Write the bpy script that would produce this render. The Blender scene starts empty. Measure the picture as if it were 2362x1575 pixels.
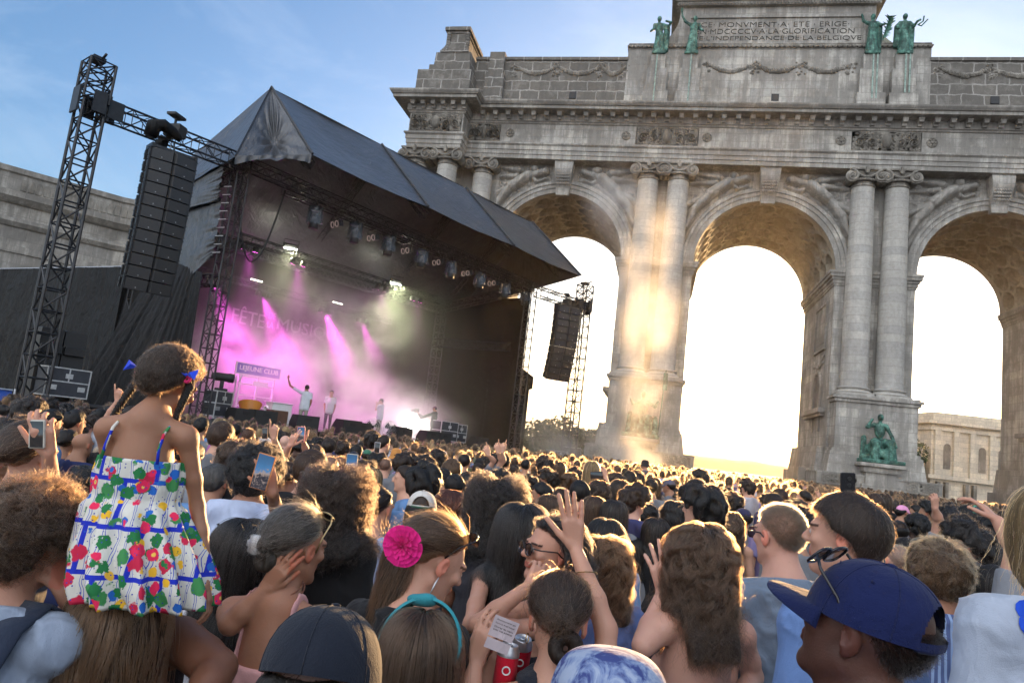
import bpy, math, random
import numpy as np
from mathutils import Vector, Matrix
rnd = random.Random(7); RS = np.random.RandomState(7)
S = bpy.context.scene; COL = S.collection
# ---------------------------------------------------------------- camera
W, H, F = 2362., 1575., 1660.
ROLL, PITCH, YAW, CZ = math.radians(6.6), math.radians(7.95), math.radians(12.2), 2.0
CAM = np.array([0., 0., CZ])
FW = np.array([-math.sin(YAW)*math.cos(PITCH), math.cos(YAW)*math.cos(PITCH), math.sin(PITCH)])
_r0 = np.array([math.cos(YAW), math.sin(YAW), 0.]); _u0 = np.cross(_r0, FW)
UP = _u0*math.cos(ROLL) - _r0*math.sin(ROLL); RT = _r0*math.cos(ROLL) + _u0*math.sin(ROLL)
cd = bpy.data.cameras.new('camera'); cam = bpy.data.objects.new('camera', cd); COL.objects.link(cam); S.camera = cam
cd.sensor_width = 36.; cd.lens = 36.*F/W; cd.clip_start = .05; cd.clip_end = 6000.
cam.matrix_world = Matrix(((RT[0], UP[0], -FW[0], 0), (RT[1], UP[1], -FW[1], 0), (RT[2], UP[2], -FW[2], CZ), (0, 0, 0, 1)))
cd.dof.use_dof = False
def ray(x, y): return FW + RT*((x - W/2)/F) - UP*((y - H/2)/F)
def atd(x, y, d): return CAM + ray(x, y)*d          # the point of the place that stands at depth d on the line of sight
def atY(x, y, Y): r = ray(x, y); return CAM + r*(Y/r[1])
def atZ(x, y, Z): r = ray(x, y); return CAM + r*((Z - CZ)/r[2])
# ---------------------------------------------------------------- world, sun, exposure
_s = ray(1838, 925); SUNV = _s/np.linalg.norm(_s)
SUN_EL = math.asin(SUNV[2]); SUN_AZ = math.atan2(SUNV[0], SUNV[1])     # azimuth clockwise from +Y
w = bpy.data.worlds.new('World'); S.world = w; w.use_nodes = True
nt = w.node_tree; nt.nodes.clear()
sky = nt.nodes.new('ShaderNodeTexSky'); sky.sky_type = 'NISHITA'; sky.sun_disc = False
sky.sun_elevation = SUN_EL; sky.sun_rotation = SUN_AZ; sky.altitude = 50; sky.air_density = 1.0; sky.dust_density = 3.2; sky.ozone_density = 3.5
bg = nt.nodes.new('ShaderNodeBackground'); bg.inputs[1].default_value = 0.13
wo = nt.nodes.new('ShaderNodeOutputWorld')
# thin high cloud streaks: a real feature of that sky, mixed over it
tc = nt.nodes.new('ShaderNodeTexCoord'); mp = nt.nodes.new('ShaderNodeMapping'); mp.inputs['Scale'].default_value = (1.2, 3.2, 5.0); mp.inputs['Rotation'].default_value = (.3, .5, .2)
nz = nt.nodes.new('ShaderNodeTexNoise'); nz.inputs['Scale'].default_value = 1.3; nz.inputs['Detail'].default_value = 9; nz.inputs['Roughness'].default_value = .62; nz.inputs['Distortion'].default_value = .5
cr = nt.nodes.new('ShaderNodeValToRGB'); cr.color_ramp.elements[0].position = .5; cr.color_ramp.elements[1].position = .8
cr.color_ramp.elements[1].color = (.16, .16, .16, 1)
mx = nt.nodes.new('ShaderNodeMix'); mx.data_type = 'RGBA'; mx.inputs[7].default_value = (4.2, 4.4, 4.6, 1)
nt.links.new(tc.outputs['Generated'], mp.inputs[0]); nt.links.new(mp.outputs[0], nz.inputs[0]); nt.links.new(nz.outputs[0], cr.inputs[0])
nt.links.new(cr.outputs[0], mx.inputs[0]); nt.links.new(sky.outputs[0], mx.inputs[6]); 
# unseen bank of white cloud away from the sun, added as fill light
bk = nt.nodes.new('ShaderNodeVectorMath'); bk.operation = 'DOT_PRODUCT'; bk.inputs[1].default_value = (-math.sin(SUN_AZ)*.85, -math.cos(SUN_AZ)*.85, .35); nt.links.new(tc.outputs['Generated'], bk.inputs[0])
mr0 = nt.nodes.new('ShaderNodeMapRange'); mr0.interpolation_type = 'SMOOTHSTEP'; mr0.inputs[1].default_value = .1; mr0.inputs[2].default_value = .75; nt.links.new(bk.outputs['Value'], mr0.inputs[0])
# pale mist along the horizon
el = nt.nodes.new('ShaderNodeSeparateXYZ'); nt.links.new(tc.outputs['Generated'], el.inputs[0]); m2_ = nt.nodes.new('ShaderNodeMapRange'); m2_.interpolation_type = 'SMOOTHSTEP'; m2_.inputs[1].default_value = .10; m2_.inputs[2].default_value = -.01; m2_.inputs[4].default_value = .75; nt.links.new(el.outputs[2], m2_.inputs[0]); mh_ = nt.nodes.new('ShaderNodeMix'); mh_.data_type = 'RGBA'; mh_.inputs[7].default_value = (5.6, 5.0, 3.9, 1); nt.links.new(m2_.outputs[0], mh_.inputs[0]); nt.links.new(mx.outputs[2], mh_.inputs[6])
mxb = nt.nodes.new('ShaderNodeMix'); mxb.data_type = 'RGBA'; mxb.inputs[7].default_value = (4.6, 4.9, 5.4, 1); nt.links.new(mr0.outputs[0], mxb.inputs[0]); nt.links.new(mh_.outputs[2], mxb.inputs[6])
nt.links.new(mxb.outputs[2], bg.inputs[0]); nt.links.new(bg.outputs[0], wo.inputs[0])
sl = bpy.data.lights.new('sun', 'SUN'); sl.energy = 5.0; sl.angle = math.radians(.53); sl.color = (1., .60, .26)
so = bpy.data.objects.new('sun', sl); COL.objects.link(so); so.rotation_euler = Vector(SUNV).to_track_quat('Z', 'Y').to_euler(); so.location = (60, 60, 60)
S.view_settings.view_transform = 'Standard'; S.view_settings.look = 'None'; S.view_settings.gamma = 1.; S.view_settings.exposure = 1.72
S.render.engine = 'CYCLES'; S.render.film_transparent = False
cy = S.cycles; cy.use_denoising = True; cy.denoising_prefilter = 'ACCURATE'; cy.max_bounces = 6; cy.diffuse_bounces = 3; cy.glossy_bounces = 3; cy.transmission_bounces = 4; cy.transparent_max_bounces = 10
cy.volume_bounces = 2; cy.volume_step_rate = 1.5; cy.volume_max_steps = 160; cy.sample_clamp_indirect = 4.0; cy.use_adaptive_sampling = True; cy.adaptive_threshold = .02
try: S.render.hair_type = 'STRIP'
except Exception: pass
# ---------------------------------------------------------------- naming, parenting
def thing(name, label=None, cat=None, loc=(0, 0, 0), group=None, kind=None, rz=0.):
    o = bpy.data.objects.new(name, None); COL.objects.link(o); o.location = loc; o.rotation_euler = (0, 0, rz); o.empty_display_size = .2
    tag(o, label, cat, group, kind); return o
def tag(o, label=None, cat=None, group=None, kind=None):
    if label: o['label'] = label
    if cat: o['category'] = cat
    if group: o['group'] = group
    if kind: o['kind'] = kind
    return o
def wloc(p):
    v = np.zeros(3)
    while p is not None: v += np.array(p.location); p = p.parent
    return v
def mesh_obj(name, V, Fc, mat, parent=None, smooth=False, local=False):
    V = np.asarray(V, float).reshape(-1, 3)
    if parent is not None and not local: V = V - wloc(parent)
    me = bpy.data.meshes.new(name)
    if isinstance(Fc, np.ndarray) and Fc.ndim == 2:
        n, k = Fc.shape
        me.vertices.add(len(V)); me.vertices.foreach_set('co', V.ravel()); me.loops.add(n*k); me.loops.foreach_set('vertex_index', Fc.ravel().astype(np.int32))
        me.polygons.add(n); me.polygons.foreach_set('loop_start', np.arange(0, n*k, k, dtype=np.int32)); me.polygons.foreach_set('loop_total', np.full(n, k, np.int32)); me.update(calc_edges=True); me.validate()
    else:
        me.from_pydata(V.tolist(), [], Fc if isinstance(Fc, list) else Fc.tolist()); me.update()
    if mat is not None: me.materials.append(mat)
    if smooth: me.polygons.foreach_set('use_smooth', np.ones(len(me.polygons), bool))
    o = bpy.data.objects.new(name, me); COL.objects.link(o)
    if parent is not None: o.parent = parent
    return o
def dup_tree(o, parent=None, loc=None, rz=None, scale=None, label=None, group=None, color=None):
    c = o.copy(); COL.objects.link(c)
    if parent is not None: c.parent = parent
    if loc is not None: c.location = loc
    if rz is not None: c.rotation_euler = (0, 0, rz)
    if scale is not None: c.scale = (scale,)*3 if not hasattr(scale, '__len__') else scale
    if label: c['label'] = label
    if group: c['group'] = group
    for ch in list(o.children):
        dup_tree(ch, c)
    return c
class MB:
    'collects shapes for ONE mesh'
    def __init__(s): s.v = []; s.f = []; s.n = 0
    def add(s, V, Fc):
        V = np.asarray(V, float).reshape(-1, 3); s.v.append(V); s.f += [tuple(int(i) + s.n for i in f) for f in Fc]; s.n += len(V); return s
    def box(s, x0, x1, y0, y1, z0, z1, M=None, taper=0., bev=0.):
        if bev:
            c = []
            b = bev
            for z, i in ((z0, b), (z0 + b, 0), (z1 - b, 0), (z1, b)):
                c += [(x0 + i + (0 if i else 0), y0 + i, z), (x1 - i, y0 + i, z), (x1 - i, y1 - i, z), (x0 + i, y1 - i, z)]
            V = np.array(c); Fc = [(3, 2, 1, 0), (12, 13, 14, 15)]
            for k in range(3):
                for j in range(4): Fc.append((k*4 + j, k*4 + (j + 1) % 4, k*4 + 4 + (j + 1) % 4, k*4 + 4 + j))
        else:
            t = taper
            V = np.array([(x0, y0, z0), (x1, y0, z0), (x1, y1, z0), (x0, y1, z0), (x0 + t, y0 + t, z1), (x1 - t, y0 + t, z1), (x1 - t, y1 - t, z1), (x0 + t, y1 - t, z1)])
            Fc = [(3, 2, 1, 0), (4, 5, 6, 7), (0, 1, 5, 4), (1, 2, 6, 5), (2, 3, 7, 6), (3, 0, 4, 7)]
        if M is not None: V = V @ M[:3, :3].T + M[:3, 3]
        return s.add(V, Fc)
    def tube(s, a, b, r, r2=None, n=8, cap=True):
        a = np.asarray(a, float); b = np.asarray(b, float); r2 = r if r2 is None else r2
        d = b - a; L = np.linalg.norm(d); d = d/max(L, 1e-9); x = np.cross(d, (0, 0, 1.) if abs(d[2]) < .9 else (1., 0, 0)); x /= np.linalg.norm(x); y = np.cross(d, x)
        t = np.arange(n)*2*math.pi/n; c = np.outer(np.cos(t), x) + np.outer(np.sin(t), y)
        V = np.vstack([a + c*r, b + c*r2]); Fc = [(i, (i + 1) % n, n + (i + 1) % n, n + i) for i in range(n)]
        if cap: Fc += [tuple(range(n))[::-1], tuple(range(n, 2*n))]
        return s.add(V, Fc)
    def path(s, P, r, n=8, closed=False, cap=True):
        P = np.asarray(P, float); m = len(P); r = np.broadcast_to(np.asarray(r, float), (m,))
        T = np.gradient(P, axis=0)
        if closed: T = np.roll(P, -1, 0) - np.roll(P, 1, 0)
        T /= np.linalg.norm(T, axis=1)[:, None] + 1e-12
        x = np.cross(T[0], (0, 0, 1.) if abs(T[0][2]) < .9 else (1., 0, 0)); x /= np.linalg.norm(x)
        V = []; t = np.arange(n)*2*math.pi/n
        for i in range(m):
            x = x - T[i]*np.dot(x, T[i]); x /= np.linalg.norm(x) + 1e-12; y = np.cross(T[i], x)
            V.append(P[i] + (np.outer(np.cos(t), x) + np.outer(np.sin(t), y))*r[i])
        Fc = []
        for i in range(m if closed else m - 1):
            j = (i + 1) % m
            for q in range(n): Fc.append((i*n + q, i*n + (q + 1) % n, j*n + (q + 1) % n, j*n + q))
        if not closed and cap: Fc += [tuple(range(n))[::-1], tuple(range((m - 1)*n, m*n))]
        return s.add(np.vstack(V), Fc)
    def lathe(s, prof, c=(0, 0, 0), n=24, a0=0., a1=2*math.pi, M=None):
        m = len(prof); full = abs(a1 - a0 - 2*math.pi) < 1e-6; k = n if full else n + 1
        t = a0 + np.arange(k)*(a1 - a0)/n; V = []
        for r, z in prof: V.append(np.stack([np.cos(t)*r, np.sin(t)*r, np.full(k, z)], 1))
        V = np.vstack(V)
        if M is not None: V = V @ M[:3, :3].T + M[:3, 3]
        V = V + np.asarray(c, float); Fc = []
        for i in range(m - 1):
            for j in range(n):
                j2 = (j + 1) % k
                Fc.append((i*k + j, i*k + j2, (i + 1)*k + j2, (i + 1)*k + j))
        return s.add(V, Fc)
    def grid(s, G, flip=False):
        a, b = G.shape[:2]; i, j = np.meshgrid(np.arange(a - 1), np.arange(b - 1), indexing='ij'); i = i.ravel(); j = j.ravel()
        q = np.stack([i*b + j, (i + 1)*b + j, (i + 1)*b + j + 1, i*b + j + 1], 1)
        if flip: q = q[:, ::-1]
        return s.add(G.reshape(-1, 3), q.tolist())
    def prism(s, poly, y0, y1, axes='xz'):
        n = len(poly); p = np.asarray(poly, float)
        def mk(y): return np.stack([p[:, 0], np.full(n, y), p[:, 1]], 1) if axes == 'xz' else (np.stack([np.full(n, y), p[:, 0], p[:, 1]], 1) if axes == 'yz' else np.stack([p[:, 0], p[:, 1], np.full(n, y)], 1))
        V = np.vstack([mk(y0), mk(y1)]); Fc = [tuple(range(n)), tuple(range(n, 2*n))[::-1]] + [(i, n + i, n + (i + 1) % n, (i + 1) % n) for i in range(n)]
        return s.add(V, Fc)
    def xf(s, M):
        s.v = [v @ M[:3, :3].T + M[:3, 3] for v in s.v]; return s
    def build(s, name, mat, parent=None, smooth=False, local=False, auto=None):
        o = mesh_obj(name, np.vstack(s.v), s.f, mat, parent, smooth or auto is not None, local)
        if auto is not None:
            o.data.shade_smooth() if False else None
            me = o.data; me.update()
            fn = np.array([p.normal for p in me.polygons]) if len(me.polygons) < 60000 else None
            if fn is not None:
                ang = math.cos(math.radians(auto)); ef = {}
                for p in me.polygons:
                    for k in p.edge_keys: ef.setdefault(k, []).append(p.index)
                at = me.attributes.new('sharp_edge', 'BOOLEAN', 'EDGE'); sh = np.zeros(len(me.edges), bool)
                for e in me.edges:
                    l = ef.get(tuple(sorted(e.vertices)), ())
                    if len(l) == 2 and np.dot(fn[l[0]], fn[l[1]]) < ang: sh[e.index] = True
                at.data.foreach_set('value', sh)
        return o
def frame_M(o, x, y, z):
    M = np.eye(4); M[:3, 0] = x; M[:3, 1] = y; M[:3, 2] = z; M[:3, 3] = o; return M
def vnoise(P, seed=0, octv=4, rough=.5):
    'value noise for numpy points, about -1..1'
    P = np.asarray(P, float); out = np.zeros(P.shape[:-1]); amp = 1.; tot = 0.
    for o in range(octv):
        i = np.floor(P).astype(np.int64); f = P - i; f = f*f*(3 - 2*f); acc = 0.
        for dx in (0, 1):
            for dy in (0, 1):
                for dz in (0, 1):
                    h = (i[..., 0] + dx)*73856093 ^ (i[..., 1] + dy)*19349663 ^ (i[..., 2] + dz)*83492791 ^ (seed*2654435 + o*97561)
                    h = (h ^ (h >> 13))*1274126177; h = ((h ^ (h >> 16)) & 0xffff)/65535.*2 - 1
                    wgt = (f[..., 0] if dx else 1 - f[..., 0])*(f[..., 1] if dy else 1 - f[..., 1])*(f[..., 2] if dz else 1 - f[..., 2]); acc = acc + h*wgt
        out += acc*amp; tot += amp; amp *= rough; P = P*2.03 + 11.7
    return out/tot
# ---------------------------------------------------------------- materials
class NT:
    def __init__(s, name):
        s.m = bpy.data.materials.new(name); s.m.use_nodes = True; s.t = s.m.node_tree; s.b = s.t.nodes['Principled BSDF']; s.o = s.t.nodes['Material Output']
    def n(s, ty, **k):
        x = s.t.nodes.new('ShaderNode' + ty)
        for a, v in k.items():
            if a in x.bl_rna.properties: setattr(x, a, v)
            else: x.inputs[a.replace('_', ' ')].default_value = v
        return x
    def l(s, a, b): s.t.links.new(a, b)
    def noise(s, vec, scale, detail=5, rough=.55, dist=0.):
        x = s.n('TexNoise'); x.inputs['Scale'].default_value = scale; x.inputs['Detail'].default_value = detail; x.inputs['Roughness'].default_value = rough; x.inputs['Distortion'].default_value = dist
        if vec is not None: s.l(vec, x.inputs[0])
        return x.outputs[0]
    def ramp(s, f, pts):
        x = s.n('ValToRGB'); e = x.color_ramp.elements
        while len(e) < len(pts): e.new(.5)
        for i, (p, c) in enumerate(pts):
            e[i].position = p; e[i].color = (*c, 1) if hasattr(c, '__len__') else (c, c, c, 1)
        s.l(f, x.inputs[0]); return x.outputs[0]
    def mix(s, f, a, b, mode='MIX'):
        x = s.n('Mix'); x.data_type = 'RGBA'; x.blend_type = mode
        for v, i in ((f, 0), (a, 6), (b, 7)):
            if hasattr(v, 'is_linked'): s.l(v, x.inputs[i])
            elif i == 0: x.inputs[0].default_value = v
            else: x.inputs[i].default_value = (*v[:3], 1)
        return x.outputs[2]
    def math(s, op, a, b=None):
        x = s.n('Math'); x.operation = op
        for i, v in enumerate((a, b)):
            if v is None: continue
            if hasattr(v, 'is_linked'): s.l(v, x.inputs[i])
            else: x.inputs[i].default_value = v
        return x.outputs[0]
    def bump(s, h, st=.3, dist=.02):
        x = s.n('Bump'); x.inputs['Strength'].default_value = st; x.inputs['Distance'].default_value = dist; s.l(h, x.inputs['Height']); s.l(x.outputs[0], s.b.inputs['Normal']); return x
    def map(s, vec, sc=(1, 1, 1), rot=(0, 0, 0), loc=(0, 0, 0)):
        x = s.n('Mapping'); x.inputs['Scale'].default_value = sc; x.inputs['Rotation'].default_value = rot; x.inputs['Location'].default_value = loc; s.l(vec, x.inputs[0]); return x.outputs[0]
    def pos(s, obj=False):
        return s.n('TexCoord').outputs['Object'] if obj else s.n('NewGeometry').outputs['Position']
def col(m, c, rough=.6, metal=0., spec=.5):
    b = m.b
    if hasattr(c, 'is_linked'): m.l(c, b.inputs['Base Color'])
    else: b.inputs['Base Color'].default_value = (*c, 1)
    b.inputs['Roughness'].default_value = rough; b.inputs['Metallic'].default_value = metal; b.inputs['Specular IOR Level'].default_value = spec; return m.m
def simple(name, c, rough=.6, metal=0., var=.25, scale=6., bump=.15, spec=.5, obj=False, bd=.01):
    m = NT(name); v = m.pos(obj); n = m.noise(v, scale, 6)
    d = tuple(x*(1 - var) for x in c); l = tuple(min(1, x*(1 + var)) for x in c)
    cc = m.ramp(n, [(.3, d), (.7, l)]); col(m, cc, rough, metal, spec)
    if bump: m.bump(m.noise(v, scale*6, 4), bump, bd)
    return m.m
def stone(name, base=(.50, .475, .43), dark=(.15, .138, .12), blk=(1.5, .62), joint=.6, stain=.8, weather=0., drum=False, bump=.5):
    m = NT(name); P = m.pos(); N = m.n('NewGeometry').outputs['Normal']
    sp = m.n('SeparateXYZ'); m.l(P, sp.inputs[0]); sn = m.n('SeparateXYZ'); m.l(N, sn.inputs[0])
    side = m.math('GREATER_THAN', m.math('ABSOLUTE', sn.outputs[0]), .75)
    u = m.math('ADD', m.math('MULTIPLY', sp.outputs[0], m.math('SUBTRACT', 1., side)), m.math('MULTIPLY', sp.outputs[1], side))
    cb = m.n('CombineXYZ'); m.l(u, cb.inputs[0]); m.l(sp.outputs[2], cb.inputs[1])
    wob = m.noise(P, .9, 2)
    wv_ = m.n('VectorMath'); wv_.operation = 'MULTIPLY_ADD'; m.l(m.n('TexNoise', Scale=1.7, Detail=4.).outputs['Color'], wv_.inputs[0]); m.l(P, wv_.inputs[0].links[0].from_node.inputs[0]); wv_.inputs[1].default_value = ((.30 if weather > .5 else .02),)*3; m.l(cb.outputs[0], wv_.inputs[2]); br = m.n('TexBrick'); m.l(wv_.outputs[0], br.inputs[0]); br.inputs['Scale'].default_value = 1.; br.inputs['Brick Width'].default_value = 60. if drum else blk[0]; br.inputs['Row Height'].default_value = blk[1]
    br.inputs['Mortar Size'].default_value = .012 if weather < .5 else .06; br.inputs['Mortar Smooth'].default_value = .3 if weather < .5 else .8; br.inputs['Bias'].default_value = 0
    br.inputs['Color1'].default_value = (.8, .8, .8, 1); br.inputs['Color2'].default_value = (1.06, 1.04, 1., 1); br.inputs['Mortar'].default_value = (1 - joint,)*3 + (1,)
    n1 = m.noise(P, .55, 7, .6); n2 = m.noise(P, 4.5, 8, .65)
    streak = m.noise(m.map(P, (2.4, 2.4, .22)), 1., 7, .7)
    c0 = m.ramp(n2, [(.3, tuple(x*.80 for x in base)), (.72, tuple(min(1, x*1.12) for x in base))])
    c1 = m.mix(1., c0, br.outputs['Color'], 'MULTIPLY')
    f = m.ramp(m.math('MULTIPLY', n1, streak), [(.20, (1,)*3), (.34, (0,)*3)])
    f = m.math('MULTIPLY', f, stain)
    c2 = m.mix(f, c1, dark)
    c3 = m.mix(m.math('MULTIPLY', m.ramp(streak, [(.36, 1.), (.52, 0.)]), stain*.7), c2, tuple(x*.6 for x in base))
    if weather > 0:   # blackened faces of the blocks with pale joints
        bl = m.math('MULTIPLY', m.ramp(br.outputs['Fac'], [(.0, 1.), (.5, 0.)]), m.ramp(m.noise(P, 1.1, 6, .7), [(.36 - .1*weather, 0.), (.5, 1.)]))
        c3 = m.mix(m.math('MULTIPLY', bl, .9*weather), c3, (.07, .062, .052))
    col(m, c3, .85, 0, .25)
    h = m.math('ADD', m.math('MULTIPLY', br.outputs['Fac'], -.6), m.math('MULTIPLY', n2, .5)); m.bump(h, bump, .03)
    return m.m
MAT = {}
MAT['stone'] = stone('pale_limestone')
MAT['stone_up'] = stone('weathered_limestone', base=(.43, .405, .365), blk=(1.9, .95), stain=.75)
MAT['stone_attic'] = stone('blackened_limestone', base=(.34, .32, .29), blk=(1.5, .8), stain=.5, weather=.72, joint=-.1)
MAT['stone_col'] = stone('column_limestone', base=(.50, .48, .44), blk=(1, .55), drum=True, stain=.25, joint=.4)
MAT['relief'] = stone('carved_limestone', base=(.40, .37, .32), dark=(.10, .09, .075), blk=(40, 40), stain=.9, joint=.2, bump=.9)
MAT['vault'] = stone('vault_limestone', base=(.52, .46, .36), dark=(.2, .165, .12), blk=(30, 30), stain=.45, joint=.1)
MAT['far_stone'] = stone('sunlit_pale_stone', base=(.72, .66, .54), blk=(1.4, .6), stain=.2)  # pale warm tone of the haze put into the base colour
def patina():
    m = NT('bronze_patina'); P = m.pos(); n = m.noise(P, 3., 8, .65); n2 = m.noise(m.map(P, (3, 3, .7)), 1.4, 5)
    c = m.ramp(n, [(.32, (.012, .03, .024)), (.47, (.05, .14, .105)), (.6, (.13, .29, .225)), (.74, (.30, .46, .38))]); c = m.mix(m.math('MULTIPLY', m.ramp(n2, [(.42, 1.), (.55, 0.)]), .6), c, (.02, .035, .03))
    col(m, c, .65, .15, .4); m.bump(n, .5, .04); return m.m
MAT['patina'] = patina()
MAT['green_stain'] = simple('verdigris_stained_stone', (.26, .34, .29), .85, var=.45, scale=4.)
MAT['asphalt'] = simple('asphalt', (.055, .052, .048), .9, var=.3, scale=3., bump=.4)
MAT['steel_black'] = simple('black_painted_steel', (.022, .023, .026), .42, .3, var=.4, scale=9., bump=.1)
MAT['alu'] = simple('aluminium', (.55, .56, .58), .38, .85, var=.2, scale=12., bump=.05)
MAT['plastic_black'] = simple('black_textured_plastic', (.018, .018, .019), .5, var=.3, scale=30., bump=.25, bd=.002)
def tarp(name, c, wr=1., rough=.38, cl=.3, spec=.5):
    m = NT(name); P = m.pos(); a = m.noise(m.map(P, (1.2, .5, .8)), 2.2, 5, .5, .9); b = m.noise(m.map(P, (2., 2., .35)), 3., 4, .5, .4)
    cc = m.ramp(m.noise(P, 1.3, 5), [(.3, tuple(x*.75 for x in c)), (.7, tuple(x*1.25 for x in c))]); col(m, cc, rough, 0, spec)
    m.b.inputs['Coat Weight'].default_value = cl; m.b.inputs['Coat Roughness'].default_value = .35
    m.bump(m.math('ADD', a, m.math('MULTIPLY', b, .6)), .45*wr, .12); return m.m
MAT['tarp'] = tarp('grey_black_pvc_tarp', (.05, .052, .057), 1.5)
MAT['drape'] = tarp('black_scrim', (.004, .004, .0045), 1.6, .5, .03, .16)
MAT['inner'] = tarp('black_inner_lining', (.006, .0055, .005), .5, .8, 0., .15)
MAT['deck'] = simple('stage_deck', (.03, .028, .028), .55, var=.3, scale=4.)
MAT['case'] = simple('flight_case_panel', (.03, .033, .042), .5, var=.2, scale=8., bump=.1)
MAT['blue_scrim'] = simple('blue_scrim', (.02, .09, .42), .6, var=.15, scale=5.)
MAT['orange'] = simple('orange_shell', (.62, .22, .02), .4, var=.08, scale=3., bump=0)
MAT['brown'] = simple('brown_wood', (.11, .05, .03), .5, var=.2)
MAT['white'] = simple('white_paint', (.75, .75, .74), .5, var=.05, scale=4., bump=0)
MAT['black'] = simple('matt_black', (.012, .012, .013), .55, var=.2, bump=0)
MAT['ink'] = simple('carved_letter_shadow', (.06, .055, .045), .9, var=.1, bump=0)  # dark colour stands for shade in the cut letters; also the card's print
def emis(name, c, st, base=(.1, .1, .1)):
    m = NT(name); m.b.inputs['Base Color'].default_value = (*base, 1); m.b.inputs['Emission Color'].default_value = (*c, 1); m.b.inputs['Emission Strength'].default_value = st
    m.b.inputs['Roughness'].default_value = .4; return m.m
MAT['lamp_mag'] = emis('magenta_led', (1., .10, .8), 30.)
MAT['lamp_white'] = emis('white_flood', (1., 1., .82), 60.)
MAT['lamp_warm'] = emis('work_light', (1., .95, .8), 3.)
def glass(name, c, rough=.05, alpha=.4):
    m = NT(name); m.b.inputs['Base Color'].default_value = (*c, 1); m.b.inputs['Roughness'].default_value = rough; m.b.inputs['Alpha'].default_value = alpha; m.b.inputs['Coat Weight'].default_value = .8; return m.m
MAT['lens'] = glass('dark_lens', (.02, .012, .01), .06, .92)
MAT['film'] = glass('clear_rain_cover', (.30, .34, .40), .12, .30)
MAT['amber'] = glass('amber_lens', (.75, .22, .01), .08, .75)
MAT['foliage'] = simple('far_foliage', (.055, .07, .025), .8, var=.5, scale=2.)
MAT['hill'] = simple('far_hill_wood', (.07, .075, .04), .9, var=.4, scale=.08)
# ---------------------------------------------------------------- smooth solid modelling: one continuous skin from rounded masses
class SDF:
    def __init__(s): s.p = []          # primitives in order
    def cap(s, a, b, ra, rb=None, k=.02, op=1, fl=None):
        s.p.append(('c', np.array(a, float), np.array(b, float), ra, ra if rb is None else rb, k, op, fl)); return s
    def ell(s, c, r, k=.02, R=None, op=1):
        s.p.append(('e', np.array(c, float), np.array(r, float), R, None, k, op, None)); return s
    def chain(s, pts, rs, k=.015):
        for i in range(len(pts) - 1): s.cap(pts[i], pts[i + 1], rs[i], rs[i + 1], k)
        return s
    def copy(s): o = SDF(); o.p = list(s.p); return o
def _bound(p):
    if p[0] == 'c': r = max(p[3], p[4]); return np.minimum(p[1], p[2]) - r, np.maximum(p[1], p[2]) + r
    m = np.abs(p[3]) @ p[2] if p[3] is not None else p[2]
    return p[1] - m, p[1] + m
def sdf_eval(s, gx, gy, gz, off=0.):
    D = np.full((len(gx), len(gy), len(gz)), .3)
    for p in s.p:
        lo, hi = _bound(p); mg = abs(off) + p[5] + .035
        ix = slice(*np.searchsorted(gx, (lo[0] - mg, hi[0] + mg))); iy = slice(*np.searchsorted(gy, (lo[1] - mg, hi[1] + mg))); iz = slice(*np.searchsorted(gz, (lo[2] - mg, hi[2] + mg)))
        X = gx[ix][:, None, None]; Y = gy[iy][None, :, None]; Z = gz[iz][None, None, :]
        if X.size == 0 or Y.size == 0 or Z.size == 0: continue
        if p[0] == 'c':
            a, b = p[1], p[2]; d = b - a; L2 = max(d @ d, 1e-12)
            x = X - a[0]; y = Y - a[1]; z = Z - a[2]
            t = np.clip((x*d[0] + y*d[1] + z*d[2])/L2, 0, 1)
            q = np.sqrt((x - t*d[0])**2 + (y - t*d[1])**2 + (z - t*d[2])**2) - (p[3] + (p[4] - p[3])*t)
        else:
            x = X - p[1][0]; y = Y - p[1][1]; z = Z - p[1][2]
            if p[3] is not None:
                R = p[3]; x, y, z = R[0, 0]*x + R[1, 0]*y + R[2, 0]*z, R[0, 1]*x + R[1, 1]*y + R[2, 1]*z, R[0, 2]*x + R[1, 2]*y + R[2, 2]*z
            r = p[2]; k0 = np.sqrt((x/r[0])**2 + (y/r[1])**2 + (z/r[2])**2); k1 = np.sqrt((x/r[0]**2)**2 + (y/r[1]**2)**2 + (z/r[2]**2)**2)
            q = k0*(k0 - 1)/np.maximum(k1, 1e-6)
        cur = D[ix, iy, iz]; k = p[5]
        if p[6] > 0:
            h = np.clip(.5 + .5*(cur - q)/k, 0, 1); D[ix, iy, iz] = cur*(1 - h) + q*h - k*h*(1 - h)
        else:
            q = -q; h = np.clip(.5 + .5*(q - cur)/k, 0, 1); D[ix, iy, iz] = cur*(1 - h) + q*h + k*h*(1 - h)
    return D - off
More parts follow.
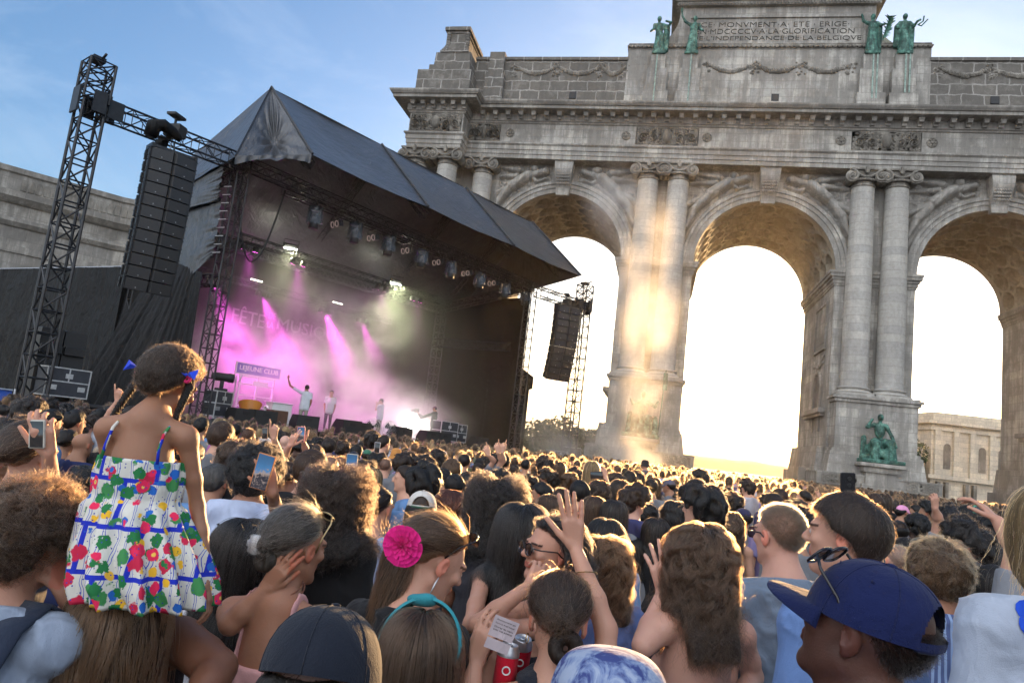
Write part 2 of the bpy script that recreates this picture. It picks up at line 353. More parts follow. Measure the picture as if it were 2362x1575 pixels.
def surf_net(D, gx, gy, gz):
    s = D < 0; nx, ny, nz = D.shape
    c = np.zeros((nx - 1, ny - 1, nz - 1), np.int8)
    for a in (0, 1):
        for b in (0, 1):
            for e in (0, 1): c += s[a:nx - 1 + a, b:ny - 1 + b, e:nz - 1 + e]
    act = (c > 0) & (c < 8); idx = np.full(act.shape, -1, np.int64); I = np.argwhere(act); idx[act] = np.arange(len(I))
    if len(I) == 0: return np.zeros((0, 3)), np.zeros((0, 4), int)
    acc = np.zeros((len(I), 3)); cnt = np.zeros(len(I)); G = (gx, gy, gz)
    i, j, k = I.T
    for ax in range(3):
        o1, o2 = [q for q in range(3) if q != ax]
        for a in (0, 1):
            for b in (0, 1):
                o = [0, 0, 0]; o[o1] = a; o[o2] = b; e = list(o); e[ax] = 1
                v0 = D[i + o[0], j + o[1], k + o[2]]; v1 = D[i + e[0], j + e[1], k + e[2]]
                m = (v0 < 0) != (v1 < 0); t = np.where(m, v0/(v0 - v1 + 1e-20), 0)
                P = np.stack([gx[i + o[0]], gy[j + o[1]], gz[k + o[2]]], 1); g = G[ax]; ii = I[:, ax]
                P[:, ax] = g[ii] + t*(g[ii + 1] - g[ii]); acc += np.where(m[:, None], P, 0); cnt += m
    V = acc/cnt[:, None]; Q = []
    for ax in range(3):
        o1, o2 = [(1, 2), (2, 0), (0, 1)][ax]
        sl = [slice(None)]*3; s0 = [slice(1, -1)]*3; s0[ax] = slice(0, -1); s1 = [slice(1, -1)]*3; s1[ax] = slice(1, None)
        m = s[tuple(s0)] != s[tuple(s1)]; E = np.argwhere(m)
        if len(E) == 0: continue
        E = E + 1; E[:, ax] -= 1; inside = s[E[:, 0], E[:, 1], E[:, 2]]
        q = []
        for a, b in ((1, 1), (0, 1), (0, 0), (1, 0)):
            T = E.copy(); T[:, o1] -= a; T[:, o2] -= b; q.append(idx[T[:, 0], T[:, 1], T[:, 2]])
        q = np.stack(q, 1); q[~inside] = q[~inside][:, ::-1]; Q.append(q[(q >= 0).all(1)])
    return V, np.vstack(Q)
def axis(segs):
    'segs: list of (lo, hi, step); finest step wins where they overlap'
    lo = min(a for a, b, c in segs); hi = max(b for a, b, c in segs); g = [lo]
    while g[-1] < hi:
        x = g[-1]; st = min([c for a, b, c in segs if a - 1e-9 <= x <= b] or [max(c for a, b, c in segs)])
        nxt = min([a for a, b, c in segs if a > x + 1e-9 and c < st] + [1e9]); g.append(min(x + st, max(nxt, x + st*.4)))
    return np.array(g)
def smooth_v(V, Q, it=2, lam=.5):
    if not len(V): return V
    E = np.vstack([Q[:, [0, 1]], Q[:, [1, 2]], Q[:, [2, 3]], Q[:, [3, 0]]])
    for _ in range(it):
        acc = np.zeros_like(V); n = np.bincount(E[:, 0], minlength=len(V)) + np.bincount(E[:, 1], minlength=len(V))
        for a in range(3): acc[:, a] = np.bincount(E[:, 0], V[E[:, 1], a], len(V)) + np.bincount(E[:, 1], V[E[:, 0], a], len(V))
        V = V + lam*(acc/np.maximum(n, 1)[:, None] - V)
    return V
def Rx(a): c, s = math.cos(a), math.sin(a); return np.array([[1, 0, 0], [0, c, -s], [0, s, c]])
def Ry(a): c, s = math.cos(a), math.sin(a); return np.array([[c, 0, s], [0, 1, 0], [-s, 0, c]])
def Rz(a): c, s = math.cos(a), math.sin(a); return np.array([[c, -s, 0], [s, c, 0], [0, 0, 1]])
# ---------------------------------------------------------------- triumphal arch
KA = 1.1
def kv(o):   # scales the arch layout up about the camera position, so it stands farther back
    for o in ([o] if not isinstance(o, list) else o):
        me = o.data; a = np.empty(len(me.vertices)*3); me.vertices.foreach_get('co', a); a = a.reshape(-1, 3)*KA; a[:, 2] -= .2; a -= wloc(o.parent); me.vertices.foreach_set('co', a.ravel()); me.update()
    return o
ARCH = thing('triumphal_arch', 'huge stone triumphal arch with coffered arches, paired columns and a carved inscription', 'monument', (6.3, 52, 0))
def AB(mb, name, mat, parent=None, smooth=False, auto=None):
    parent = parent or ARCH
    o = mb.build(name, MAT[mat], None, smooth, auto=auto); o.parent = parent; return kv(o)
ACX = [-7.95, 5.72, 19.35]; AR = 4.45; SPR = 15.2; Y0, Y1 = 48., 57.6; WT = 22.3
PIERS = [(-19.0, -12.4), (-3.5, 1.27), (10.17, 14.9), (23.8, 30.)]
for i, (a, b) in enumerate(PIERS):
    m = MB()
    z0 = 0.
    if i == 0: m.box(a, b, Y0, Y1, 0, WT)
    else: m.box(a, b, Y0, Y1, 0, SPR)
    AB(m, 'pier', 'stone')
# wall over the arches: front and back faces with round openings
edges = [-12.4, -1.115, 12.535, 30.]
for k, cx in enumerate(ACX):
    m = MB(); t = np.linspace(0, math.pi, 49); xl, xr = (-12.4, -1.115, 12.535)[k], (-1.115, 12.535, 30.)[k]
    for Yp, fl in ((Y0, False), (Y1, True)):
        m = MB()
        r = AR if not fl else AR - .22
        inn = np.stack([cx + r*np.cos(t), np.full(49, Yp), SPR + r*np.sin(t)], 1)
        out = []
        for q in t:
            c, s_ = math.cos(q), math.sin(q); hw = (xr - cx) if c > 0 else (cx - xl); hh = WT - SPR
            f = min(hw/abs(c) if abs(c) > 1e-6 else 1e9, hh/s_ if s_ > 1e-6 else 1e9); out.append((cx + f*c, Yp, SPR + f*s_))
        m.grid(np.stack([inn, np.array(out)], 0), flip=not fl)
        if xl < cx - 4.9:  # corner triangles
            pass
        for sx, xx in ((1, xr), (-1, xl)):
            hw = abs(xx - cx); q = math.atan2(WT - SPR, hw)
            ts = sorted(t, key=lambda z: abs((z if sx > 0 else math.pi - z) - q))[0]
            # fill between neighbours of the corner
            a = [z for z in t if (z if sx > 0 else math.pi - z) <= q]; b = [z for z in t if (z if sx > 0 else math.pi - z) > q]
            za = max(a, key=lambda z: (z if sx > 0 else math.pi - z)); zb = min(b, key=lambda z: (z if sx > 0 else math.pi - z))
            pa = (xx, Yp, SPR + hw*math.tan(za if sx > 0 else math.pi - za)); fb = (WT - SPR)/math.sin(zb); pb = (cx + fb*math.cos(zb), Yp, WT)
            m.add([pa, (xx, Yp, WT), pb], [(0, 1, 2)])
        AB(m, 'spandrel_wall', 'stone')
    # coffered vault
    NT_, NY = 320, 230; th = np.linspace(0, math.pi, NT_); yy = np.linspace(Y0 + .02, Y1, NY); TT, YY = np.meshgrid(th, yy, indexing='ij')
    cols, rows = 5, 9; band = .6
    u = (YY - (Y0 + band))/((Y1 - Y0) - 2*band)*cols; vv = TT/math.pi*rows
    d = np.zeros_like(u); inb = (u > 0) & (u < cols)
    fu = (u % 1) - .5; fv = (vv % 1) - .5
    oct_ = np.maximum(np.maximum(abs(fu), abs(fv)), (abs(fu) + abs(fv))*.745); r8 = .455 - oct_
    dep = np.zeros_like(u)
    for q, e in ((.0, .22), (.07, .18), (.14, .16), (.2, .14)): dep += e*np.clip((r8 - q)/.012, 0, 1)
    dep += .05*np.clip(1 - np.sqrt(fu**2 + fv**2)/.12, 0, 1)*-2.
    su = ((u + .5) % 1) - .5; sv = ((vv + .5) % 1) - .5; dm = .155 - (abs(su) + abs(sv)); dep = np.where(dm > 0, .30*np.clip(dm/.02, 0, 1), dep)
    dep = np.where(inb & (vv > .12) & (vv < rows - .12), dep, 0)
    R_ = (AR - .22*(YY - Y0)/(Y1 - Y0)) + dep
    G = np.stack([cx + R_*np.cos(TT), YY, SPR + R_*np.sin(TT)], -1)
    AB(MB().grid(G, flip=False), 'vault', 'vault', smooth=False)
    # archivolt mouldings
    for rr in (1,):
        prof = [(AR - .02, 48.0), (AR - .02, 47.86), (AR + .28, 47.82), (AR + .30, 47.76), (AR + .55, 47.74), (AR + .57, 47.66), (AR + .74, 47.64), (AR + .80, 47.8), (AR + .80, 48.0)]
        t2 = np.linspace(0, math.pi, 61); G = np.stack([[(cx + r*math.cos(q), y, SPR + r*math.sin(q)) for q in t2] for r, y in prof])
        AB(MB().grid(G), 'archivolt', 'stone', smooth=False)
    # keystone: fluted console
    m = MB(); zt, zb_ = 21.65, 19.35
    for q in range(14):
        f0, f1 = q/14, (q + 1)/14; w0, w1 = .66 - .22*f0, .66 - .22*f1; o0 = .95 - .42*f0 + .16*math.sin(f0*5.8); o1 = .95 - .42*f1 + .16*math.sin(f1*5.8)
        z_0, z_1 = zt - (zt - zb_)*f0, zt - (zt - zb_)*f1
        m.add([(cx - w0, 48, z_0), (cx + w0, 48, z_0), (cx + w0, 48 - o0, z_0), (cx - w0, 48 - o0, z_0), (cx - w1, 48, z_1), (cx + w1, 48, z_1), (cx + w1, 48 - o1, z_1), (cx - w1, 48 - o1, z_1)],
              [(3, 2, 6, 7), (0, 3, 7, 4), (2, 1, 5, 6)] + ([(0, 1, 2, 3)] if q == 0 else []) + ([(7, 6, 5, 4)] if q == 13 else []))
    m.box(cx - .78, cx + .78, 46.95, 48, zt, zt + .16)
    for a in range(7):
        for b in range(5):
            m.lathe([(.001, .05), (.05, .03), (.075, 0)], (0, 0, 0), 6, M=frame_M((cx - .42 + a*.14, 48 - (.95 - .42*(.35 + b*.08)) - .1, zt - .75 - b*.2), (1, 0, 0), (0, 0, 1), (0, -1, 0)))
    AB(m, 'keystone', 'stone')
# imposts
def band(m, x0, x1, prof, y0=Y0, y1=Y1, sides=(1, 1)):
    for (z0, z1, o) in prof: m.box(x0 - o*sides[0], x1 + o*sides[1], y0 - o, y1, z0, z1)
for a, b in PIERS:
    m = MB(); band(m, a, b, [(14.25, 14.4, .06), (14.4, 14.62, .12), (14.62, 14.8, .2), (14.8, 15.02, .32), (15.02, 15.18, .38)], sides=(1 if a > -19 else 0, 1)); AB(m, 'impost', 'stone_up')
# pier reveals on the side faces that show from the square: panel, garland, niche, ledge
for i in (1, 2, 3):
    x = PIERS[i][0]
    for yc in (50.6,):
        m = MB()
        y0p, y1p = 49.7, 52.9
        for (za, zb_, o) in ((10.35, 10.55, .14), (13.4, 13.55, .10)): m.box(x - o, x + .02, y0p - .1, y1p + .1, za, zb_)
        m.box(x - .10, x + .02, y0p - .1, y0p + .08, 10.55, 13.4); m.box(x - .10, x + .02, y1p - .08, y1p + .1, 10.55, 13.4)
        m.box(x - .03, x + .02, y0p + .35, y1p - .35, 10.9, 13.05)
        t = np.linspace(0, math.pi, 21); c = (y0p + y1p)/2; r = 1.0
        m.path([(x - .02, c + r*math.cos(q), 8.0 + r*math.sin(q)) for q in t], .13, 6); m.box(x - .12, x + .02, c - r - .12, c - r + .08, 5.0, 8.0); m.box(x - .12, x + .02, c + r - .08, c + r + .12, 5.0, 8.0)
        m.box(x - .45, x + .02, 48.7, 54.5, 6.15, 6.45); m.box(x - .3, x + .02, 48.9, 54.3, 5.95, 6.15)
        for q in range(30):
            f = q/29; m.lathe([(.001, .1), (.1, .05), (.13, 0)], M=frame_M((x - .05, y0p + .1 + f*(y1p - y0p - .2), 10.05 - .75*math.sin(f*math.pi) if .1 < f < .9 else 9.9 - (.4 if q % 2 else 0)), (0, 1, 0), (0, 0, 1), (-1, 0, 0)), n=6)
        AB(m, 'side_panel', 'stone_up')
        m = MB(); a = np.linspace(0, math.pi, 15); pts = [(c + (r - .1)*math.cos(q), 8 + (r - .1)*math.sin(q)) for q in a]
        m.prism([(c + .9, 6.45)] + pts + [(c - .9, 6.45)], x - .012, x + .004, 'yz'); AB(m, 'niche', 'relief')
        m = MB(); m.box(x - .9, x + .05, 48.3, 57.3, 0, 2.4, taper=.0); m.box(x - .6, x + .05, 48.2, 57.2, 2.4, 4.0, taper=.15); m.box(x - 1.3, x + .05, 49.2, 53.0, 1.7, 2.6); AB(m, 'side_plinth', 'stone_up')
# pedestals with stepped plinths
def pedestal(xa, xb, wide=True):
    m = MB()
    m.box(xa + .1, xb - .1, 46.5, 48.05, 3.95, 6.75); m.box(xa - .02, xb + .02, 46.38, 48.05, 6.75, 6.95); m.box(xa - .14, xb + .14, 46.26, 48.05, 6.95, 7.1); m.box(xa, xb, 46.45, 48.05, 7.1, 7.22)
    m.box(xa - .05, xb + .05, 46.35, 48.1, 3.75, 3.95); m.box(xa - .35, xb + .35, 46.05, 48.1, 2.45, 3.75, taper=.2)
    AB(m, 'pedestal', 'stone')
    m = MB()
    m.box(xa - 1.0, xb + .95, 45.45, 48.4, 1.75, 2.45); m.box(xa - 1.06, xb + 1.0, 45.4, 48.4, 2.38, 2.47); m.box(xa - .3, xb + .3, 45.7, 48.3, 0, 1.75)
    for sx, xx in ((-1, xa - .25), (1, xb + .25)):
        for q in range(5):
            z0 = .2 + q*.32; m.box(min(xx, xx + sx*(.15 + .11*q)), max(xx, xx + sx*(.15 + .11*q)), 45.62 - .02*q, 48.2, z0, z0 + .32)
    AB(m, 'plinth', 'stone_up')
for xa, xb in ((-3.45, 1.25), (10.2, 14.95), (-19.2, -12.5), (23.8, 28.5)): pedestal(xa, xb)
# relief height-field helper
def spiral_h(X, Z, cx, cz, R, turns=2.2, sgn=1):
    dx, dz = (X - cx)*sgn, Z - cz; r = np.sqrt(dx**2 + dz**2) + 1e-6; a = np.arctan2(dz, dx)
    ph = (r/R*turns - a/(2*math.pi)) % 1; h = np.clip(1 - abs(ph - .5)/.32, 0, 1)**.5; return np.where(r < R, h*np.clip((R - r)/(.08*R), 0, 1), 0)
def relief(name, x0, x1, z0, z1, Y, fn, depth, mat='relief', nx=None, parent=None):
    nx = nx or 90; nz = max(12, int(nx*(z1 - z0)/(x1 - x0))); X, Z = np.meshgrid(np.linspace(x0, x1, nx), np.linspace(z0, z1, nz), indexing='ij'); h = fn(X, Z)*depth
    G = np.stack([X, Y - h, Z], -1); m = MB().grid(G)
    m.box(x0, x1, Y + .0, Y + .05, z0, z1)
    return AB(m, name, mat, parent, smooth=True)
def acanthus(X, Z, seed):
    P = np.stack([X*2.3, Z*2.3, X*0 + seed], -1); a = vnoise(P, seed, 4, .6); return np.clip(1 - abs(a)*3.2, 0, 1)
def crest(x0, x1, z0, z1):
    cx = (x0 + x1)/2; cz = (z0 + z1)/2; w_ = (x1 - x0)/2; h_ = (z1 - z0)/2
    def f(X, Z):
        h = np.zeros_like(X)
        for sx in (-1, 1):
            h = np.maximum(h, spiral_h(X, Z, cx + sx*w_*.78, cz - h_*.25, h_*.52, 2, sx)); h = np.maximum(h, spiral_h(X, Z, cx + sx*w_*.42, cz - h_*.28, h_*.46, 2, -sx)*.9)
            h = np.maximum(h, spiral_h(X, Z, cx + sx*w_*.62, cz + h_*.5, h_*.36, 1.6, -sx)*.7)
        h = np.maximum(h, .30*acanthus(X*2, Z*2, 5)*(abs(X - cx) < w_*.97))
        d = np.sqrt(((X - cx)/(w_*.16))**2 + ((Z - cz)/(h_*.8))**2); h = np.maximum(h, 1.25*np.sqrt(np.clip(1 - d**2, 0, 1)))
        e = np.minimum(np.minimum(X - x0, x1 - X), np.minimum(Z - z0, z1 - Z)); return h*np.clip(e/.08, 0, 1)
    return f
# entablature swept along the plan
def sweep(m, prof, plan):
    plan = np.array(plan, float); n = len(plan); nrm = []
    for i in range(n - 1): d = plan[i + 1] - plan[i]; d /= np.linalg.norm(d); nrm.append(np.array([d[1], -d[0]]))
    G = []
    for i in range(n):
        a = nrm[max(i - 1, 0)]; b = nrm[min(i, n - 2)]; bis = a + b; bis = bis/(1 + a @ b)
        G.append([(plan[i][0] + bis[0]*o, plan[i][1] + bis[1]*o, z) for o, z in prof])
    m.grid(np.array(G), flip=False); return m
PLAN = [(-19.05, 57.5), (-19.05, 45.5), (-15.1, 45.5), (-15.1, 46.9), (31, 46.9)]
secs = {'architrave': ('stone', [(-1.3, 21.67), (0, 21.67), (0, 21.95), (.06, 21.97), (.06, 22.25), (.12, 22.28), (.12, 22.55), (.24, 22.66), (.24, 22.76), (-.2, 22.78)]),
        'frieze': ('stone', [(0, 22.78), (0, 24.2)]),
        'cornice': ('stone_up', [(0, 24.2), (.08, 24.22), (.12, 24.32), (.2, 24.36), (.2, 24.5), (.22, 24.86), (1.0, 24.9), (1.05, 24.92), (1.05, 25.12), (1.15, 25.15), (1.28, 25.33), (1.3, 25.42), (-.6, 25.6)])}
for nme, (mt, pf) in secs.items(): AB(sweep(MB(), pf, PLAN), nme, mt)
m = MB(); m.box(-19.1, 31, 47.6, 57.5, 22.2, 25.5); AB(m, 'upper_core', 'stone_up')
mods = []
for i in range(38): mods.append((-14.0 + i*.915, 46.9, 0))
for i in range(6): mods.append((-18.75 + i*.74, 45.5, 0))
mpro = None
for (x, y, _) in mods:
    if mpro is None:
        m = MB(); m.box(-.17, .17, -.72, -.2, -.12, 0, bev=.02); m.box(-.2, .2, -.8, -.2, 0, .05)
        m.prism([(-.2, -.42), (-.2, -.12), (-.7, -.12), (-.66, -.26), (-.42, -.30), (-.36, -.42)], -.14, .14, 'yz'); o = m.build('modillion', MAT['stone_up'], None)
        me = o.data; a = np.empty(len(me.vertices)*3); me.vertices.foreach_get('co', a); me.vertices.foreach_set('co', a*KA); o.parent = ARCH; mpro = o
    else: o = mpro.copy(); COL.objects.link(o)
    o.location = Vector((x*KA, y*KA, 24.86*KA - .2)) - ARCH.location
for (x0, x1, Y) in ((-15.0, -12.7, 46.88), (-3.2, .95, 46.88), (10.5, 14.6, 46.88), (-18.95, -15.2, 45.48)): relief('frieze_crest', x0, x1, 22.9, 24.15, Y, crest(x0, x1, 22.9, 24.15), .26, nx=200)
for x in (-12.0, -3.85, 1.5, 9.85, 15.2):
    m = MB(); M = frame_M((x, 46.9, 23.5), (1, 0, 0), (0, 0, 1), (0, -1, 0)); m.lathe([(.32, 0), (.32, .05), (.27, .09), (.22, .04), (.12, .06), (.1, .14), (.001, .17)], n=16, M=M)
    for q in range(6): m.lathe([(.001, .12), (.07, .1), (.09, .02)], n=7, M=frame_M((x + .19*math.cos(q*1.047), 46.9, 23.5 + .19*math.sin(q*1.047)), (1, 0, 0), (0, 0, 1), (0, -1, 0)))
    AB(m, 'rosette', 'relief')
# columns
def column_parts():
    r0, r1 = .80, .68; zb0, zt0 = 7.22, 20.7; out = []
    m = MB(); P = [(r0 + .02, zb0 + .5)]
    for q in range(15): f = q/14; P.append((r0 - (r0 - r1)*f**1.6, zb0 + .55 + f*(zt0 - zb0 - .55)))
    m.lathe(P, n=28); out.append(('shaft', 'stone_col', m, True))
    m = MB(); m.lathe([(1.02, zb0 + .12), (1.06, zb0 + .2), (1.0, zb0 + .28), (.88, zb0 + .3), (.86, zb0 + .38), (.95, zb0 + .42), (.96, zb0 + .48), (.84, zb0 + .54)], n=28); m.box(-1.05, 1.05, -1.0, 1.0, zb0, zb0 + .12); out.append(('column_base', 'stone_col', m, False))
    m = MB(); m.lathe([(.69, 20.55), (.75, 20.6), (.75, 20.66), (.69, 20.7), (.7, 20.95), (.85, 21.15)], n=24)
    m.box(-1.0, 1.0, -.95, .9, 21.52, 21.67, bev=.03); m.box(-.86, .86, -.8, .8, 21.15, 21.52)
    for sx in (-1, 1):
        for yy in (-.86,):
            c = (sx*.86, 21.12); t = np.linspace(0, 4.4*math.pi, 60); rr = .40*np.exp(-t*.15)
            m.path([(c[0] - sx*rr_*math.cos(q)*-1, yy - .03 - .02*q/4, c[1] + rr_*math.sin(q)) for q, rr_ in zip(t + math.pi/2, rr)], np.linspace(.085, .03, 60), 5)
            m.lathe([(.40, 0), (.38, .06), (.001, .09)], n=20, M=frame_M((c[0], yy + .05, c[1]), (1, 0, 0), (0, 0, 1), (0, -1, 0)))
            m.lathe([(.09, .05), (.07, .16), (.001, .19)], n=10, M=frame_M((c[0], yy, c[1]), (1, 0, 0), (0, 0, 1), (0, -1, 0)))
        m.tube((sx*.86, -.82, 21.12), (sx*.86, .8, 21.12), .34, .3, 14)
    for q in range(9): m.lathe([(.001, .1), (.08, .06), (.09, -.05)], n=6, M=frame_M((-.48 + q*.12, -.72 - .1*math.sin(q/8*math.pi), 20.95 - .0*q), (1, 0, 0), (0, 0, 1), (0, -1, 0)))
    t = np.linspace(0, math.pi, 12); m.path([(-.62 + .62*2*q/11, -.86, 21.34 - .26*math.sin(a)) for q, a in enumerate(t)], .07, 5)
    m.lathe([(.001, .12), (.12, .08), (.16, 0)], n=8, M=frame_M((0, -.9, 21.42), (1, 0, 0), (0, 0, 1), (0, -1, 0))); m.box(-.07, .07, -1.0, -.8, 21.3, 21.75); m.box(-.16, .16, -.98, -.82, 21.48, 21.58)
    out.append(('capital', 'relief', m, False)); return out
cproto = None
for x, y in ((-2.12, 47.6), (-.12, 47.6), (11.48, 47.6), (13.5, 47.6), (-13.8, 47.6), (-16.05, 46.2), (-18.3, 46.2), (24.9, 47.6)):
    if cproto is None:
        cproto = []
        for nme, mt, m, sm in column_parts():
            o = m.build(nme, MAT[mt], None, smooth=sm); me = o.data; a = np.empty(len(me.vertices)*3); me.vertices.foreach_get('co', a); a = a.reshape(-1, 3)*KA; a[:, 2] -= .2; me.vertices.foreach_set('co', a.ravel()); o.parent = ARCH; cproto.append(o)
        os_ = cproto
    else:
        os_ = [c.copy() for c in cproto]; [COL.objects.link(o) for o in os_]
    for o in os_: o.location = Vector((x*KA, y*KA, 0)) - ARCH.location
# spandrel figures (reclining winged figures carved in relief)
def fig_h(cx, sgn, seed):
    zc = SPR; pts = [((1.4, 5.9), (2.6, 5.55), .26, .22), ((2.6, 5.55), (3.7, 4.7), .34, .34), ((3.7, 4.7), (4.6, 3.6), .30, .26), ((4.6, 3.6), (5.1, 2.4), .24, .2), ((3.9, 4.5), (5.2, 3.9), .26, .2), ((5.2, 3.9), (5.6, 2.2), .2, .14), ((2.5, 5.6), (1.9, 5.1), .14, .12), ((1.9, 5.1), (1.3, 5.4), .12, .1), ((2.7, 5.7), (3.5, 6.3), .13, .1),
           ((2.2, 6.05), (2.25, 6.1), .27, .27), ((3.2, 5.9), (5.0, 6.2), .25, .1), ((3.4, 5.5), (5.3, 5.4), .22, .08), ((5.0, 1.6), (5.4, .8), .16, .1)]
    def f(X, Z):
        x = (X - cx)*sgn; z = Z - zc; x = x + .08*vnoise(np.stack([X*1.5, Z*1.5, X*0], -1), seed, 2); h = np.zeros_like(X)
        for (a, b, ra, rb) in pts:
            dx, dz = b[0] - a[0], b[1] - a[1]; t = np.clip(((x - a[0])*dx + (z - a[1])*dz)/(dx*dx + dz*dz), 0, 1); d = np.sqrt((x - a[0] - t*dx)**2 + (z - a[1] - t*dz)**2); r = ra + (rb - ra)*t
            h = np.maximum(h, np.sqrt(np.clip(1 - (d/(r*1.15))**2, 0, 1))*r*2.2)
        fold = vnoise(np.stack([x*3.2 + z*2, z*1.1, x*0], -1), seed + 3, 3); ins = np.clip(h*5, 0, 1); h = h + .12*fold*ins
        h = h + .10*acanthus(X*1.3, Z*1.3, seed)*(1 - ins)
        rad = np.sqrt((X - cx)**2 + (Z - SPR)**2) - (AR + .95); e = np.minimum(np.minimum(rad, 6.35 - z), 5.85 - abs(X - cx)); return np.where(e > 0, h*np.clip(e/.12, 0, 1) + .0, -.02)
    return f
for k, cx in enumerate(ACX):
    for sg in (-1, 1):
        if k == 2 and sg == 1: pass
        xa, xb = (cx + sg*.95, cx + sg*5.75) if sg > 0 else (cx - 5.75, cx - .95)
        if k == 0 and sg < 0: xa = -12.6
        nx, nz = 150, 150; X, Z = np.meshgrid(np.linspace(xa, xb, nx), np.linspace(SPR + .3, SPR + 6.4, nz), indexing='ij'); hh = fig_h(cx, sg, 7 + k*3 + sg)(X, Z)
        rad = np.sqrt((X - cx)**2 + (Z - SPR)**2); keep = rad > AR + .85; G = np.stack([X, 47.985 - hh*.95, Z], -1)
        I, J = np.meshgrid(np.arange(nx - 1), np.arange(nz - 1), indexing='ij'); ok = keep[:-1, :-1] & keep[1:, 1:] & keep[1:, :-1] & keep[:-1, 1:]; I = I[ok]; J = J[ok]
        q = np.stack([I*nz + J, (I + 1)*nz + J, (I + 1)*nz + J + 1, I*nz + J + 1], 1); o = mesh_obj('spandrel_figure', G.reshape(-1, 3), q.astype(np.int64), MAT['stone_up'], None, True); o.parent = ARCH; kv(o)
        m = MB(); z9 = SPR + 6.45; m.box(xa, xb, 47.9, 48.0, z9, z9 + .1); AB(m, 'spandrel_frame', 'stone_up')
# attic
m = MB(); m.box(-15.3, -4.3, 47.3, 56, 25.4, 29.25); m.box(-15.3, -4.25, 47.18, 56.1, 29.25, 29.47)
m.box(-14.2, -13.1, 46.95, 48, 25.4, 29.72); m.box(-14.35, -12.95, 46.85, 48, 25.4, 28.0); AB(m, 'attic_wall', 'stone_attic'); m = MB(); m.box(15.1, 31, 47.3, 56, 25.4, 29.25); m.box(15.05, 31, 47.18, 56.1, 29.25, 29.47); AB(m, 'attic_wall', 'stone_attic')
m = MB(); m.box(-4.3, 15.1, 47.25, 56, 25.4, 30.2); AB(m, 'attic_centre', 'stone')
m = MB(); m.box(-4.38, 15.18, 47.1, 56, 30.2, 30.35, bev=.04); m.box(-4.3, 15.1, 47.15, 56, 30.35, 30.5, bev=.05)
for q in range(64): m.lathe([(.001, .09), (.1, .06), (.13, -.02)], n=6, M=frame_M((-4.1 + q*.303, 47.12, 30.22), (1, 0, 0), (0, 0, 1), (0, -1, 0)))
AB(m, 'attic_band', 'relief')
m = MB(); m.box(-.95, 11.75, 47.5, 56, 30.5, 34.6)
m.box(-.35, 11.15, 47.38, 47.55, 32.5, 32.68); m.box(-.35, -.2, 47.38, 47.55, 30.6, 32.5); m.box(11.0, 11.15, 47.38, 47.55, 30.6, 32.5); AB(m, 'inscription_block', 'stone')
m = MB(); m.box(-1.2, 12.0, 47.2, 56, 33.35, 33.6); m.box(-1.35, 12.15, 47.05, 56, 33.6, 33.9); m.box(-1.6, 12.4, 46.8, 56, 33.9, 34.3)
for q in range(60): m.box(-1.1 + q*.218, -1.0 + q*.218, 47.1, 47.2, 33.4, 33.55)
AB(m, 'upper_cornice', 'stone_up')
for sx, x0 in ((-1, -.95), (1, 11.75)):
    pts = [(x0, 30.5), (x0 + sx*2.3, 30.5)] + [(x0 + sx*2.3*(1 - math.sin(a)), 30.5 + 2.7*(1 - math.cos(a))) for a in np.linspace(.12, math.pi/2, 12)]
    if sx > 0: pts = pts[::-1]
    AB(MB().prism(pts, 47.8, 55.0), 'attic_shoulder', 'stone_up')
def garland(name, xs, z, Y, w_, parent=None):
    m = MB()
    for i in range(len(xs) - 1):
        a, b = xs[i], xs[i + 1]
        for q in range(26):
            f = q/25; x = a + (b - a)*f; zz = z - .55*math.sin(f*math.pi); r = w_*(.55 + .6*math.sin(f*math.pi)); jx, jz = RS.uniform(-.07, .07, 2)
            for e in range(2): m.lathe([(.001, r*1.1), (r*.8, r*.6), (r, 0)], n=6, M=frame_M((x + jx*e, Y, zz + jz*e), (1, 0, 0), (0, 0, 1), (0, -1, 0)))
        for x in (a, b):
            for q in range(8): r = w_*RS.uniform(.5, 1); m.lathe([(.001, r), (r, 0)], n=6, M=frame_M((x + RS.uniform(-.3, .3), Y, z + .1 - RS.uniform(-.1, .9)), (1, 0, 0), (0, 0, 1), (0, -1, 0)))
    return AB(m, name, 'relief')
garland('garland', [-12.3, -9.2, -6.1, -3.2 - 1.2], 28.8, 47.3, .16); garland('garland', [1.1, 4.2, 7.2, 10.3], 29.0, 47.25, .16); garland('garland', [15.6, 18.6, 21.6], 28.8, 47.3, .16)
for x in (-8.15, 5.45, 18.6): AB(MB().box(x, x + .48, 47.22, 47.32, 26.35, 26.85), 'drain_opening', 'black')
# pedestals of the standing statues
PX = (-2.18, -.0, 11.45, 13.38)
for i, x in enumerate(PX):
    m = MB(); m.box(x - .85, x + .85, 46.6, 47.4, 25.45, 26.7); m.box(x - .7, x + .7, 46.7, 47.4, 26.7, 28.4, bev=.02); m.box(x - .5, x + .5, 46.75, 47.4, 28.4, 29.45); AB(m, 'statue_pedestal', 'stone')
    m = MB()
    for sx in (-.12 + .1*i, ) if i < 2 else (.0, .25): m.box(x + sx, x + sx + .09, 46.585, 46.64, 25.5 + .4*i, 29.35)
    AB(m, 'copper_stain', 'green_stain')
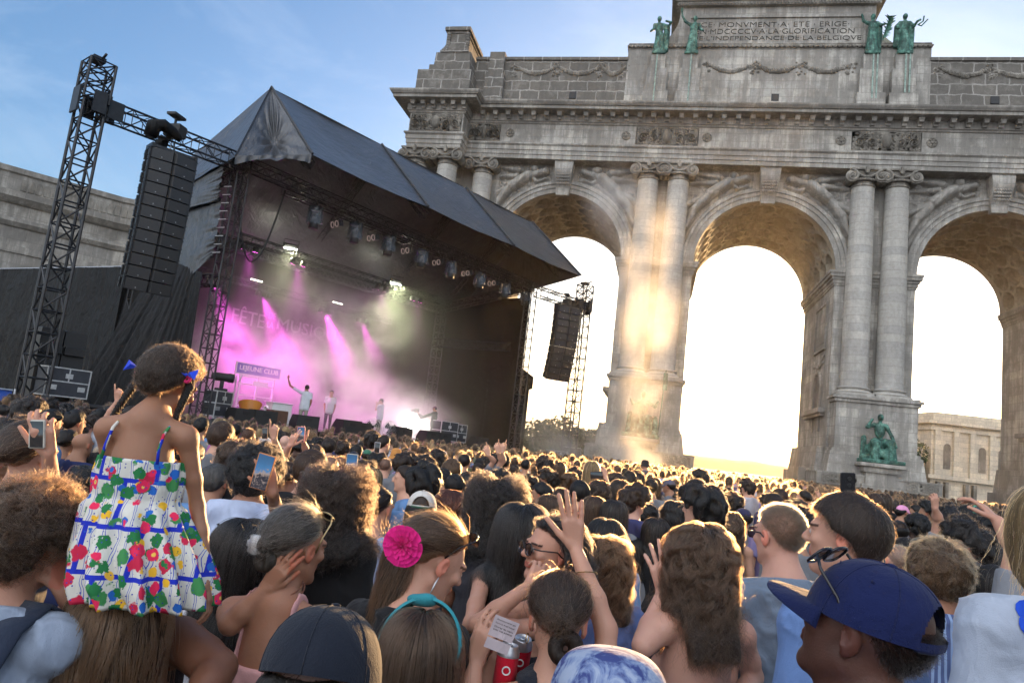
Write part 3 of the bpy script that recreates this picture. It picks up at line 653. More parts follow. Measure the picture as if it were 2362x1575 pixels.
# pinnacle over the end pavilion
m = MB(); m.box(-19.1, -15.1, 45.8, 50, 25.5, 27.7); m.box(-18.3, -15.25, 45.85, 50, 27.7, 28.1); m.box(-17.98, -15.3, 45.9, 49.8, 28.1, 29.1, taper=.05); AB(m, 'pinnacle_base', 'stone_attic')
m = MB()
for q in range(6): f = q/6; w0 = .45*(1 - f)**1.5; m.box(-17.2 - w0, -15.7 + w0*.4, 46.0 - w0*.3, 49.4, 29.1 + f*.8, 29.1 + (f + .17)*.8)
m.box(-17.1, -15.8, 46.05, 49.3, 29.9, 30.6); m.box(-17.3, -15.7, 45.95, 49.4, 30.6, 30.75); m.box(-17.45, -15.55, 45.8, 49.6, 30.75, 31.0); m.box(-17.1, -15.8, 46.1, 49.3, 31.0, 31.2)
for sx in (-17.15, -15.75):
    for q in range(7): m.lathe([(.001, .14), (.16, .06), (.2, -.1)], n=7, M=frame_M((sx, 46.0, 29.3 + q*.2), (1, 0, 0), (0, 0, 1), (0, -1, 0)))
AB(m, 'pinnacle', 'stone_attic')
# carved inscription
def text_obj(s, size, name='lettering', extrude=.01, font_sx=1., spacing=1., bold=0.):
    c = bpy.data.curves.new(name, 'FONT'); c.body = s; c.size = size; c.extrude = extrude; c.align_x = 'CENTER'; c.align_y = 'CENTER'; c.space_character = spacing; c.offset = bold; c.resolution_u = 3
    o = bpy.data.objects.new(name, c); COL.objects.link(o); dg = bpy.context.evaluated_depsgraph_get(); me = bpy.data.meshes.new_from_object(o.evaluated_get(dg)); bpy.data.objects.remove(o); bpy.data.curves.remove(c)
    if font_sx != 1.:
        a = np.empty(len(me.vertices)*3); me.vertices.foreach_get('co', a); a = a.reshape(-1, 3); a[:, 0] *= font_sx; me.vertices.foreach_set('co', a.ravel())
    return me
def text_at(s, O, xa, ya, height, width, mat, parent, name='lettering', extrude=.01, bold=0., smat=None):
    'lettering centred on O, running along xa, upright along ya, fitted to height and width'
    me = text_obj(s, 1., name, 1., bold=bold); me.name = name; a = np.empty(len(me.vertices)*3); me.vertices.foreach_get('co', a); a = a.reshape(-1, 3)
    lo, hi = a.min(0), a.max(0); a = a - (lo + hi)/2; a[:, 0] *= width/(hi[0] - lo[0]); a[:, 1] *= height/(hi[1] - lo[1]); a[:, 2] *= extrude/max(hi[2] - lo[2], 1e-6)*2
    xa = np.array(xa, float); ya = np.array(ya, float); za = np.cross(xa, ya); V = np.array(O, float) + a[:, :1]*xa + a[:, 1:2]*ya + a[:, 2:3]*za
    if parent is not None: V = V - wloc(parent)
    me.vertices.foreach_set('co', V.ravel()); me.materials.clear(); me.materials.append(mat); me.update(); o = bpy.data.objects.new(name, me); COL.objects.link(o)
    if parent is not None: o.parent = parent
    return o
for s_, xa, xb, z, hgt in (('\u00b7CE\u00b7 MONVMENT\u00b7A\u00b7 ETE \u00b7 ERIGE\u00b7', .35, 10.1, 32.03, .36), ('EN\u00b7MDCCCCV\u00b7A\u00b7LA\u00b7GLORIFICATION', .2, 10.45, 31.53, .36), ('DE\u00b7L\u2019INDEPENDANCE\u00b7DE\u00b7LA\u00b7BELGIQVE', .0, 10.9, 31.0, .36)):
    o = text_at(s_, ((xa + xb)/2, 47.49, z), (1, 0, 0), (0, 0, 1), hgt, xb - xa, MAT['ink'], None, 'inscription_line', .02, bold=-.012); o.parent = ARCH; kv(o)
# ---------------------------------------------------------------- bronze statues
def rot_pts(pts, R, o): return [tuple(np.asarray(p) @ R.T + o) for p in pts]
def draped(s, base, h, lean=0., arm_l=None, arm_r=None, seat=False, seed=0):
    k = h/1.75; B = np.array(base, float); q = lambda *p: B + np.array(p)*k
    x = lean
    if not seat:
        s.cap(q(0, 0, .05), q(x*.5, 0, .95), .26*k, .17*k, .06*k); s.cap(q(-.1, -.1, .03), q(-.06, -.08, .8), .11*k, .1*k, .04*k); s.cap(q(.12, -.06, .03), q(.06, -.05, .85), .1*k, .1*k, .04*k)
        hip = (x*.5, 0, .95)
    else:
        s.ell(q(0, .12, .35), (.38*k, .32*k, .4*k), .06*k); s.cap(q(-.15, -.05, .62), q(-.22, -.38, .56), .16*k, .13*k, .06*k); s.cap(q(-.22, -.38, .56), q(-.24, -.42, .06), .12*k, .12*k, .06*k)
        s.cap(q(.15, -.05, .62), q(.24, -.36, .6), .16*k, .13*k, .06*k); s.cap(q(.24, -.36, .6), q(.2, -.34, .06), .12*k, .14*k, .06*k); s.cap(q(-.2, -.3, .3), q(.22, -.28, .2), .16*k, .16*k, .1*k); hip = (0, .05, .75)
    d = hip[2] - .95
    s.ell(q(x*.7, hip[1], 1.22 + d), (.17*k, .13*k, .26*k), .06*k); s.cap(q(x - .17, hip[1], 1.40 + d), q(x + .17, hip[1], 1.40 + d), .075*k, .075*k, .05*k)
    s.cap(q(x, hip[1], 1.45 + d), q(x, hip[1] - .02, 1.56 + d), .06*k, .055*k, .03*k); s.ell(q(x, hip[1] - .03, 1.66 + d), (.095*k, .11*k, .125*k), .03*k); s.cap(q(x, hip[1] + .06, 1.68 + d), q(x, hip[1] + .12, 1.66 + d), .07*k, .05*k, .03*k)
    for sx, arm in ((-1, arm_l), (1, arm_r)):
        if arm: s.chain([q(x + sx*.19, hip[1], 1.39 + d)] + [q(*a) for a in arm], [.07*k, .058*k, .045*k, .05*k][:len(arm) + 1], .03*k)
    return s
def statue(name, label, base, s, ext, step, parts=(), rot=0., group=None):
    t = thing(name, label, 'statue', base, group)
    g = [axis([(a, b, step)]) for a, b in ext]; D = sdf_eval(s, *g)
    X, Y, Z = np.meshgrid(*g, indexing='ij'); band_ = abs(D) < .15; P = np.stack([X[band_], Y[band_], Z[band_]], -1)
    D[band_] += .03*vnoise(P*np.array([7, 7, 1.6]), 5, 3)*np.clip((ext[2][1]*.62 - P[:, 2]), 0, 1)
    V, Q = surf_net(D, *g); V = smooth_v(V, Q, 1, .4)
    if rot: V = V @ Rz(rot).T
    o = mesh_obj('bronze_figure', V, Q, MAT['patina'], None, True); o.parent = t
    for nme, mb in parts:
        if rot: mb.xf(np.block([[Rz(rot), np.zeros((3, 1))], [np.zeros((1, 3)), np.ones((1, 1))]]))
        p = mb.build(nme, MAT['patina'], None); p.parent = t
    return t
hgt = 3.25
ST = [('slender bronze woman in a long robe, outermost beside the left attic wall', 0, -.1, [(-.3, -.1, 1.15), (-.42, -.2, .98)], [(.32, -.05, 1.3), (.42, -.15, 1.42), (.2, -.2, 1.45)]),
      ('bronze statue raising a torch before the first letters of the inscription', 1, .05, [(-.36, 0, 1.55), (-.5, -.05, 1.78), (-.52, -.05, 1.95)], [(.3, 0, 1.18), (.42, -.12, 1.05)]),
      ('bronze statue with a leafy palm branch before the last letters of the inscription', 2, .0, [(-.36, 0, 1.5), (-.45, -.1, 1.72)], [(.3, -.1, 1.25), (.4, -.25, 1.2)]),
      ('bronze statue in a heavy cloak with a lyre, over the pedestal streaked with green', 3, .0, [(-.3, -.05, 1.2), (-.25, -.2, 1.05)], [(.32, -.1, 1.2), (.38, -.25, 1.3), (.5, -.2, 1.4)])]
for lab, i, lean, al, ar in ST:
    s = draped(SDF(), (0, 0, 0), 3.1, lean, al, ar); x = PX[i]
    if i in (0, 2, 3): s.cap((.45, .15, 2.2), (.5, .2, .5), .25, .18, .1)
    if i == 3: s.cap((-.45, .1, 2.2), (-.5, .15, .8), .22, .2, .1)
    parts = [('base_plate', MB().box(-.5, .5, -.45, .45, -.08, .1))]
    if i == 2:
        m = MB()
        for q in range(26): f = q/25; m.add([(.7 + .35*f, -.5 + .3*f, 1.0 + 1.6*f), (.5 + .35*f + RS.uniform(-.25, .25), -.6, 1.2 + 1.6*f), (.62 + .35*f, -.45, 1.15 + 1.6*f), (.95 + .35*f + RS.uniform(-.1, .2), -.5, 1.15 + 1.6*f)], [(0, 1, 2), (0, 2, 3)])
        m.path([(.6, -.4, .9), (.8, -.4, 1.8), (1.05, -.3, 2.7)], .05, 6); parts.append(('palm_branch', m))
    if i == 1: parts.append(('torch', MB().tube((-.92, -.1, 3.3), (-.95, -.1, 3.75), .06, .13, 8)))
    if i == 3: parts.append(('lyre', MB().path([(.7, -.5, 2.0), (1.05, -.45, 2.3), (1.1, -.45, 2.7)], .05, 6).path([(.75, -.5, 2.0), (.95, -.45, 1.95), (1.35, -.45, 2.45)], .05, 6)))
    statue('standing_statue', lab, (x*KA, 47.0*KA, 29.5*KA - .2), s, [(-1.35, 1.35), (-.9, .9), (-.02, 3.9)], .05, parts, group='bronze statues on the attic')
for lab, x, al, ar, sg in (('seated bronze woman holding a staff, on the pier veiled by smoke', -1.1, [(-.35, -.05, 1.35), (-.45, -.1, 1.5)], [(.42, -.05, 1.3), (.5, -.1, 1.5)], 0),
                           ('seated bronze statue, hand to its head, on the clear pedestal under the paired columns', 12.65, [(-.42, -.05, 1.35), (-.28, -.1, 1.62)], [(.35, -.05, 1.1), (.45, -.2, .75)], 1)):
    s = draped(SDF(), (0, 0, 0), 3.4, 0, [(a[0], a[1], a[2] - .25) for a in al], [(a[0], a[1], a[2] - .25) for a in ar], True); s.cap((-.9, .3, .2), (-.85, .45, 1.5), .2, .15, .08); s.cap((.95, .3, .2), (.9, .45, 1.3), .22, .16, .08); s.ell((0, .2, .2), (1.1, .7, .3), .1)
    parts = [('base_plate', MB().box(-1.25, 1.25, -1.05, .8, -.12, .12, bev=.03))]
    if sg == 0: parts.append(('staff', MB().tube((1.15, -.5, .2), (1.35, -.45, 4.6), .045, .045, 6).box(1.2, 1.5, -.5, -.4, 3.2, 4.4)))
    statue('seated_statue', lab, (x*KA, 45.9*KA, 3.35*KA - .2), s, [(-1.6, 1.6), (-1.3, 1.1), (-.1, 3.6)], .055, parts, group='seated bronze statues on the piers')
    m = MB(); m.box(x - 1.25, x + 1.2, 44.9, 46.6, 3.0, 3.22, bev=.04); m.box(x - 1.0, x + .95, 45.1, 46.6, 2.7, 3.0); m.box(x - .85, x + .8, 45.25, 46.6, 2.0, 2.7, taper=.02); m.box(x - 1.05, x + 1.0, 45.2, 46.6, .6, 2.0); AB(m, 'statue_bracket', 'stone_up')
for xa, xb in ((-4.3, -2.5), (.2, 2.1), (9.3, 11.5), (13.9, 15.8)):
    relief('plinth_scroll', xa + .15, xb - .1, 1.85, 2.35, 45.43, lambda X, Z: np.maximum(np.maximum(spiral_h(X, Z, xa + .5, 2.1, .22), spiral_h(X, Z, xb - .5, 2.1, .22, 2, -1)), .6*acanthus(X*2, Z*2, 3)), .06, nx=60)
# ---------------------------------------------------------------- ground, far setting
def sheet(name, x0, x1, y0, y1, z, mat): return tag(mesh_obj(name, [(x0, y0, z), (x1, y0, z), (x1, y1, z), (x0, y1, z)], [(0, 1, 2, 3)], MAT[mat]), kind='structure')
sheet('ground', -2500, 2500, -600, 4500, 0, 'asphalt')
# stone wing curving forward beside the stage
def wing():
    t = thing('stone_wing', 'pale stone colonnade wing with a carved frieze, rising behind the black drapes', 'building', (-50, 48, 0))
    P = [np.array(p) for p in ((-34., 60.), (-46.6, 51.55), (-51.9, 44.5), (-56., 36.5))]
    prof = [(0, 0), (0, 12.2), (.15, 12.25), (.15, 12.8), (.05, 12.85), (.05, 14.2), (.25, 14.3), (.5, 14.6), (.5, 14.85), (0, 15.0), (0, 16.0), (.3, 16.1), (.75, 16.5), (.8, 16.95), (.1, 17.0), (.1, 18.4), (.3, 18.5), (.35, 18.9), (-.5, 18.95)]
    sweep_m = MB(); sweep(sweep_m, [(o, z) for o, z in prof], P[::-1]); o = sweep_m.build('wall', MAT['stone_up'], t)
    m = MB()
    for k in range(3):
        a, b = P[k], P[k + 1]; L_ = np.linalg.norm(b - a); d = (b - a)/L_; n = np.array([-d[1], d[0]]); n = -n if n @ (np.zeros(2) - a) < 0 else n
        for q in range(int(L_/.52)):
            if (q//7) % 3 == 2: continue
            c = a + d*(q*.52 + .3) + n*.12; M = frame_M((c[0], c[1], 0), (d[0], d[1], 0), (0, 0, 1), (n[0], n[1], 0))
            m.box(-.2, .2, 17.2, 17.9, -.05, .07, M=M); m.lathe([(.2, -.05), (.2, .07), (.001, .08)], n=10, M=frame_M((c[0], c[1], 17.9), (d[0], d[1], 0), (0, 0, 1), (n[0], n[1], 0)))
    m.build('frieze', MAT['relief'], t)
wing()
def far_pavilion():
    t = thing('far_pavilion', 'small sunlit stone pavilion with columns far behind the open arch, framed by its last opening', 'building', (37, 101, 0))
    m = MB(); A = np.array([33.2, 99.]); d = np.array([.985, .17]); n = np.array([.17, -.985]); M = frame_M((A[0], A[1], 0), (d[0], d[1], 0), (-n[0], -n[1], 0), (0, 0, 1))
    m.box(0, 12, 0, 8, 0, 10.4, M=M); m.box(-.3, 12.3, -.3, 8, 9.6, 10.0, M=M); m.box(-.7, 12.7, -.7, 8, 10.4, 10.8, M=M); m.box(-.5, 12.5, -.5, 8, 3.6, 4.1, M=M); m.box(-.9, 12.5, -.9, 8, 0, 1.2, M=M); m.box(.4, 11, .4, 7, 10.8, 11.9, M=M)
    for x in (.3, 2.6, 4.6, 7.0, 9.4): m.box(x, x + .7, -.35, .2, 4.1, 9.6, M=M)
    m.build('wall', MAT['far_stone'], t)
    for x in (1.5, 5.8, 8.2): m = MB(); m.box(x, x + .9, -.02, .5, 4.9, 7.6, M=M); m.lathe([(.45, -.02), (.001, -.03)], n=14, M=M @ frame_M((x + .45, 0, 7.6), (1, 0, 0), (0, 0, 1), (0, 1, 0))); m.build('window', MAT['relief'], t)
    for x in (.6, 1.6, 4., 5.): MB().box(x, x + .4, -.53, 0, 1.4, 3.3, M=M).build('window', MAT['relief'], t)
far_pavilion()
# far trees and the wooded hill in the glare
def hill():
    xs = np.linspace(-260, 420, 120); ys = np.linspace(0, 60, 6); G = []
    for x in xs:
        h = 7 + 2*math.sin(x*.011 + 1) + 2*vnoise(np.array([x*.03, 0, 0.]), 3, 3) + 1.1*vnoise(np.array([x*.22, 0, 4.]), 5, 3)
        G.append([(x, 480 + y*2, h*(1 - (1 - y/60.)**2)**.5) for y in ys])
    tag(MB().grid(np.array(G), flip=True).build('hill', MAT['hill'], None, smooth=True), kind='structure')
hill()
def tree(label, x, y, h, r, seed, group='trees beyond the arch', n=5200):
    rs = np.random.RandomState(seed); t = thing('tree', label, 'tree', (x, y, 0), group); m = MB(); m.path([(x, y, 0), (x + .2, y, h*.3), (x - .1, y, h*.55), (x, y, h*.8)], [.38, .3, .2, .08], 8)
    cl = []
    for q in range(16):
        a = rs.uniform(0, 6.28); rr = r*rs.uniform(.2, .8); z = h*rs.uniform(.42, .9); rr *= math.sqrt(max(.1, 1 - ((z/h - .6)/.5)**2)); c = (x + rr*math.cos(a), y + rr*math.sin(a), z); cl.append((c, r*rs.uniform(.28, .48))); m.path([(x, y, h*rs.uniform(.3, .6)), ((x + c[0])/2, (y + c[1])/2, z*.9), c], [.14, .09, .03], 5)
    m.build('trunk', MAT['brown'], t)
    k = rs.randint(0, 16, n); C_ = np.array([c for c, _ in cl])[k]; R_ = np.array([b for _, b in cl])[k]; d = rs.normal(size=(n, 3)); d /= np.linalg.norm(d, axis=1)[:, None]; P = C_ + d*(R_*rs.uniform(.5, 1.05, n)**.5)[:, None]
    a = rs.normal(size=(n, 3)); a /= np.linalg.norm(a, axis=1)[:, None]; b = np.cross(a, rs.normal(size=(n, 3))); b /= np.linalg.norm(b, axis=1)[:, None]; s_ = rs.uniform(.14, .3, n)[:, None]*r/4
    V = np.stack([P - a*s_, P + b*s_*.6, P + a*s_, P - b*s_*.6], 1).reshape(-1, 3); mesh_obj('crown', V, np.arange(n*4).reshape(n, 4), MAT['foliage'], t)
for lab, x, y, h, r, sd in (('rounded far tree just outside the distant black speaker tower', -11.5, 78, 5.0, 3.2, 1), ('broad far tree between the distant tower and the smoke veiled pier', -7.5, 80, 4.4, 3.2, 2), ('far tree touching the base of the smoky pier', -4.6, 76, 3.8, 2.6, 5),
                            ('tall golden lit tree right behind the clear pier, next to the far pavilion', 29.6, 100, 7.6, 3.8, 3), ('low golden tree touching the far pavilion', 31.6, 110, 5.6, 3.6, 4)):
    tree(lab, x, y, h, r, sd)
# ---------------------------------------------------------------- stage frame: u along the front edge, v into the stage
SL = np.array([-15.305, 22.004, 0.]); SU = np.array([.45848, .8887, 0.]); SV = np.array([-.8887, .45848, 0.]); SW = 17.34
def st(a, b, z): return SL + SU*a + SV*b + np.array([0, 0, z])
MS = frame_M(SL, SU, SV, (0, 0, 1))
def truss(m, a, b, w=.3, h=None, r=.025, rb=.012, bay=None, ref=(0, 0, 1), style='x', sides=(1, 1, 1, 1)):
    a = np.asarray(a, float); b = np.asarray(b, float); h = h or w; d = b - a; L_ = np.linalg.norm(d); d /= L_; ref = np.asarray(ref, float); y = ref - d*(ref @ d)
    if np.linalg.norm(y) < .1: y = SU - d*(SU @ d)
    y /= np.linalg.norm(y); x = np.cross(d, y); C4 = [x*sx*w/2 + y*sy*h/2 for sx, sy in ((-1, -1), (1, -1), (1, 1), (-1, 1))]
    for c in C4: m.tube(a + c, b + c, r, n=6)
    n = max(1, int(round(L_/(bay or w)))); s_ = L_/n
    for i in range(n + 1):
        p = a + d*(i*s_)
        for k in range(4): m.tube(p + C4[k], p + C4[(k + 1) % 4], rb, n=4, cap=False)
    for i in range(n):
        p = a + d*(i*s_); q = a + d*((i + 1)*s_)
        for k in range(4):
            k2 = (k + 1) % 4
            if style == 'x': m.tube(p + C4[k], q + C4[k2], rb, n=4, cap=False); m.tube(p + C4[k2], q + C4[k], rb, n=4, cap=False)
            elif i % 2: m.tube(p + C4[k], q + C4[k2], rb, n=4, cap=False)
            else: m.tube(p + C4[k2], q + C4[k], rb, n=4, cap=False)
    return m
STG = thing('festival_stage', 'open air concert stage under a peaked black tarp roof, full of pink smoke', 'stage', tuple(SL))
def sb(m, name, mat, parent=STG, **k): return m.build(name, MAT[mat] if isinstance(mat, str) else mat, parent, **k)
DZ = 1.58
sb(MB().box(-.2, SW + .2, -.3, 7.3, DZ - .12, DZ, M=MS), 'deck', 'deck')
def cloth(P00, P10, P01, P11, nu, nv, amp=0., seed=0, fu=6., fv=1.5, nrm=None, sag=0.):
    U, V_ = np.meshgrid(np.linspace(0, 1, nu), np.linspace(0, 1, nv), indexing='ij'); P00, P10, P01, P11 = [np.asarray(p, float) for p in (P00, P10, P01, P11)]
    G = (P00*((1 - U)*(1 - V_))[..., None] + P10*(U*(1 - V_))[..., None] + P01*((1 - U)*V_)[..., None] + P11*(U*V_)[..., None])
    n = np.cross(P10 - P00, P01 - P00) if nrm is None else np.asarray(nrm, float); n = n/np.linalg.norm(n)
    h = vnoise(np.stack([U*fu, V_*fv, U*0], -1), seed, 4, .55)*amp
    G = G + h[..., None]*n; G[..., 2] -= sag*4*U*(1 - U); return G
sb(MB().grid(cloth(st(-.25, -.34, 0), st(SW + .25, -.34, 0), st(-.25, -.34, DZ - .04), st(SW + .25, -.34, DZ - .04), 220, 6, .03, 3, 60, .8)), 'deck_skirt', 'drape')
sb(MB().grid(cloth(st(-.22, -.34, 0), st(-.22, 7.3, 0), st(-.22, -.34, DZ - .04), st(-.22, 7.3, DZ - .04), 60, 6, .03, 4, 30, .8)), 'deck_skirt', 'drape')
for a, b, zt in ((0, 0, 11.0), (SW, 0, 10.6), (0, 6.6, 9.4), (SW, 6.6, 9.4)):
    m = MB(); truss(m, st(a, b, 0), st(a, b, zt), .44, r=.032, rb=.016, bay=.5, style='z'); sb(m, 'mast', 'steel_black')
# roof cover: ridge with hip ends, front slope overhanging the deck
rg0, rg1 = np.array([1.6, 1.8, 14.8]), np.array([19.0, 1.8, 14.75]); fe0, fe1 = np.array([1.45, -2.0, 11.28]), np.array([18.9, -2.05, 11.3]); cl_ = np.array([-.75, -.9, 10.55]); bl_ = np.array([-.85, 6.2, 9.6]); br_ = np.array([18.6, 6.4, 9.6])
def S3(p): return st(*p)
m = MB(); seams = []
for k in range(3):
    f0, f1 = k/3, (k + 1)/3; a0, a1 = S3(rg0 + (rg1 - rg0)*f0), S3(rg0 + (rg1 - rg0)*f1); e0, e1 = S3(fe0 + (fe1 - fe0)*f0), S3(fe0 + (fe1 - fe0)*f1)
    U, V_ = np.meshgrid(np.linspace(0, 1, 60), np.linspace(0, 1, 26), indexing='ij'); G = cloth(a0, a1, e0, e1, 60, 26)
    n = np.cross(a1 - a0, e0 - a0); n /= np.linalg.norm(n); n = n if n[2] > 0 else -n
    sagv = -.22*np.sin(U*math.pi)*(.35 + .65*np.sin(V_*math.pi)) + .035*vnoise(np.stack([U*2 + V_*3, V_*9 - U*7, U*0], -1), 11 + k, 3)*np.sin(U*math.pi)
    G = G + sagv[..., None]*n; m.grid(G); seams.append((a1, e1, n))
    if k == 0: seams.append((a0, e0, n))
# left hip: puckered corner cloth and side slope
def tri_cloth(A, B, C_, n_=26, dip=.25, seed=2, star=None):
    U, V_ = np.meshgrid(np.linspace(0, 1, n_), np.linspace(0, 1, n_), indexing='ij'); A, B, C_ = S3(A), S3(B), S3(C_); G = A*(1 - V_)[..., None] + (B*(1 - U)[..., None] + C_*U[..., None])*V_[..., None]
    n = np.cross(B - A, C_ - A); n /= np.linalg.norm(n); d = -dip*np.sin(U*math.pi)*V_*(1.6 - V_) + .05*vnoise(np.stack([U*9, V_*2.5, U*0], -1), seed, 3)*V_
    if star is not None: r = np.sqrt((U - star[0])**2 + (V_ - star[1])**2); a = np.arctan2(V_ - star[1], U - star[0]); d = d + .4*np.exp(-(r/.22)**2)*(-.9) + .1*np.sin(a*11)*np.exp(-(r/.35)**2)*np.clip(r*9, 0, 1)
    return G + d[..., None]*(-n if n @ np.array([0, -1, .3]) > 0 else n)*-1.
n_h = None
m.grid(tri_cloth(rg0, cl_, fe0, 60, .25, 4, (.52, .66)))
m.grid(tri_cloth(rg0, bl_, cl_, 44, .18, 6))
m.grid(cloth(S3(rg0), S3(rg1), S3(bl_), S3(br_), 40, 12, .03, 8)); m.grid(tri_cloth(rg1, fe1, br_, 12, .1, 7))
roof = sb(m, 'roof_cover', 'tarp', smooth=True)
m = MB()
for a, e, n in seams:
    m.path([a + n*.04 + (e - a)*f for f in np.linspace(0, 1, 6)], .05, 5)
m.path([S3(rg0) + np.array([0, 0, .02]), S3(cl_)], .035, 5); sb(m, 'seam', 'steel_black')
# scalloped front valance on the corner, lacing on the side
U, V_ = np.meshgrid(np.linspace(0, 1, 70), np.linspace(0, 1, 8), indexing='ij'); A, B = S3(cl_), S3(fe0); G = A*(1 - U)[..., None] + B*U[..., None]; G[..., 2] -= V_*(.32 - .22*np.sin(U*math.pi)) - .0; G = G + (np.sin(U*40)*.04*V_)[..., None]*SV; sb(MB().grid(G), 'valance', 'tarp', smooth=True)
# side cloth on the left: upper piece and lower laced piece
def side_piece(z0a, z0b, z1a, z1b, nm, off, b0=0.1, b1=6.2, scal=0.):
    U, V_ = np.meshgrid(np.linspace(0, 1, 90), np.linspace(0, 1, 50), indexing='ij'); zb = z0a + (z0b - z0a)*U; zt = z1a + (z1b - z1a)*U; z = zb + (zt - zb)*V_; b = b0 + (b1 - b0)*U
    if scal: z = z + scal*np.exp(-(U/.16)**2)*(1 - V_)**2
    edge = np.exp(-U/.10); a = off - .05*vnoise(np.stack([U*4, V_*3, U*0], -1), 5, 3) + .09*vnoise(np.stack([U*6, V_*26, U*0], -1), 9, 3)*edge
    G = st(0, 0, 0) + a[..., None]*SU + b[..., None]*SV + z[..., None]*np.array([0, 0, 1.]); return sb(MB().grid(G), nm, 'tarp', smooth=True)
side_piece(9.15, 9.0, 10.6, 9.7, 'side_flap', -.62); side_piece(6.35, 6.65, 9.35, 9.4, 'side_cloth', -.45, scal=.8)
m = MB()
for q in range(9): m.tube(st(-.45, .12, 7.3 + q*.3), st(-.24, -.02, 7.36 + q*.3), .012, n=4)
sb(m, 'lacing', 'white')
# back and right walls, inner lining
sb(MB().grid(cloth(st(-.4, 7.0, 1.4), st(SW + .4, 7.0, 1.4), st(-.4, 7.0, 10.2), st(SW + .4, 7.0, 10.2), 90, 20, .10, 21, 26, 1.)), 'back_wall', 'inner', smooth=True)
sb(MB().grid(cloth(st(SW + .3, .3, 1.4), st(SW + .3, 7.0, 1.4), st(SW + .3, .3, 9.9), st(SW + .3, 7.0, 9.9), 40, 20, .08, 22, 14, 1.)), 'side_wall', 'inner', smooth=True)
sb(MB().grid(cloth(st(-.2, 3.4, 1.4), st(-.2, 7.0, 1.4), st(-.2, 3.4, 7.2), st(-.2, 7.0, 7.2), 40, 20, .08, 23, 14, 1.)), 'side_wall', 'inner', smooth=True)
m = MB()
for a in (1.6, 7.4, 13.2, 19.0):
    aa = min(a, SW); truss(m, st(aa, -1.7, 11.0), st(aa, 1.8, 14.3), .3, r=.022, rb=.01, bay=.4); truss(m, st(aa, 1.8, 14.3), st(aa, 6.6, 9.7), .3, r=.022, rb=.01, bay=.4)
truss(m, st(0, 0, 10.75), st(SW, 0, 10.4), .42, r=.026, rb=.012, bay=.5); truss(m, st(0, 0, 10.6), st(0, 6.6, 9.4), .4, r=.026, rb=.012, bay=.5); truss(m, st(SW, 0, 10.4), st(SW, 6.6, 9.4), .4, r=.026, rb=.012, bay=.5); truss(m, st(0, 6.6, 9.3), st(SW, 6.6, 9.3), .4, r=.026, rb=.012, bay=.5)
truss(m, st(-.1, 3.3, 6.5), st(-.1, .2, 6.4), .35, r=.025, rb=.012, bay=.4)
sb(m, 'roof_truss', 'steel_black')
m = MB(); truss(m, st(12.6, 2.0, 6.5), st(SW, 1.2, 7.1), .42, r=.028, rb=.014, bay=.5, style='z'); sb(m, 'side_truss', 'steel_black')
# right wing scaffold with drape, sloping top
sb(MB().prism([(SW + .3, 1.0), (SW + .3, 6.7), (SW + 1.2, 6.9), (SW + 4.2, 6.0), (SW + 4.2, 5.3), (SW + 3.9, 5.2), (SW + 3.9, 1.0)], 2.4, 2.6, 'xz').xf(MS), 'wing_drape', 'drape')
# ---------------------------------------------------------------- rigging that hangs in the roof
tr = thing('lighting_truss', 'black front lighting truss carrying moving heads and blinders inside the roof', 'truss', tuple(st(9, .5, 10.3)))
m = MB(); truss(m, st(2.1, .5, 10.52), st(17.9, .5, 10.4), .3, r=.024, rb=.011, bay=.4, style='z'); sb(m, 'truss_frame', 'steel_black', tr)
for b, z, a0, a1, lab in ((4., 9.15, 2.4, 14.2, 'rear lighting truss with pink lamp pairs, the higher one'), (6., 7.7, .6, 13.0, 'rear lighting truss with pink lamp pairs, the lower one against the back wall')):
    tr = thing('lighting_truss', lab, 'truss', tuple(st(8, b, z))); m = MB(); truss(m, st(a0, b, z), st(a1, b, z), .28, r=.022, rb=.01, bay=.4, style='z'); sb(m, 'truss_frame', 'steel_black', tr)
cable = thing('power_cable', 'thick black cable looping down from the end of the front lighting truss', 'cable', tuple(st(1.5, .4, 9)))
t = np.linspace(0, 1, 30); A, B = st(2.1, .4, 10.5), st(.2, .3, 9.8); P = A*(1 - t)[:, None] + B*t[:, None]; P[:, 2] -= 3.1*4*t*(1 - t)*(1 - .25*t); sb(MB().path(P, .035, 7), 'cable', 'black', cable)
# moving head under a clear rain cover
def moving_head(parent_loc, label):
    t = thing('moving_head', label, 'stage light', parent_loc, 'moving heads with rain covers'); O = (0, 0, 0)
    m = MB().box(-.17, .17, -.13, .13, .28, .42, bev=.02); m.box(-.2, -.14, -.07, .07, -.12, .3, bev=.015).box(.14, .2, -.07, .07, -.12, .3, bev=.015).tube((0, 0, .42), (0, 0, .55), .03); m.build('yoke', MAT['black'], t, local=True)
    m = MB().lathe([(.001, .16), (.10, .15), (.135, .05), (.135, -.12), (.155, -.2), (.15, -.3), (.13, -.31), (.001, -.27)], n=18); o = m.build('lamp_head', MAT['plastic_black'], t, True, local=True)
    n = 22; a = np.linspace(0, 2*math.pi, n, endpoint=False); G = []
    for i, z in enumerate(np.linspace(.44, -.16, 12)):
        r = .20 + .05*(i/11) + .025*np.sin(a*5 + i*1.3) + .015*np.sin(a*9 - i*2.1) - (.08 if i == 0 else 0); G.append(np.stack([np.cos(a)*r, np.sin(a)*r*.85, np.full(n, z)], 1))
    G = np.array(G); G = np.concatenate([G, G[:, :1]], 1); MB().grid(G).build('rain_cover', MAT['film'], t, True, local=True); return t
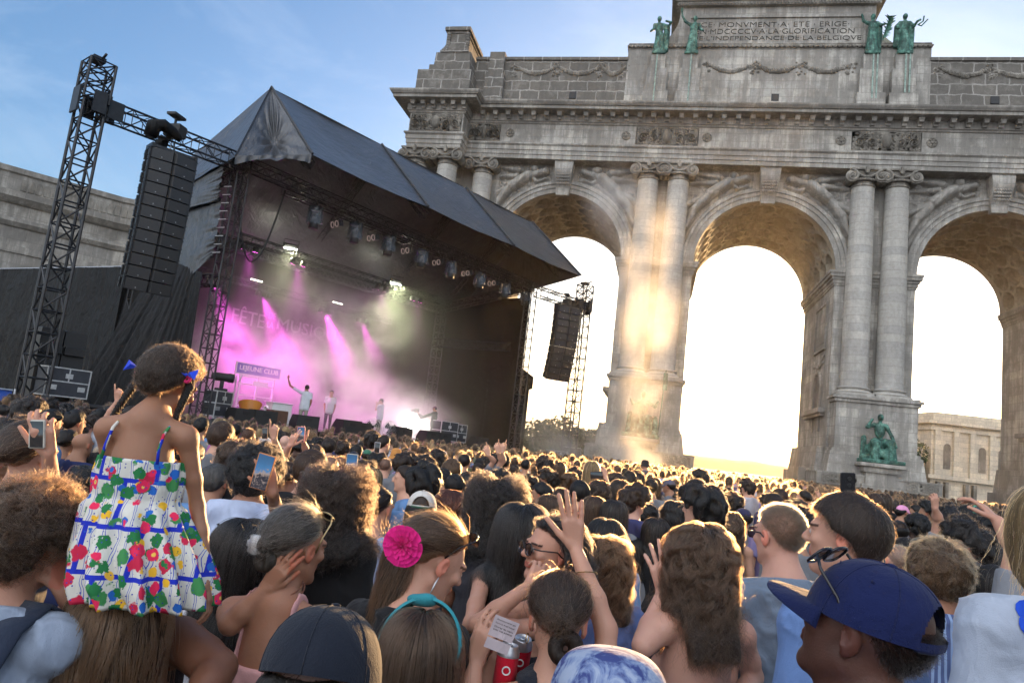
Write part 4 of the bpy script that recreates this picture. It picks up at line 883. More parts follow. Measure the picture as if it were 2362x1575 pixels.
names = ['first moving head at the near end of the front truss, by the cable loop', 'second moving head from the near end of the front truss', 'third moving head from the near end of the front truss', 'fourth moving head from the near end of the front truss', 'fourth moving head from the far mast on the front truss', 'third moving head from the far mast on the front truss', 'second moving head from the far mast on the front truss', 'last moving head of the front truss, beside the far mast']
a_ = [3.64, 5.68, 7.56, 9.6, 11.57, 13.72, 15.75, 17.5]
for i, a in enumerate(a_):
    p = tuple(st(a, .5, 9.85))
    if i == 0: mh0 = moving_head(p, names[0]); mh0.rotation_euler = (0, 0, .2); mh0.scale = (1.3,)*3
    else: dup_tree(mh0, None, p, rnd.uniform(-.5, .5), 1.3, names[i])
def blinder(p, label):
    t = thing('blinder', label, 'stage light', p, 'double round blinders'); m = MB().box(-.36, .36, -.1, .08, -.13, .13, bev=.02); m.path([(-.38, 0, 0), (-.38, 0, .3), (.38, 0, .3), (.38, 0, 0)], .02, 5).tube((0, 0, .3), (0, 0, .45), .03); m.build('housing', MAT['black'], t, local=True)
    for sx in (-.17, .17): MB().lathe([(.13, 0), (.125, .03), (.09, -.01), (.001, -.02)], n=16, M=frame_M((sx, -.1, 0), (1, 0, 0), (0, 0, 1), (0, -1, 0))).build('lamp', MAT['blamp'], t, local=True)
    return t
MAT['blamp'] = emis('pale_blinder_lamp', (1., .7, .6), .05, (.3, .26, .25))
bn = ['double blinder between the first two moving heads near the cable loop', 'double blinder after the second moving head of the front truss', 'double blinder after the third moving head of the front truss', 'double blinder in the middle of the front truss', 'double blinder after the fifth moving head of the front truss', 'double blinder nearest to the far mast on the front truss']
for i, a in enumerate((4.67, 6.6, 8.59, 10.6, 12.65, 14.66)):
    p = tuple(st(a, .42, 9.97))
    if i == 0: bl0 = blinder(p, bn[0]); bl0.rotation_euler = (.3, 0, -.62)
    else: c = dup_tree(bl0, None, p, None, None, bn[i])
# magenta LED pairs with their beams
def pair(a, b, z, label, power, aim, spread=42, col_=(1., .08, .8)):
    t = thing('led_lamp_pair', label, 'stage light', tuple(st(a, b, z)), 'pink lamp pairs in the stage roof')
    MB().box(-.36, .36, -.03, .03, .18, .24).tube((0, 0, .2), (0, 0, .42), .025).build('clamp_bar', MAT['black'], t, local=True)
    for sx in (-.26, .26):
        h = MB().lathe([(.001, .16), (.12, .15), (.15, .04), (.15, -.08)], (sx, 0, 0), 16).build('lamp_housing', MAT['black'], t, True, local=True)
        m = MB()
        for q in range(7):
            r = 0 if q == 0 else .088; m.lathe([(.036, -.075), (.001, -.085)], (sx + r*math.cos(q*1.047), r*math.sin(q*1.047), 0), 7)
        for q in range(12): m.lathe([(.02, -.075), (.001, -.08)], (sx + .128*math.cos(q*.5236), .128*math.sin(q*.5236), 0), 5)
        m.build('led_cluster', MAT['lamp_mag'], h, local=True)
        l = bpy.data.lights.new('beam', 'SPOT'); l.energy = power; l.color = col_; l.spot_size = math.radians(spread); l.spot_blend = 1.; l.shadow_soft_size = .06; lo = bpy.data.objects.new('beam', l); COL.objects.link(lo)
        p = st(a + sx*.46, b + sx*.4, z - .12); lo.location = p; d = np.asarray(aim, float) - p; lo.rotation_euler = Vector(d).to_track_quat('-Z', 'Y').to_euler()
    t.rotation_euler = (.25, 0, .95); return t
PWR = 800.
for a, b, z, lab, pw, da in ((3.1, 4., 8.78, 'pink lamp pair nearest the black cable loop', .8, (.3, -.6)), (5.5, 4., 8.8, 'pink lamp pair just below the near white flood light', .6, (.3, -.8)), (10.42, 4., 8.82, 'pale pink lamp pair beside the bright far flood light', .25, (.6, -.8)), (12.85, 4., 8.8, 'last faint pink lamp pair beyond the bright far flood light', .3, (.6, -.8)),
                              (2.95, 6., 7.37, 'pink lamp pair seen through the near mast', 1.6, (1.2, -1.6)), (5.3, 6., 7.37, 'bright pink lamp pair above the big banner letters', 1.7, (1.3, -1.2)), (8.8, 6., 7.35, 'bright pink lamp pair in the middle of the back wall', 1.9, (1.5, -1.2)), (11.15, 6., 7.35, 'pink lamp pair farthest along the back wall', 1.2, (1.3, -1.2))):
    pair(a, b, z, lab, PWR*pw, st(a + da[0]*1.6, b + da[1]*1.5, 1.6))
for a, z, lab, e, c in ((5.3, 9.45, 'near white flood light glowing under the roof', 260., (1., 1., .62)), (11.68, 9.4, 'brightest white flood light, far along the roof in a greenish glow', 420., (.92, 1., .55))):
    p = st(a, 4.5, z); t = thing('flood_light', lab, 'flood light', tuple(p), None)
    MB().box(-.3, .3, -.1, .1, .05, .22, bev=.02).path([(-.33, 0, .1), (-.33, 0, .4), (.33, 0, .4), (.33, 0, .1)], .02, 5).build('housing', MAT['black'], t, local=True)
    MB().box(-.27, .27, -.14, .08, -.0, .05).build('lens', MAT['lamp_white'], t, local=True); t.rotation_euler = (.45, 0, .75)
    l = bpy.data.lights.new('flood_glow', 'SPOT'); l.energy = e*2.0; l.color = c; l.spot_size = math.radians(130); l.spot_blend = 1.; l.shadow_soft_size = .12; lo = bpy.data.objects.new('flood_glow', l); COL.objects.link(lo); lo.location = p + np.array([.05, -.1, -.12]); lo.rotation_euler = Vector(st(a, .5, 2) - p).to_track_quat('-Z', 'Y').to_euler()
for a, z, lab in ((4.87, 7.98, 'slim dim tube light below the near flood light'), (9.47, 7.96, 'slim dim tube light in the middle of the back wall')):
    t = thing('tube_light', lab, 'tube light', tuple(st(a, 6.1, z)), None); MB().box(-.3, .3, -.05, .05, .0, .06).build('housing', MAT['black'], t, local=True); MB().box(-.28, .28, -.05, .03, -.04, .0).build('tube', MAT['lamp_warm'], t, local=True); t.rotation_euler = (0, 0, 1.09)
# low effect lamp behind the last performer
t = thing('strobe_lamp', 'blinding white lamp on the deck, glowing in the smoke beside the last performer', 'stage light', tuple(st(13.1, 3.2, DZ)), None)
MB().box(-.25, .25, -.12, .12, 0, .12, bev=.02).box(-.3, .3, -.1, .1, .5, .9, bev=.03).path([(-.32, 0, .1), (-.34, 0, .7)], .025, 5).path([(.32, 0, .1), (.34, 0, .7)], .025, 5).build('housing', MAT['black'], t, local=True); MB().box(-.24, .24, -.13, -.09, .54, .86).build('lens', emis('strobe_face', (1, 1, .9), 60.), t, local=True); t.rotation_euler = (0, 0, -.35)
l = bpy.data.lights.new('strobe_glow', 'SPOT'); l.energy = 1000.; l.color = (1., 1., .8); l.spot_size = math.radians(120); l.spot_blend = 1.; l.shadow_soft_size = .15; lo = bpy.data.objects.new('strobe_glow', l); COL.objects.link(lo); lo.location = st(13.15, 3.0, DZ + .72); lo.rotation_euler = Vector(st(9.6, -3, 2.4) - st(13.15, 3., DZ + .7)).to_track_quat('-Z', 'Y').to_euler()
# ---------------------------------------------------------------- speaker towers and arrays
def pa_tower(a, b, zt, sgn, label, beam_to, wdt=.6):
    t = thing('speaker_tower', label, 'truss tower', tuple(st(a, b, 0)), 'speaker towers beside the stage'); m = MB(); truss(m, st(a, b, .35), st(a, b, zt - 1.2), wdt, r=.045, rb=.026, bay=.62, style='z'); sb(m, 'tower_truss', 'steel_black', t)
    m = MB(); truss(m, st(a, b, zt - 1.25), st(a, b, zt), wdt + .1, r=.04, rb=.024, bay=.4, style='x'); M = frame_M(st(a, b, zt - 1.7), SU, SV, (0, 0, 1))
    for sx in (-1, 1): m.box(sx*(wdt/2 + .12) - .03, sx*(wdt/2 + .12) + .03, -.26, .26, 0, .8, M=M, bev=.01); m.box(-.10, .26, sx*(wdt/2 + .12) - .03, sx*(wdt/2 + .12) + .03, .1, .75, M=M, bev=.01)
    m.box(-.25, .1, -.2, .2, 1.7, 1.85, M=M); m.tube(st(a, b + .3, zt - .05), st(a, b - .4, zt + .2), .04); sb(m, 'head_block', 'steel_black', t)
    m = MB(); B = np.asarray(beam_to, float); A = st(a, b, zt - 1.3); truss(m, A, B, .5, r=.034, rb=.018, bay=.55, style='z'); d = (B - A)/np.linalg.norm(B - A)
    x = d; z = np.array([0, 0, 1.]) - d*d[2]; z /= np.linalg.norm(z); y = np.cross(z, x); M = frame_M(A, x, y, z); m.box(.38, .82, -.3, -.26, -.28, .28, M=M); m.box(.38, .82, .26, .3, -.28, .28, M=M); sb(m, 'beam_truss', 'steel_black', t)
    m = MB(); M = frame_M(st(a, b, 0), SU, SV, (0, 0, 1)); m.box(-.9, .9, -.9, .9, 0, .1, M=M); [m.box(-.42 + .6*q, -.24 + .6*q, -1.3, 1.3, .1, .35, M=M) for q in (0, 1)]; sb(m, 'base_frame', 'steel_black', t); return t
pa_tower(-5.2, -.5, 11.75, 1, 'tall near black truss tower holding the large speaker array out beside the roof', st(-.25, -.25, 10.6))
pa_tower(21.75, -.5, 11.55, -1, 'distant black truss tower past the far end of the stage, standing before the white sky', st(SW + .3, -.2, 10.2), .6)
def chain_hoist(p, label):
    t = thing('chain_hoist', label, 'chain hoist', tuple(p), 'chain hoists on the tower beams'); m = MB(); m.box(-.17, .25, -.14, .14, -.32, 0, bev=.03).lathe([(.001, -.13), (.14, -.12), (.14, .12), (.001, .13)], n=14, M=frame_M((-.02, 0, -.15), (0, 1, 0), (0, 0, 1), (1, 0, 0))); m.build('motor', MAT['black'], t, local=True)
    m = MB()
    for q in range(26):
        z = -.34 - q*.045; m.path([(.02*math.cos(w_)*(q % 2), .02*math.cos(w_)*(1 - q % 2), z + .035*math.sin(w_)) for w_ in np.linspace(0, 6.283, 7)], .007, 4)
    m.build('chain', MAT['alu'], t, local=True); m = MB(); m.path([(-.2, 0, -.3), (-.3, 0, -.55), (-.28, 0, -.9)], [.11, .15, .12], 9); m.build('chain_bag', MAT['drape'], t, True, local=True)
    m = MB(); m.tube((0, 0, -.05), (0, 0, .3), .03).box(-.12, .12, -.2, .2, .2, .26); m.build('hook', MAT['black'], t, local=True); return t
ch = chain_hoist(st(-2.75, -.55, 10.85), 'black chain hoist above the large near speaker array'); ch.scale = (1.35,)*3; dup_tree(ch, None, tuple(st(20.0, -.5, 10.3)), None, 1.2, 'small black chain hoist above the distant speaker array')
def cabinet(t):
    m = MB(); m.box(-.66, .66, 0, .52, -.36, -.01, bev=.012); m.add([(-.64, -.03, -.35), (-.06, -.10, -.35), (-.06, -.10, -.02), (-.64, -.03, -.02), (.06, -.10, -.35), (.64, -.03, -.35), (.64, -.03, -.02), (.06, -.10, -.02), (0, -.035, -.35), (0, -.035, -.02),
           (-.64, .01, -.35), (-.64, .01, -.02), (.64, .01, -.35), (.64, .01, -.02)], [(0, 1, 2, 3), (4, 5, 6, 7), (1, 8, 9, 2), (8, 4, 7, 9), (3, 2, 11), (0, 3, 11, 10), (5, 12, 13, 6), (10, 1, 0), (10, 8, 1), (12, 5, 4), (12, 4, 8), (12, 8, 10), (11, 2, 9), (13, 7, 6), (13, 9, 7), (11, 9, 13)])
    c = m.build('speaker_cabinet', MAT['plastic_black'], None); c.parent = t
    m = MB(); [m.lathe([(.018, 0), (.001, .01)], n=8, M=frame_M((sx, -.063, -.28), (1, 0, 0), (0, 0, 1), (0, -1, 0))) for sx in (-.36, .36)]; b = m.build('badge', MAT['alu'], None); b.parent = c
    m = MB()
    for sx in (-1, 1): m.box(sx*.69 - .02, sx*.69 + .02, .02, .10, -.37, 0); m.box(sx*.69 - .025, sx*.69 + .025, .38, .48, -.34, -.04); m.tube((sx*.67, .06, -.05), (sx*.75, .06, -.05), .014, n=6); m.tube((sx*.67, .06, -.3), (sx*.75, .06, -.3), .014, n=6); m.tube((sx*.67, .43, -.18), (sx*.74, .43, -.18), .014, n=6)
    r = m.build('rigging', MAT['steel_black'], None); r.parent = c; return c
def line_array(p, rz, label, n=12, tilt0=0., dt=.012, sc=1.):
    t = thing('line_array', label, 'speaker array', tuple(p), 'hanging line arrays'); t.rotation_euler = (0, 0, rz); t.scale = (sc,)*3
    m = MB(); m.box(-.6, .6, .02, .5, .02, .1).box(-.68, -.6, -.05, .55, -.03, .12).box(.6, .68, -.05, .55, -.03, .12).tube((0, .1, .1), (0, .25, .4), .03); o = m.build('bumper_frame', MAT['steel_black'], t, local=True)
    c0 = cabinet(t); y = 0.; z = 0.; a = tilt0
    for i in range(n):
        c = c0 if i == 0 else dup_tree(c0, t)
        c.parent = t; c.location = (0, y, z); c.rotation_euler = (a, 0, 0); y += -math.sin(a)*-.368*-1*-1; z -= .368*math.cos(a); a += dt
    return t
line_array(st(-2.85, -1.15, 9.75), math.atan2(SU[1], SU[0]) - .12, 'large near speaker array of stacked black cabinets hanging from the tower beam', 12, -.05, .016, 1.02)
line_array(st(19.4, -1.2, 9.7), math.atan2(SU[1], SU[0]) - .45, 'distant curved speaker array hanging dark against the white sky', 11, -.02, .03, 1.02)
for a, b, z, lab in ((-3.25, -.9, 10.35, 'grey fill speaker bundled over the near array'),):
    t = thing('cable_bag', 'slack black canvas cable bag hanging over the near speaker array', 'bag', tuple(st(a, b, z)), None); MB().path([(-.3, 0, -.25), (-.25, 0, .1), (0, 0, .22), (.35, 0, .1), (.6, 0, -.05)], [.2, .24, .2, .16, .1], 9).build('bag', MAT['drape'], t, True, local=True); t.rotation_euler = (0, 0, 1.0)
# black drape wall at the left wing, gathered folds near the mast
dw = thing('drape_wall', 'tall black scrim wall hung in long folds beside the near mast', 'drape', (-24, 26, 0))
A, B = np.array([-19.1, 24.35, 0]), np.array([-34.5, 28.7, 0]); dirv = (B - A)/np.linalg.norm(B - A); nn = np.array([dirv[1], -dirv[0], 0]); nn = -nn if nn[1] > 0 else nn
U, V_ = np.meshgrid(np.linspace(0, 1, 420), np.linspace(0, 1, 40), indexing='ij'); fold = .16*vnoise(np.stack([U*70 + (1 - V_)*3, V_*.5, U*0], -1), 31, 3)*np.exp(-U*3.2) + .07*vnoise(np.stack([U*30, V_*5, U*0], -1), 32, 4); fan = 1.6*(1 - V_)**1.5*np.exp(-U*4.)
G = A + (B - A)*U[..., None] + np.array([0, 0, 7.33])*V_[..., None] + nn*(fold + .9*fan)[..., None]; dwm = MB().grid(G).build('drape', MAT['drape'], dw, True)
MB().tube(A + [0, 0, 7.33], B + [0, 0, 7.33], .03).build('top_rail', MAT['alu'], dw)
# second gathered drape falling from the roof corner to the mast foot
U, V_ = np.meshgrid(np.linspace(0, 1, 120), np.linspace(0, 1, 40), indexing='ij'); A2, B2, C2, D2 = st(-.4, .5, 6.6), st(-.6, 3.4, 7.3), st(-.55, -.1, 1.4), st(-3.6, 1.5, 1.5)
G = (A2*(1 - U)[..., None] + B2*U[..., None])*V_[..., None] + (C2*(1 - U)[..., None] + D2*U[..., None])*(1 - V_)[..., None]; G = G + SU*(.16*vnoise(np.stack([U*16, V_*.7, U*0], -1), 33, 3))[..., None]*-1; t = thing('gathered_drape', 'gathered black curtain fanning down from the roof corner to the near mast foot', 'drape', tuple(st(-1, 1, 0))); MB().grid(G).build('drape', MAT['drape'], t, True)
# side platform with skirt, blue fence
t = thing('side_platform', 'low black skirted platform under the flight case and speakers', 'platform', tuple(st(-4, 0, 0))); sb(MB().box(-8.5, -.3, -.9, 1.6, 0, 1.62, M=MS), 'skirt', 'drape', t); sb(MB().box(-8.55, -.28, -.95, 1.65, 1.62, 1.68, M=MS), 'platform_top', 'deck', t)
t = thing('crowd_fence', 'crowd barrier covered with bright blue scrim below the near tower', 'fence', tuple(st(-6.5, -1.4, 0))); sb(MB().grid(cloth(st(-14, -1.5, .25), st(-5.9, -1.3, .25), st(-14, -1.5, 1.88), st(-5.9, -1.3, 1.85), 80, 8, .03, 41, 20, 1)), 'scrim', 'blue_scrim', t, smooth=True)
m = MB().tube(st(-14, -1.55, 1.88), st(-5.9, -1.33, 1.86), .025); [m.tube(st(x, -1.5, 0), st(x, -1.5, 1.9), .025) for x in np.linspace(-14, -5.9, 5)]; sb(m, 'rail', 'alu', t)
# ---------------------------------------------------------------- things on the deck
def wedge(p, rz, label, s=1., name='stage_monitor', mat='plastic_black'):
    t = thing(name, label, 'speaker', tuple(p), 'floor monitors along the stage edge'); t.rotation_euler = (0, 0, rz); t.scale = (s,)*3
    MB().prism([(-.3, 0), (.3, 0), (.3, .2), (.12, .46), (-.3, .46)], -.38, .38, 'yz').build('cabinet', MAT[mat], t, local=True)
    MB().box(-.12, .12, -.315, -.3, .28, .38, bev=.004).lathe([(.03, 0), (.001, .008)], n=8, M=frame_M((.25, -.3, .18), (1, 0, 0), (0, 0, 1), (0, -1, 0))).build('handle', MAT['black'], t, local=True)
    MB().add([(-.34, .29, .215), (.34, .29, .215), (.34, .135, .44), (-.34, .135, .44)], [(0, 1, 2, 3)]).build('grille', MAT['black'], t, local=True); return t
ru = math.atan2(SU[1], SU[0])
for a, b, rz, lab, s in ((1.75, .35, ru + .1, 'tall black box speaker at the near end of the stage edge', 1.15), (2.6, .35, ru, 'black wedge monitor in front of the orange chair', 1.2), (4.4, .2, ru - .2, 'black wedge monitor at the feet of the performer who raises one arm', 1.2),
                         (6.55, .3, ru, 'boxy black monitor left of the first fan, part of a double set', 1.25), (7.15, .3, ru, 'black wedge right against the first fan', 1.15), (9.5, .3, ru + .1, 'black wedge monitor just past the second fan', 1.2), (11.3, .3, ru, 'boxy black monitor below the last performer', 1.15), (12.1, .3, ru + .1, 'pale lit wedge monitor next to the pink flight case', 1.1), (14.7, .2, ru, 'black wedge monitor farthest along the stage edge', 1.1)): wedge(st(a, b, DZ), rz, lab, s)
t = thing('wooden_box', 'low brown wooden box on the stage edge beside the wedge', 'box', tuple(st(3.3, .5, DZ))); sb(MB().box(-.32, .32, -.25, .25, 0, .62, M=frame_M(st(3.35, .5, DZ), SU, SV, (0, 0, 1)), bev=.02), 'box_body', 'brown', t); sb(MB().box(-.28, .28, -.262, -.25, .05, .57, M=frame_M(st(3.35, .5, DZ), SU, SV, (0, 0, 1))), 'grille', 'brown', t)
def flight_case(p, rz, w_, d_, h_, label, wheels=True, split=.5, mat='case', group='flight cases around the stage', edge='alu'):
    t = thing('flight_case', label, 'flight case', tuple(p), group); t.rotation_euler = (0, 0, rz); z0 = .14 if wheels else 0.
    MB().box(-w_/2, w_/2, -d_/2, d_/2, z0, z0 + h_, bev=.01).build('case_panel', MAT[mat], t, local=True)
    m = MB(); e = .035
    for z in (z0, z0 + h_*split, z0 + h_ - e):
        m.box(-w_/2 - .006, w_/2 + .006, -d_/2 - .008, -d_/2 + .02, z, z + e); m.box(-w_/2 - .008, -w_/2 + .02, -d_/2, d_/2, z, z + e); m.box(w_/2 - .02, w_/2 + .008, -d_/2, d_/2, z, z + e)
    for x in (-w_/2 - .01, w_/2 - e + .01): m.box(x, x + e, -d_/2 - .011, -d_/2 + .02, z0, z0 + h_)
    m.box(-e/2, e/2, -d_/2 - .009, -d_/2 + .02, z0 + h_*split, z0 + h_); m.build('edge_frame', MAT[edge], t, local=True)
    for x, z in ((-w_*.33, z0 + h_*split*.62), (w_*.33, z0 + h_*split*.62), (0, z0 + h_*.72)):
        MB().box(x - .1, x + .1, -d_/2 - .014, -d_/2 - .002, z - .07, z + .07, bev=.005).box(x - .07, x + .07, -d_/2 - .02, -d_/2 - .012, z - .02, z + .02).build('latch', MAT[edge], t, local=True)
    if wheels:
        for x in (-w_*.36, w_*.36):
            for y in (-d_*.36, d_*.36): MB().lathe([(.001, -.025), (.06, -.025), (.065, 0), (.06, .025), (.001, .025)], n=12, M=frame_M((x, y, .065), (0, 1, 0), (0, 0, 1), (1, 0, 0))).box(x - .05, x + .05, y - .05, y + .05, .12, .14).build('castor', MAT['alu'], t, local=True)
    return t
flight_case(st(-4.4, -.3, 1.68), ru + .05, 1.16, .7, .84, 'big black flight case with metal edges and round castors, in front of the near drapes')
flight_case(st(1.05, .8, DZ), ru + .3, .78, .6, .92, 'upright flight case at the near mast with a moving light on top')
mag = MAT['pink_edge'] = simple('pink_lit_case_edge', (.6, .45, .5), .4, .5, var=.1)
for a, b, z, w_, h_, lab in ((13.3, 1.2, DZ, 1.2, .95, 'large flight case on the far part of the deck'), (14.5, 1.5, DZ, .8, .9, 'smaller flight case tucked behind the large one on the deck'), (18.0, -.4, .5, .8, .95, 'narrow flight case right of the far mast foot'), (19.3, -.3, .5, 1.0, .8, 'dim flight case between the narrow one and the stacked cases'),
                             (20.8, -.2, .5, 1.2, .6, 'lower case of the stack beside the distant tower'), (21.0, -.2, 1.24, 1.2, .62, 'upper case of the stack beside the distant tower'), (22.3, -.3, .9, 1.1, 1.1, 'outermost flight case under the distant tower')): flight_case(st(a, b, z), ru, w_, .6, h_, lab, z != 1.24)
t = thing('side_platform', 'far low black platform carrying the flight cases by the distant tower', 'platform', tuple(st(20, 0, 0))); sb(MB().box(SW + .3, 24.4, -1.0, 1.6, 0, .5, M=MS), 'platform_body', 'drape', t)
flight_case(st(-7.2, .2, 1.68), ru, .9, .6, .8, 'half hidden dark flight case behind the near tower legs')
# moving light standing on its case
t = thing('moving_head', 'uncovered black moving light standing on the upright flight case', 'stage light', tuple(st(1.1, .8, DZ + 1.06))); MB().box(-.22, .22, -.16, .16, 0, .1, bev=.02).box(-.07, .07, -.08, .08, .1, .42, bev=.02).build('yoke', MAT['black'], t, local=True)
MB().lathe([(.001, -.4), (.12, -.39), (.15, -.2), (.15, .15), (.17, .2), (.17, .38), (.001, .4)], n=18, M=frame_M((0, 0, .5), (0, 0, 1), (0, 1, 0), (1, 0, 0))).build('lamp_head', MAT['plastic_black'], t, True, local=True); t.rotation_euler = (0, 0, .6)
# subwoofer stack and monitor cabinets on the side platform
t = thing('speaker_stack', 'pair of flat dark speakers over the big flight case, half lost against the drapes', 'speaker', tuple(st(-4.5, .5, 1.68))); M = frame_M(st(-4.45, .4, 1.68), SU, SV, (0, 0, 1)); m = MB().box(-.62, -.02, -.3, .4, 0, 2.1, M=M, bev=.02).box(.02, .62, -.3, .4, 0, 2.1, M=M, bev=.02); sb(m, 'cabinet', 'plastic_black', t); m = MB(); [m.box(x, x + .56, -.42, -.28, 1.35, 1.62, M=M, bev=.03) for x in (-.6, .04)]; sb(m, 'horn', 'black', t)
t = thing('speaker_stack', 'tall dark speaker rack with blue pilot lights behind the near mast', 'speaker', tuple(st(-.0, 2.4, DZ))); M = frame_M(st(-.3, 2.2, DZ), SU, SV, (0, 0, 1)); sb(MB().box(-.7, 0, -.3, .4, 0, 2.1, M=M, bev=.02).box(.03, .7, -.3, .4, 0, 2.1, M=M, bev=.02), 'cabinet', 'plastic_black', t)
m = MB(); [m.box(-.66 + .09*i, -.64 + .09*i, -.31, -.3, z, z + .03, M=M) for i in range(3) for z in (1.5, 1.6, 1.7)]; sb(m, 'pilot_light', emis('pilot_blue', (.3, .4, 1.), 3.), t)
# fans
def fan(p, rz, tilt, label):
    t = thing('floor_fan', label, 'fan', tuple(p), 'fans on the stage edge'); t.rotation_euler = (0, 0, rz); Mt = np.eye(4); Mt[:3, :3] = Rx(tilt); Mt[:3, 3] = (0, 0, .42)
    m = MB()
    for y, rr in ((-.1, .34), (.1, .34)):
        for r in (rr, rr*.72, rr*.45, rr*.2): m.path([(r*math.cos(q), y*(1.0 if r == rr else .6 + .4*r/rr), r*math.sin(q)) for q in np.linspace(0, 2*math.pi, 28, endpoint=False)], .0055, 4, closed=True)
        for q in range(20): m.path([(.05*math.cos(q*.314), y*1.1, .05*math.sin(q*.314)), (.2*math.cos(q*.314), y*1.3, .2*math.sin(q*.314)), (rr*math.cos(q*.314), y, rr*math.sin(q*.314))], .004, 3)
    m.path([(.345*math.cos(q), 0, .345*math.sin(q)) for q in np.linspace(0, 2*math.pi, 30, endpoint=False)], .014, 5, closed=True); m.xf(Mt); m.build('cage', MAT['alu'], t, local=True)
    m = MB()
    for q in range(3):
        a = q*2.094 + .5; G = []
        for r in np.linspace(.05, .29, 6): G.append([(r*math.cos(a + e*.42*(1 + .3*r)), (e)*.06, r*math.sin(a + e*.42*(1 + .3*r))) for e in np.linspace(-1, 1, 7)])
        G = np.array(G); m.grid(G); m.grid(G + [0, .006, 0], flip=True)
    m.lathe([(.001, -.06), (.06, -.05), (.065, .02), (.06, .14), (.001, .15)], n=14, M=frame_M((0, 0, 0), (1, 0, 0), (0, 0, 1), (0, -1, 0))); m.xf(Mt); m.build('blade', MAT['black'], t, local=True)
    m = MB().path([(-.37, 0, .42), (-.37, .0, .06), (-.37, -.2, .02), (.37, -.2, .02), (.37, 0, .06), (.37, 0, .42)], .014, 6).path([(-.37, 0, .06), (-.37, .22, .02), (.37, .22, .02), (.37, 0, .06)], .012, 6); m.build('stand', MAT['alu'], t, local=True)
fan(st(7.9, .25, DZ), ru - .75, .1, 'first round floor fan on the stage edge, facing the crowd'); fan(st(8.95, .25, DZ), ru - .35, -.35, 'second floor fan on the stage edge, tilted away')
# chair, dog, stand, white counter, sign
t = thing('shell_chair', 'orange moulded shell chair on the near part of the stage', 'chair', tuple(st(2.8, 1.6, DZ))); M = frame_M(st(2.85, 1.6, DZ), (math.cos(.6), math.sin(.6), 0), (-math.sin(.6), math.cos(.6), 0), (0, 0, 1))
U, V_ = np.meshgrid(np.linspace(-1, 1, 26), np.linspace(0, 1, 16), indexing='ij'); ang = U*1.9; r = .34 + .10*V_; G = np.stack([r*np.sin(ang), -r*np.cos(ang)*.9 - .02 + .12*V_, .48 + .42*V_**1.1*(1 - .55*np.abs(U)**2.2)], -1); m = MB().grid(G).grid(G*[.94, .94, 1] + [0, 0, .01], flip=True).lathe([(.001, .4), (.2, .42), (.33, .5), (.34, .52)], n=20).lathe([(.3, 0), (.28, .03), (.06, .08), (.05, .2), (.14, .42)], n=20); m.xf(M); sb(m, 'shell', 'orange', t, smooth=True)
t = thing('dog_figure', 'small white spotted dog figure sitting beside the orange chair', 'dog figure', tuple(st(3.45, 1.5, DZ + .0)))
s = SDF().cap((0, .12, .12), (0, 0, .42), .13, .1, .05).cap((0, -.02, .45), (0, -.06, .58), .07, .06, .04).ell((0, -.1, .66), (.075, .1, .075), .03).cap((0, -.16, .65), (0, -.24, .63), .045, .032, .02)
for sx in (-1, 1): s.cap((sx*.07, -.06, .4), (sx*.07, -.1, .03), .04, .035, .02).cap((sx*.07, -.1, .03), (sx*.07, -.15, .025), .033, .028, .02).ell((sx*.12, .1, .12), (.06, .13, .11), .03).cap((sx*.06, -.06, .70), (sx*.1, -.03, .60), .022, .018, .01)
s.cap((0, .22, .06), (0, .38, .03), .03, .015, .03); g = [axis([(-.25, .25, .014)]), axis([(-.35, .45, .014)]), axis([(-.02, .8, .014)])]; V, Q = surf_net(sdf_eval(s, *g), *g); V = V*1.05; V = V @ Rz(.9).T
m_ = NT('dog_coat'); n_ = m_.n('TexVoronoi'); n_.inputs['Scale'].default_value = 9.; m_.l(m_.pos(True), n_.inputs[0]); col(m_, m_.ramp(n_.outputs[0], [(.22, .02), (.27, .7)]), .5); o = mesh_obj('dog_body', V, Q, m_.m, None, True); o.parent = t
t = thing('coat_stand', 'thin metal coat stand with curled hooks at the near end of the stage', 'coat stand', tuple(st(2.15, 1.7, DZ))); m = MB().tube((0, 0, 0), (0, 0, 1.75), .022).lathe([(.2, 0), (.19, .03), (.03, .06)], n=16)
for q in range(5): a = q*1.257; m.path([(0, 0, 1.5), (.1*math.cos(a), .1*math.sin(a), 1.5), (.2*math.cos(a), .2*math.sin(a), 1.62), (.24*math.cos(a), .24*math.sin(a), 1.78)], .012, 5)
m.build('stand', MAT['alu'], t, local=True)
t = thing('white_counter', 'plain white counter standing behind the performer with a raised arm', 'counter', tuple(st(4.2, 1.7, DZ))); sb(MB().box(-.45, .45, -.2, .3, 0, .9, M=frame_M(st(4.2, 1.7, DZ), SU, SV, (0, 0, 1)), bev=.01), 'body', 'white', t); sb(MB().box(-.5, .5, -.25, .35, .9, .94, M=frame_M(st(4.2, 1.7, DZ), SU, SV, (0, 0, 1)), bev=.01), 'top', 'white', t)
MAT['sign_blue'] = simple('violet_blue_sign', (.12, .10, .45), .5, var=.05, bump=0)
t = thing('club_sign', 'long violet sign reading LEJEUNE CLUB over a glazed shop front on stage', 'sign', tuple(st(4.1, 3.5, DZ))); M = frame_M(st(4.12, 3.5, 0), SU, SV, (0, 0, 1)); sb(MB().box(-1.05, 1.05, -.04, .04, 3.5, 4.0, M=M), 'sign_border', 'white', t); sb(MB().box(-1.0, 1.0, -.055, -.035, 3.545, 3.955, M=M), 'sign_board', 'sign_blue', t)
text_at('LEJEUNE CLUB', st(4.12, 3.5 - .065, 3.75), SU, (0, 0, 1), .25, 1.8, MAT['white'], t, 'lettering', .006, bold=.01)
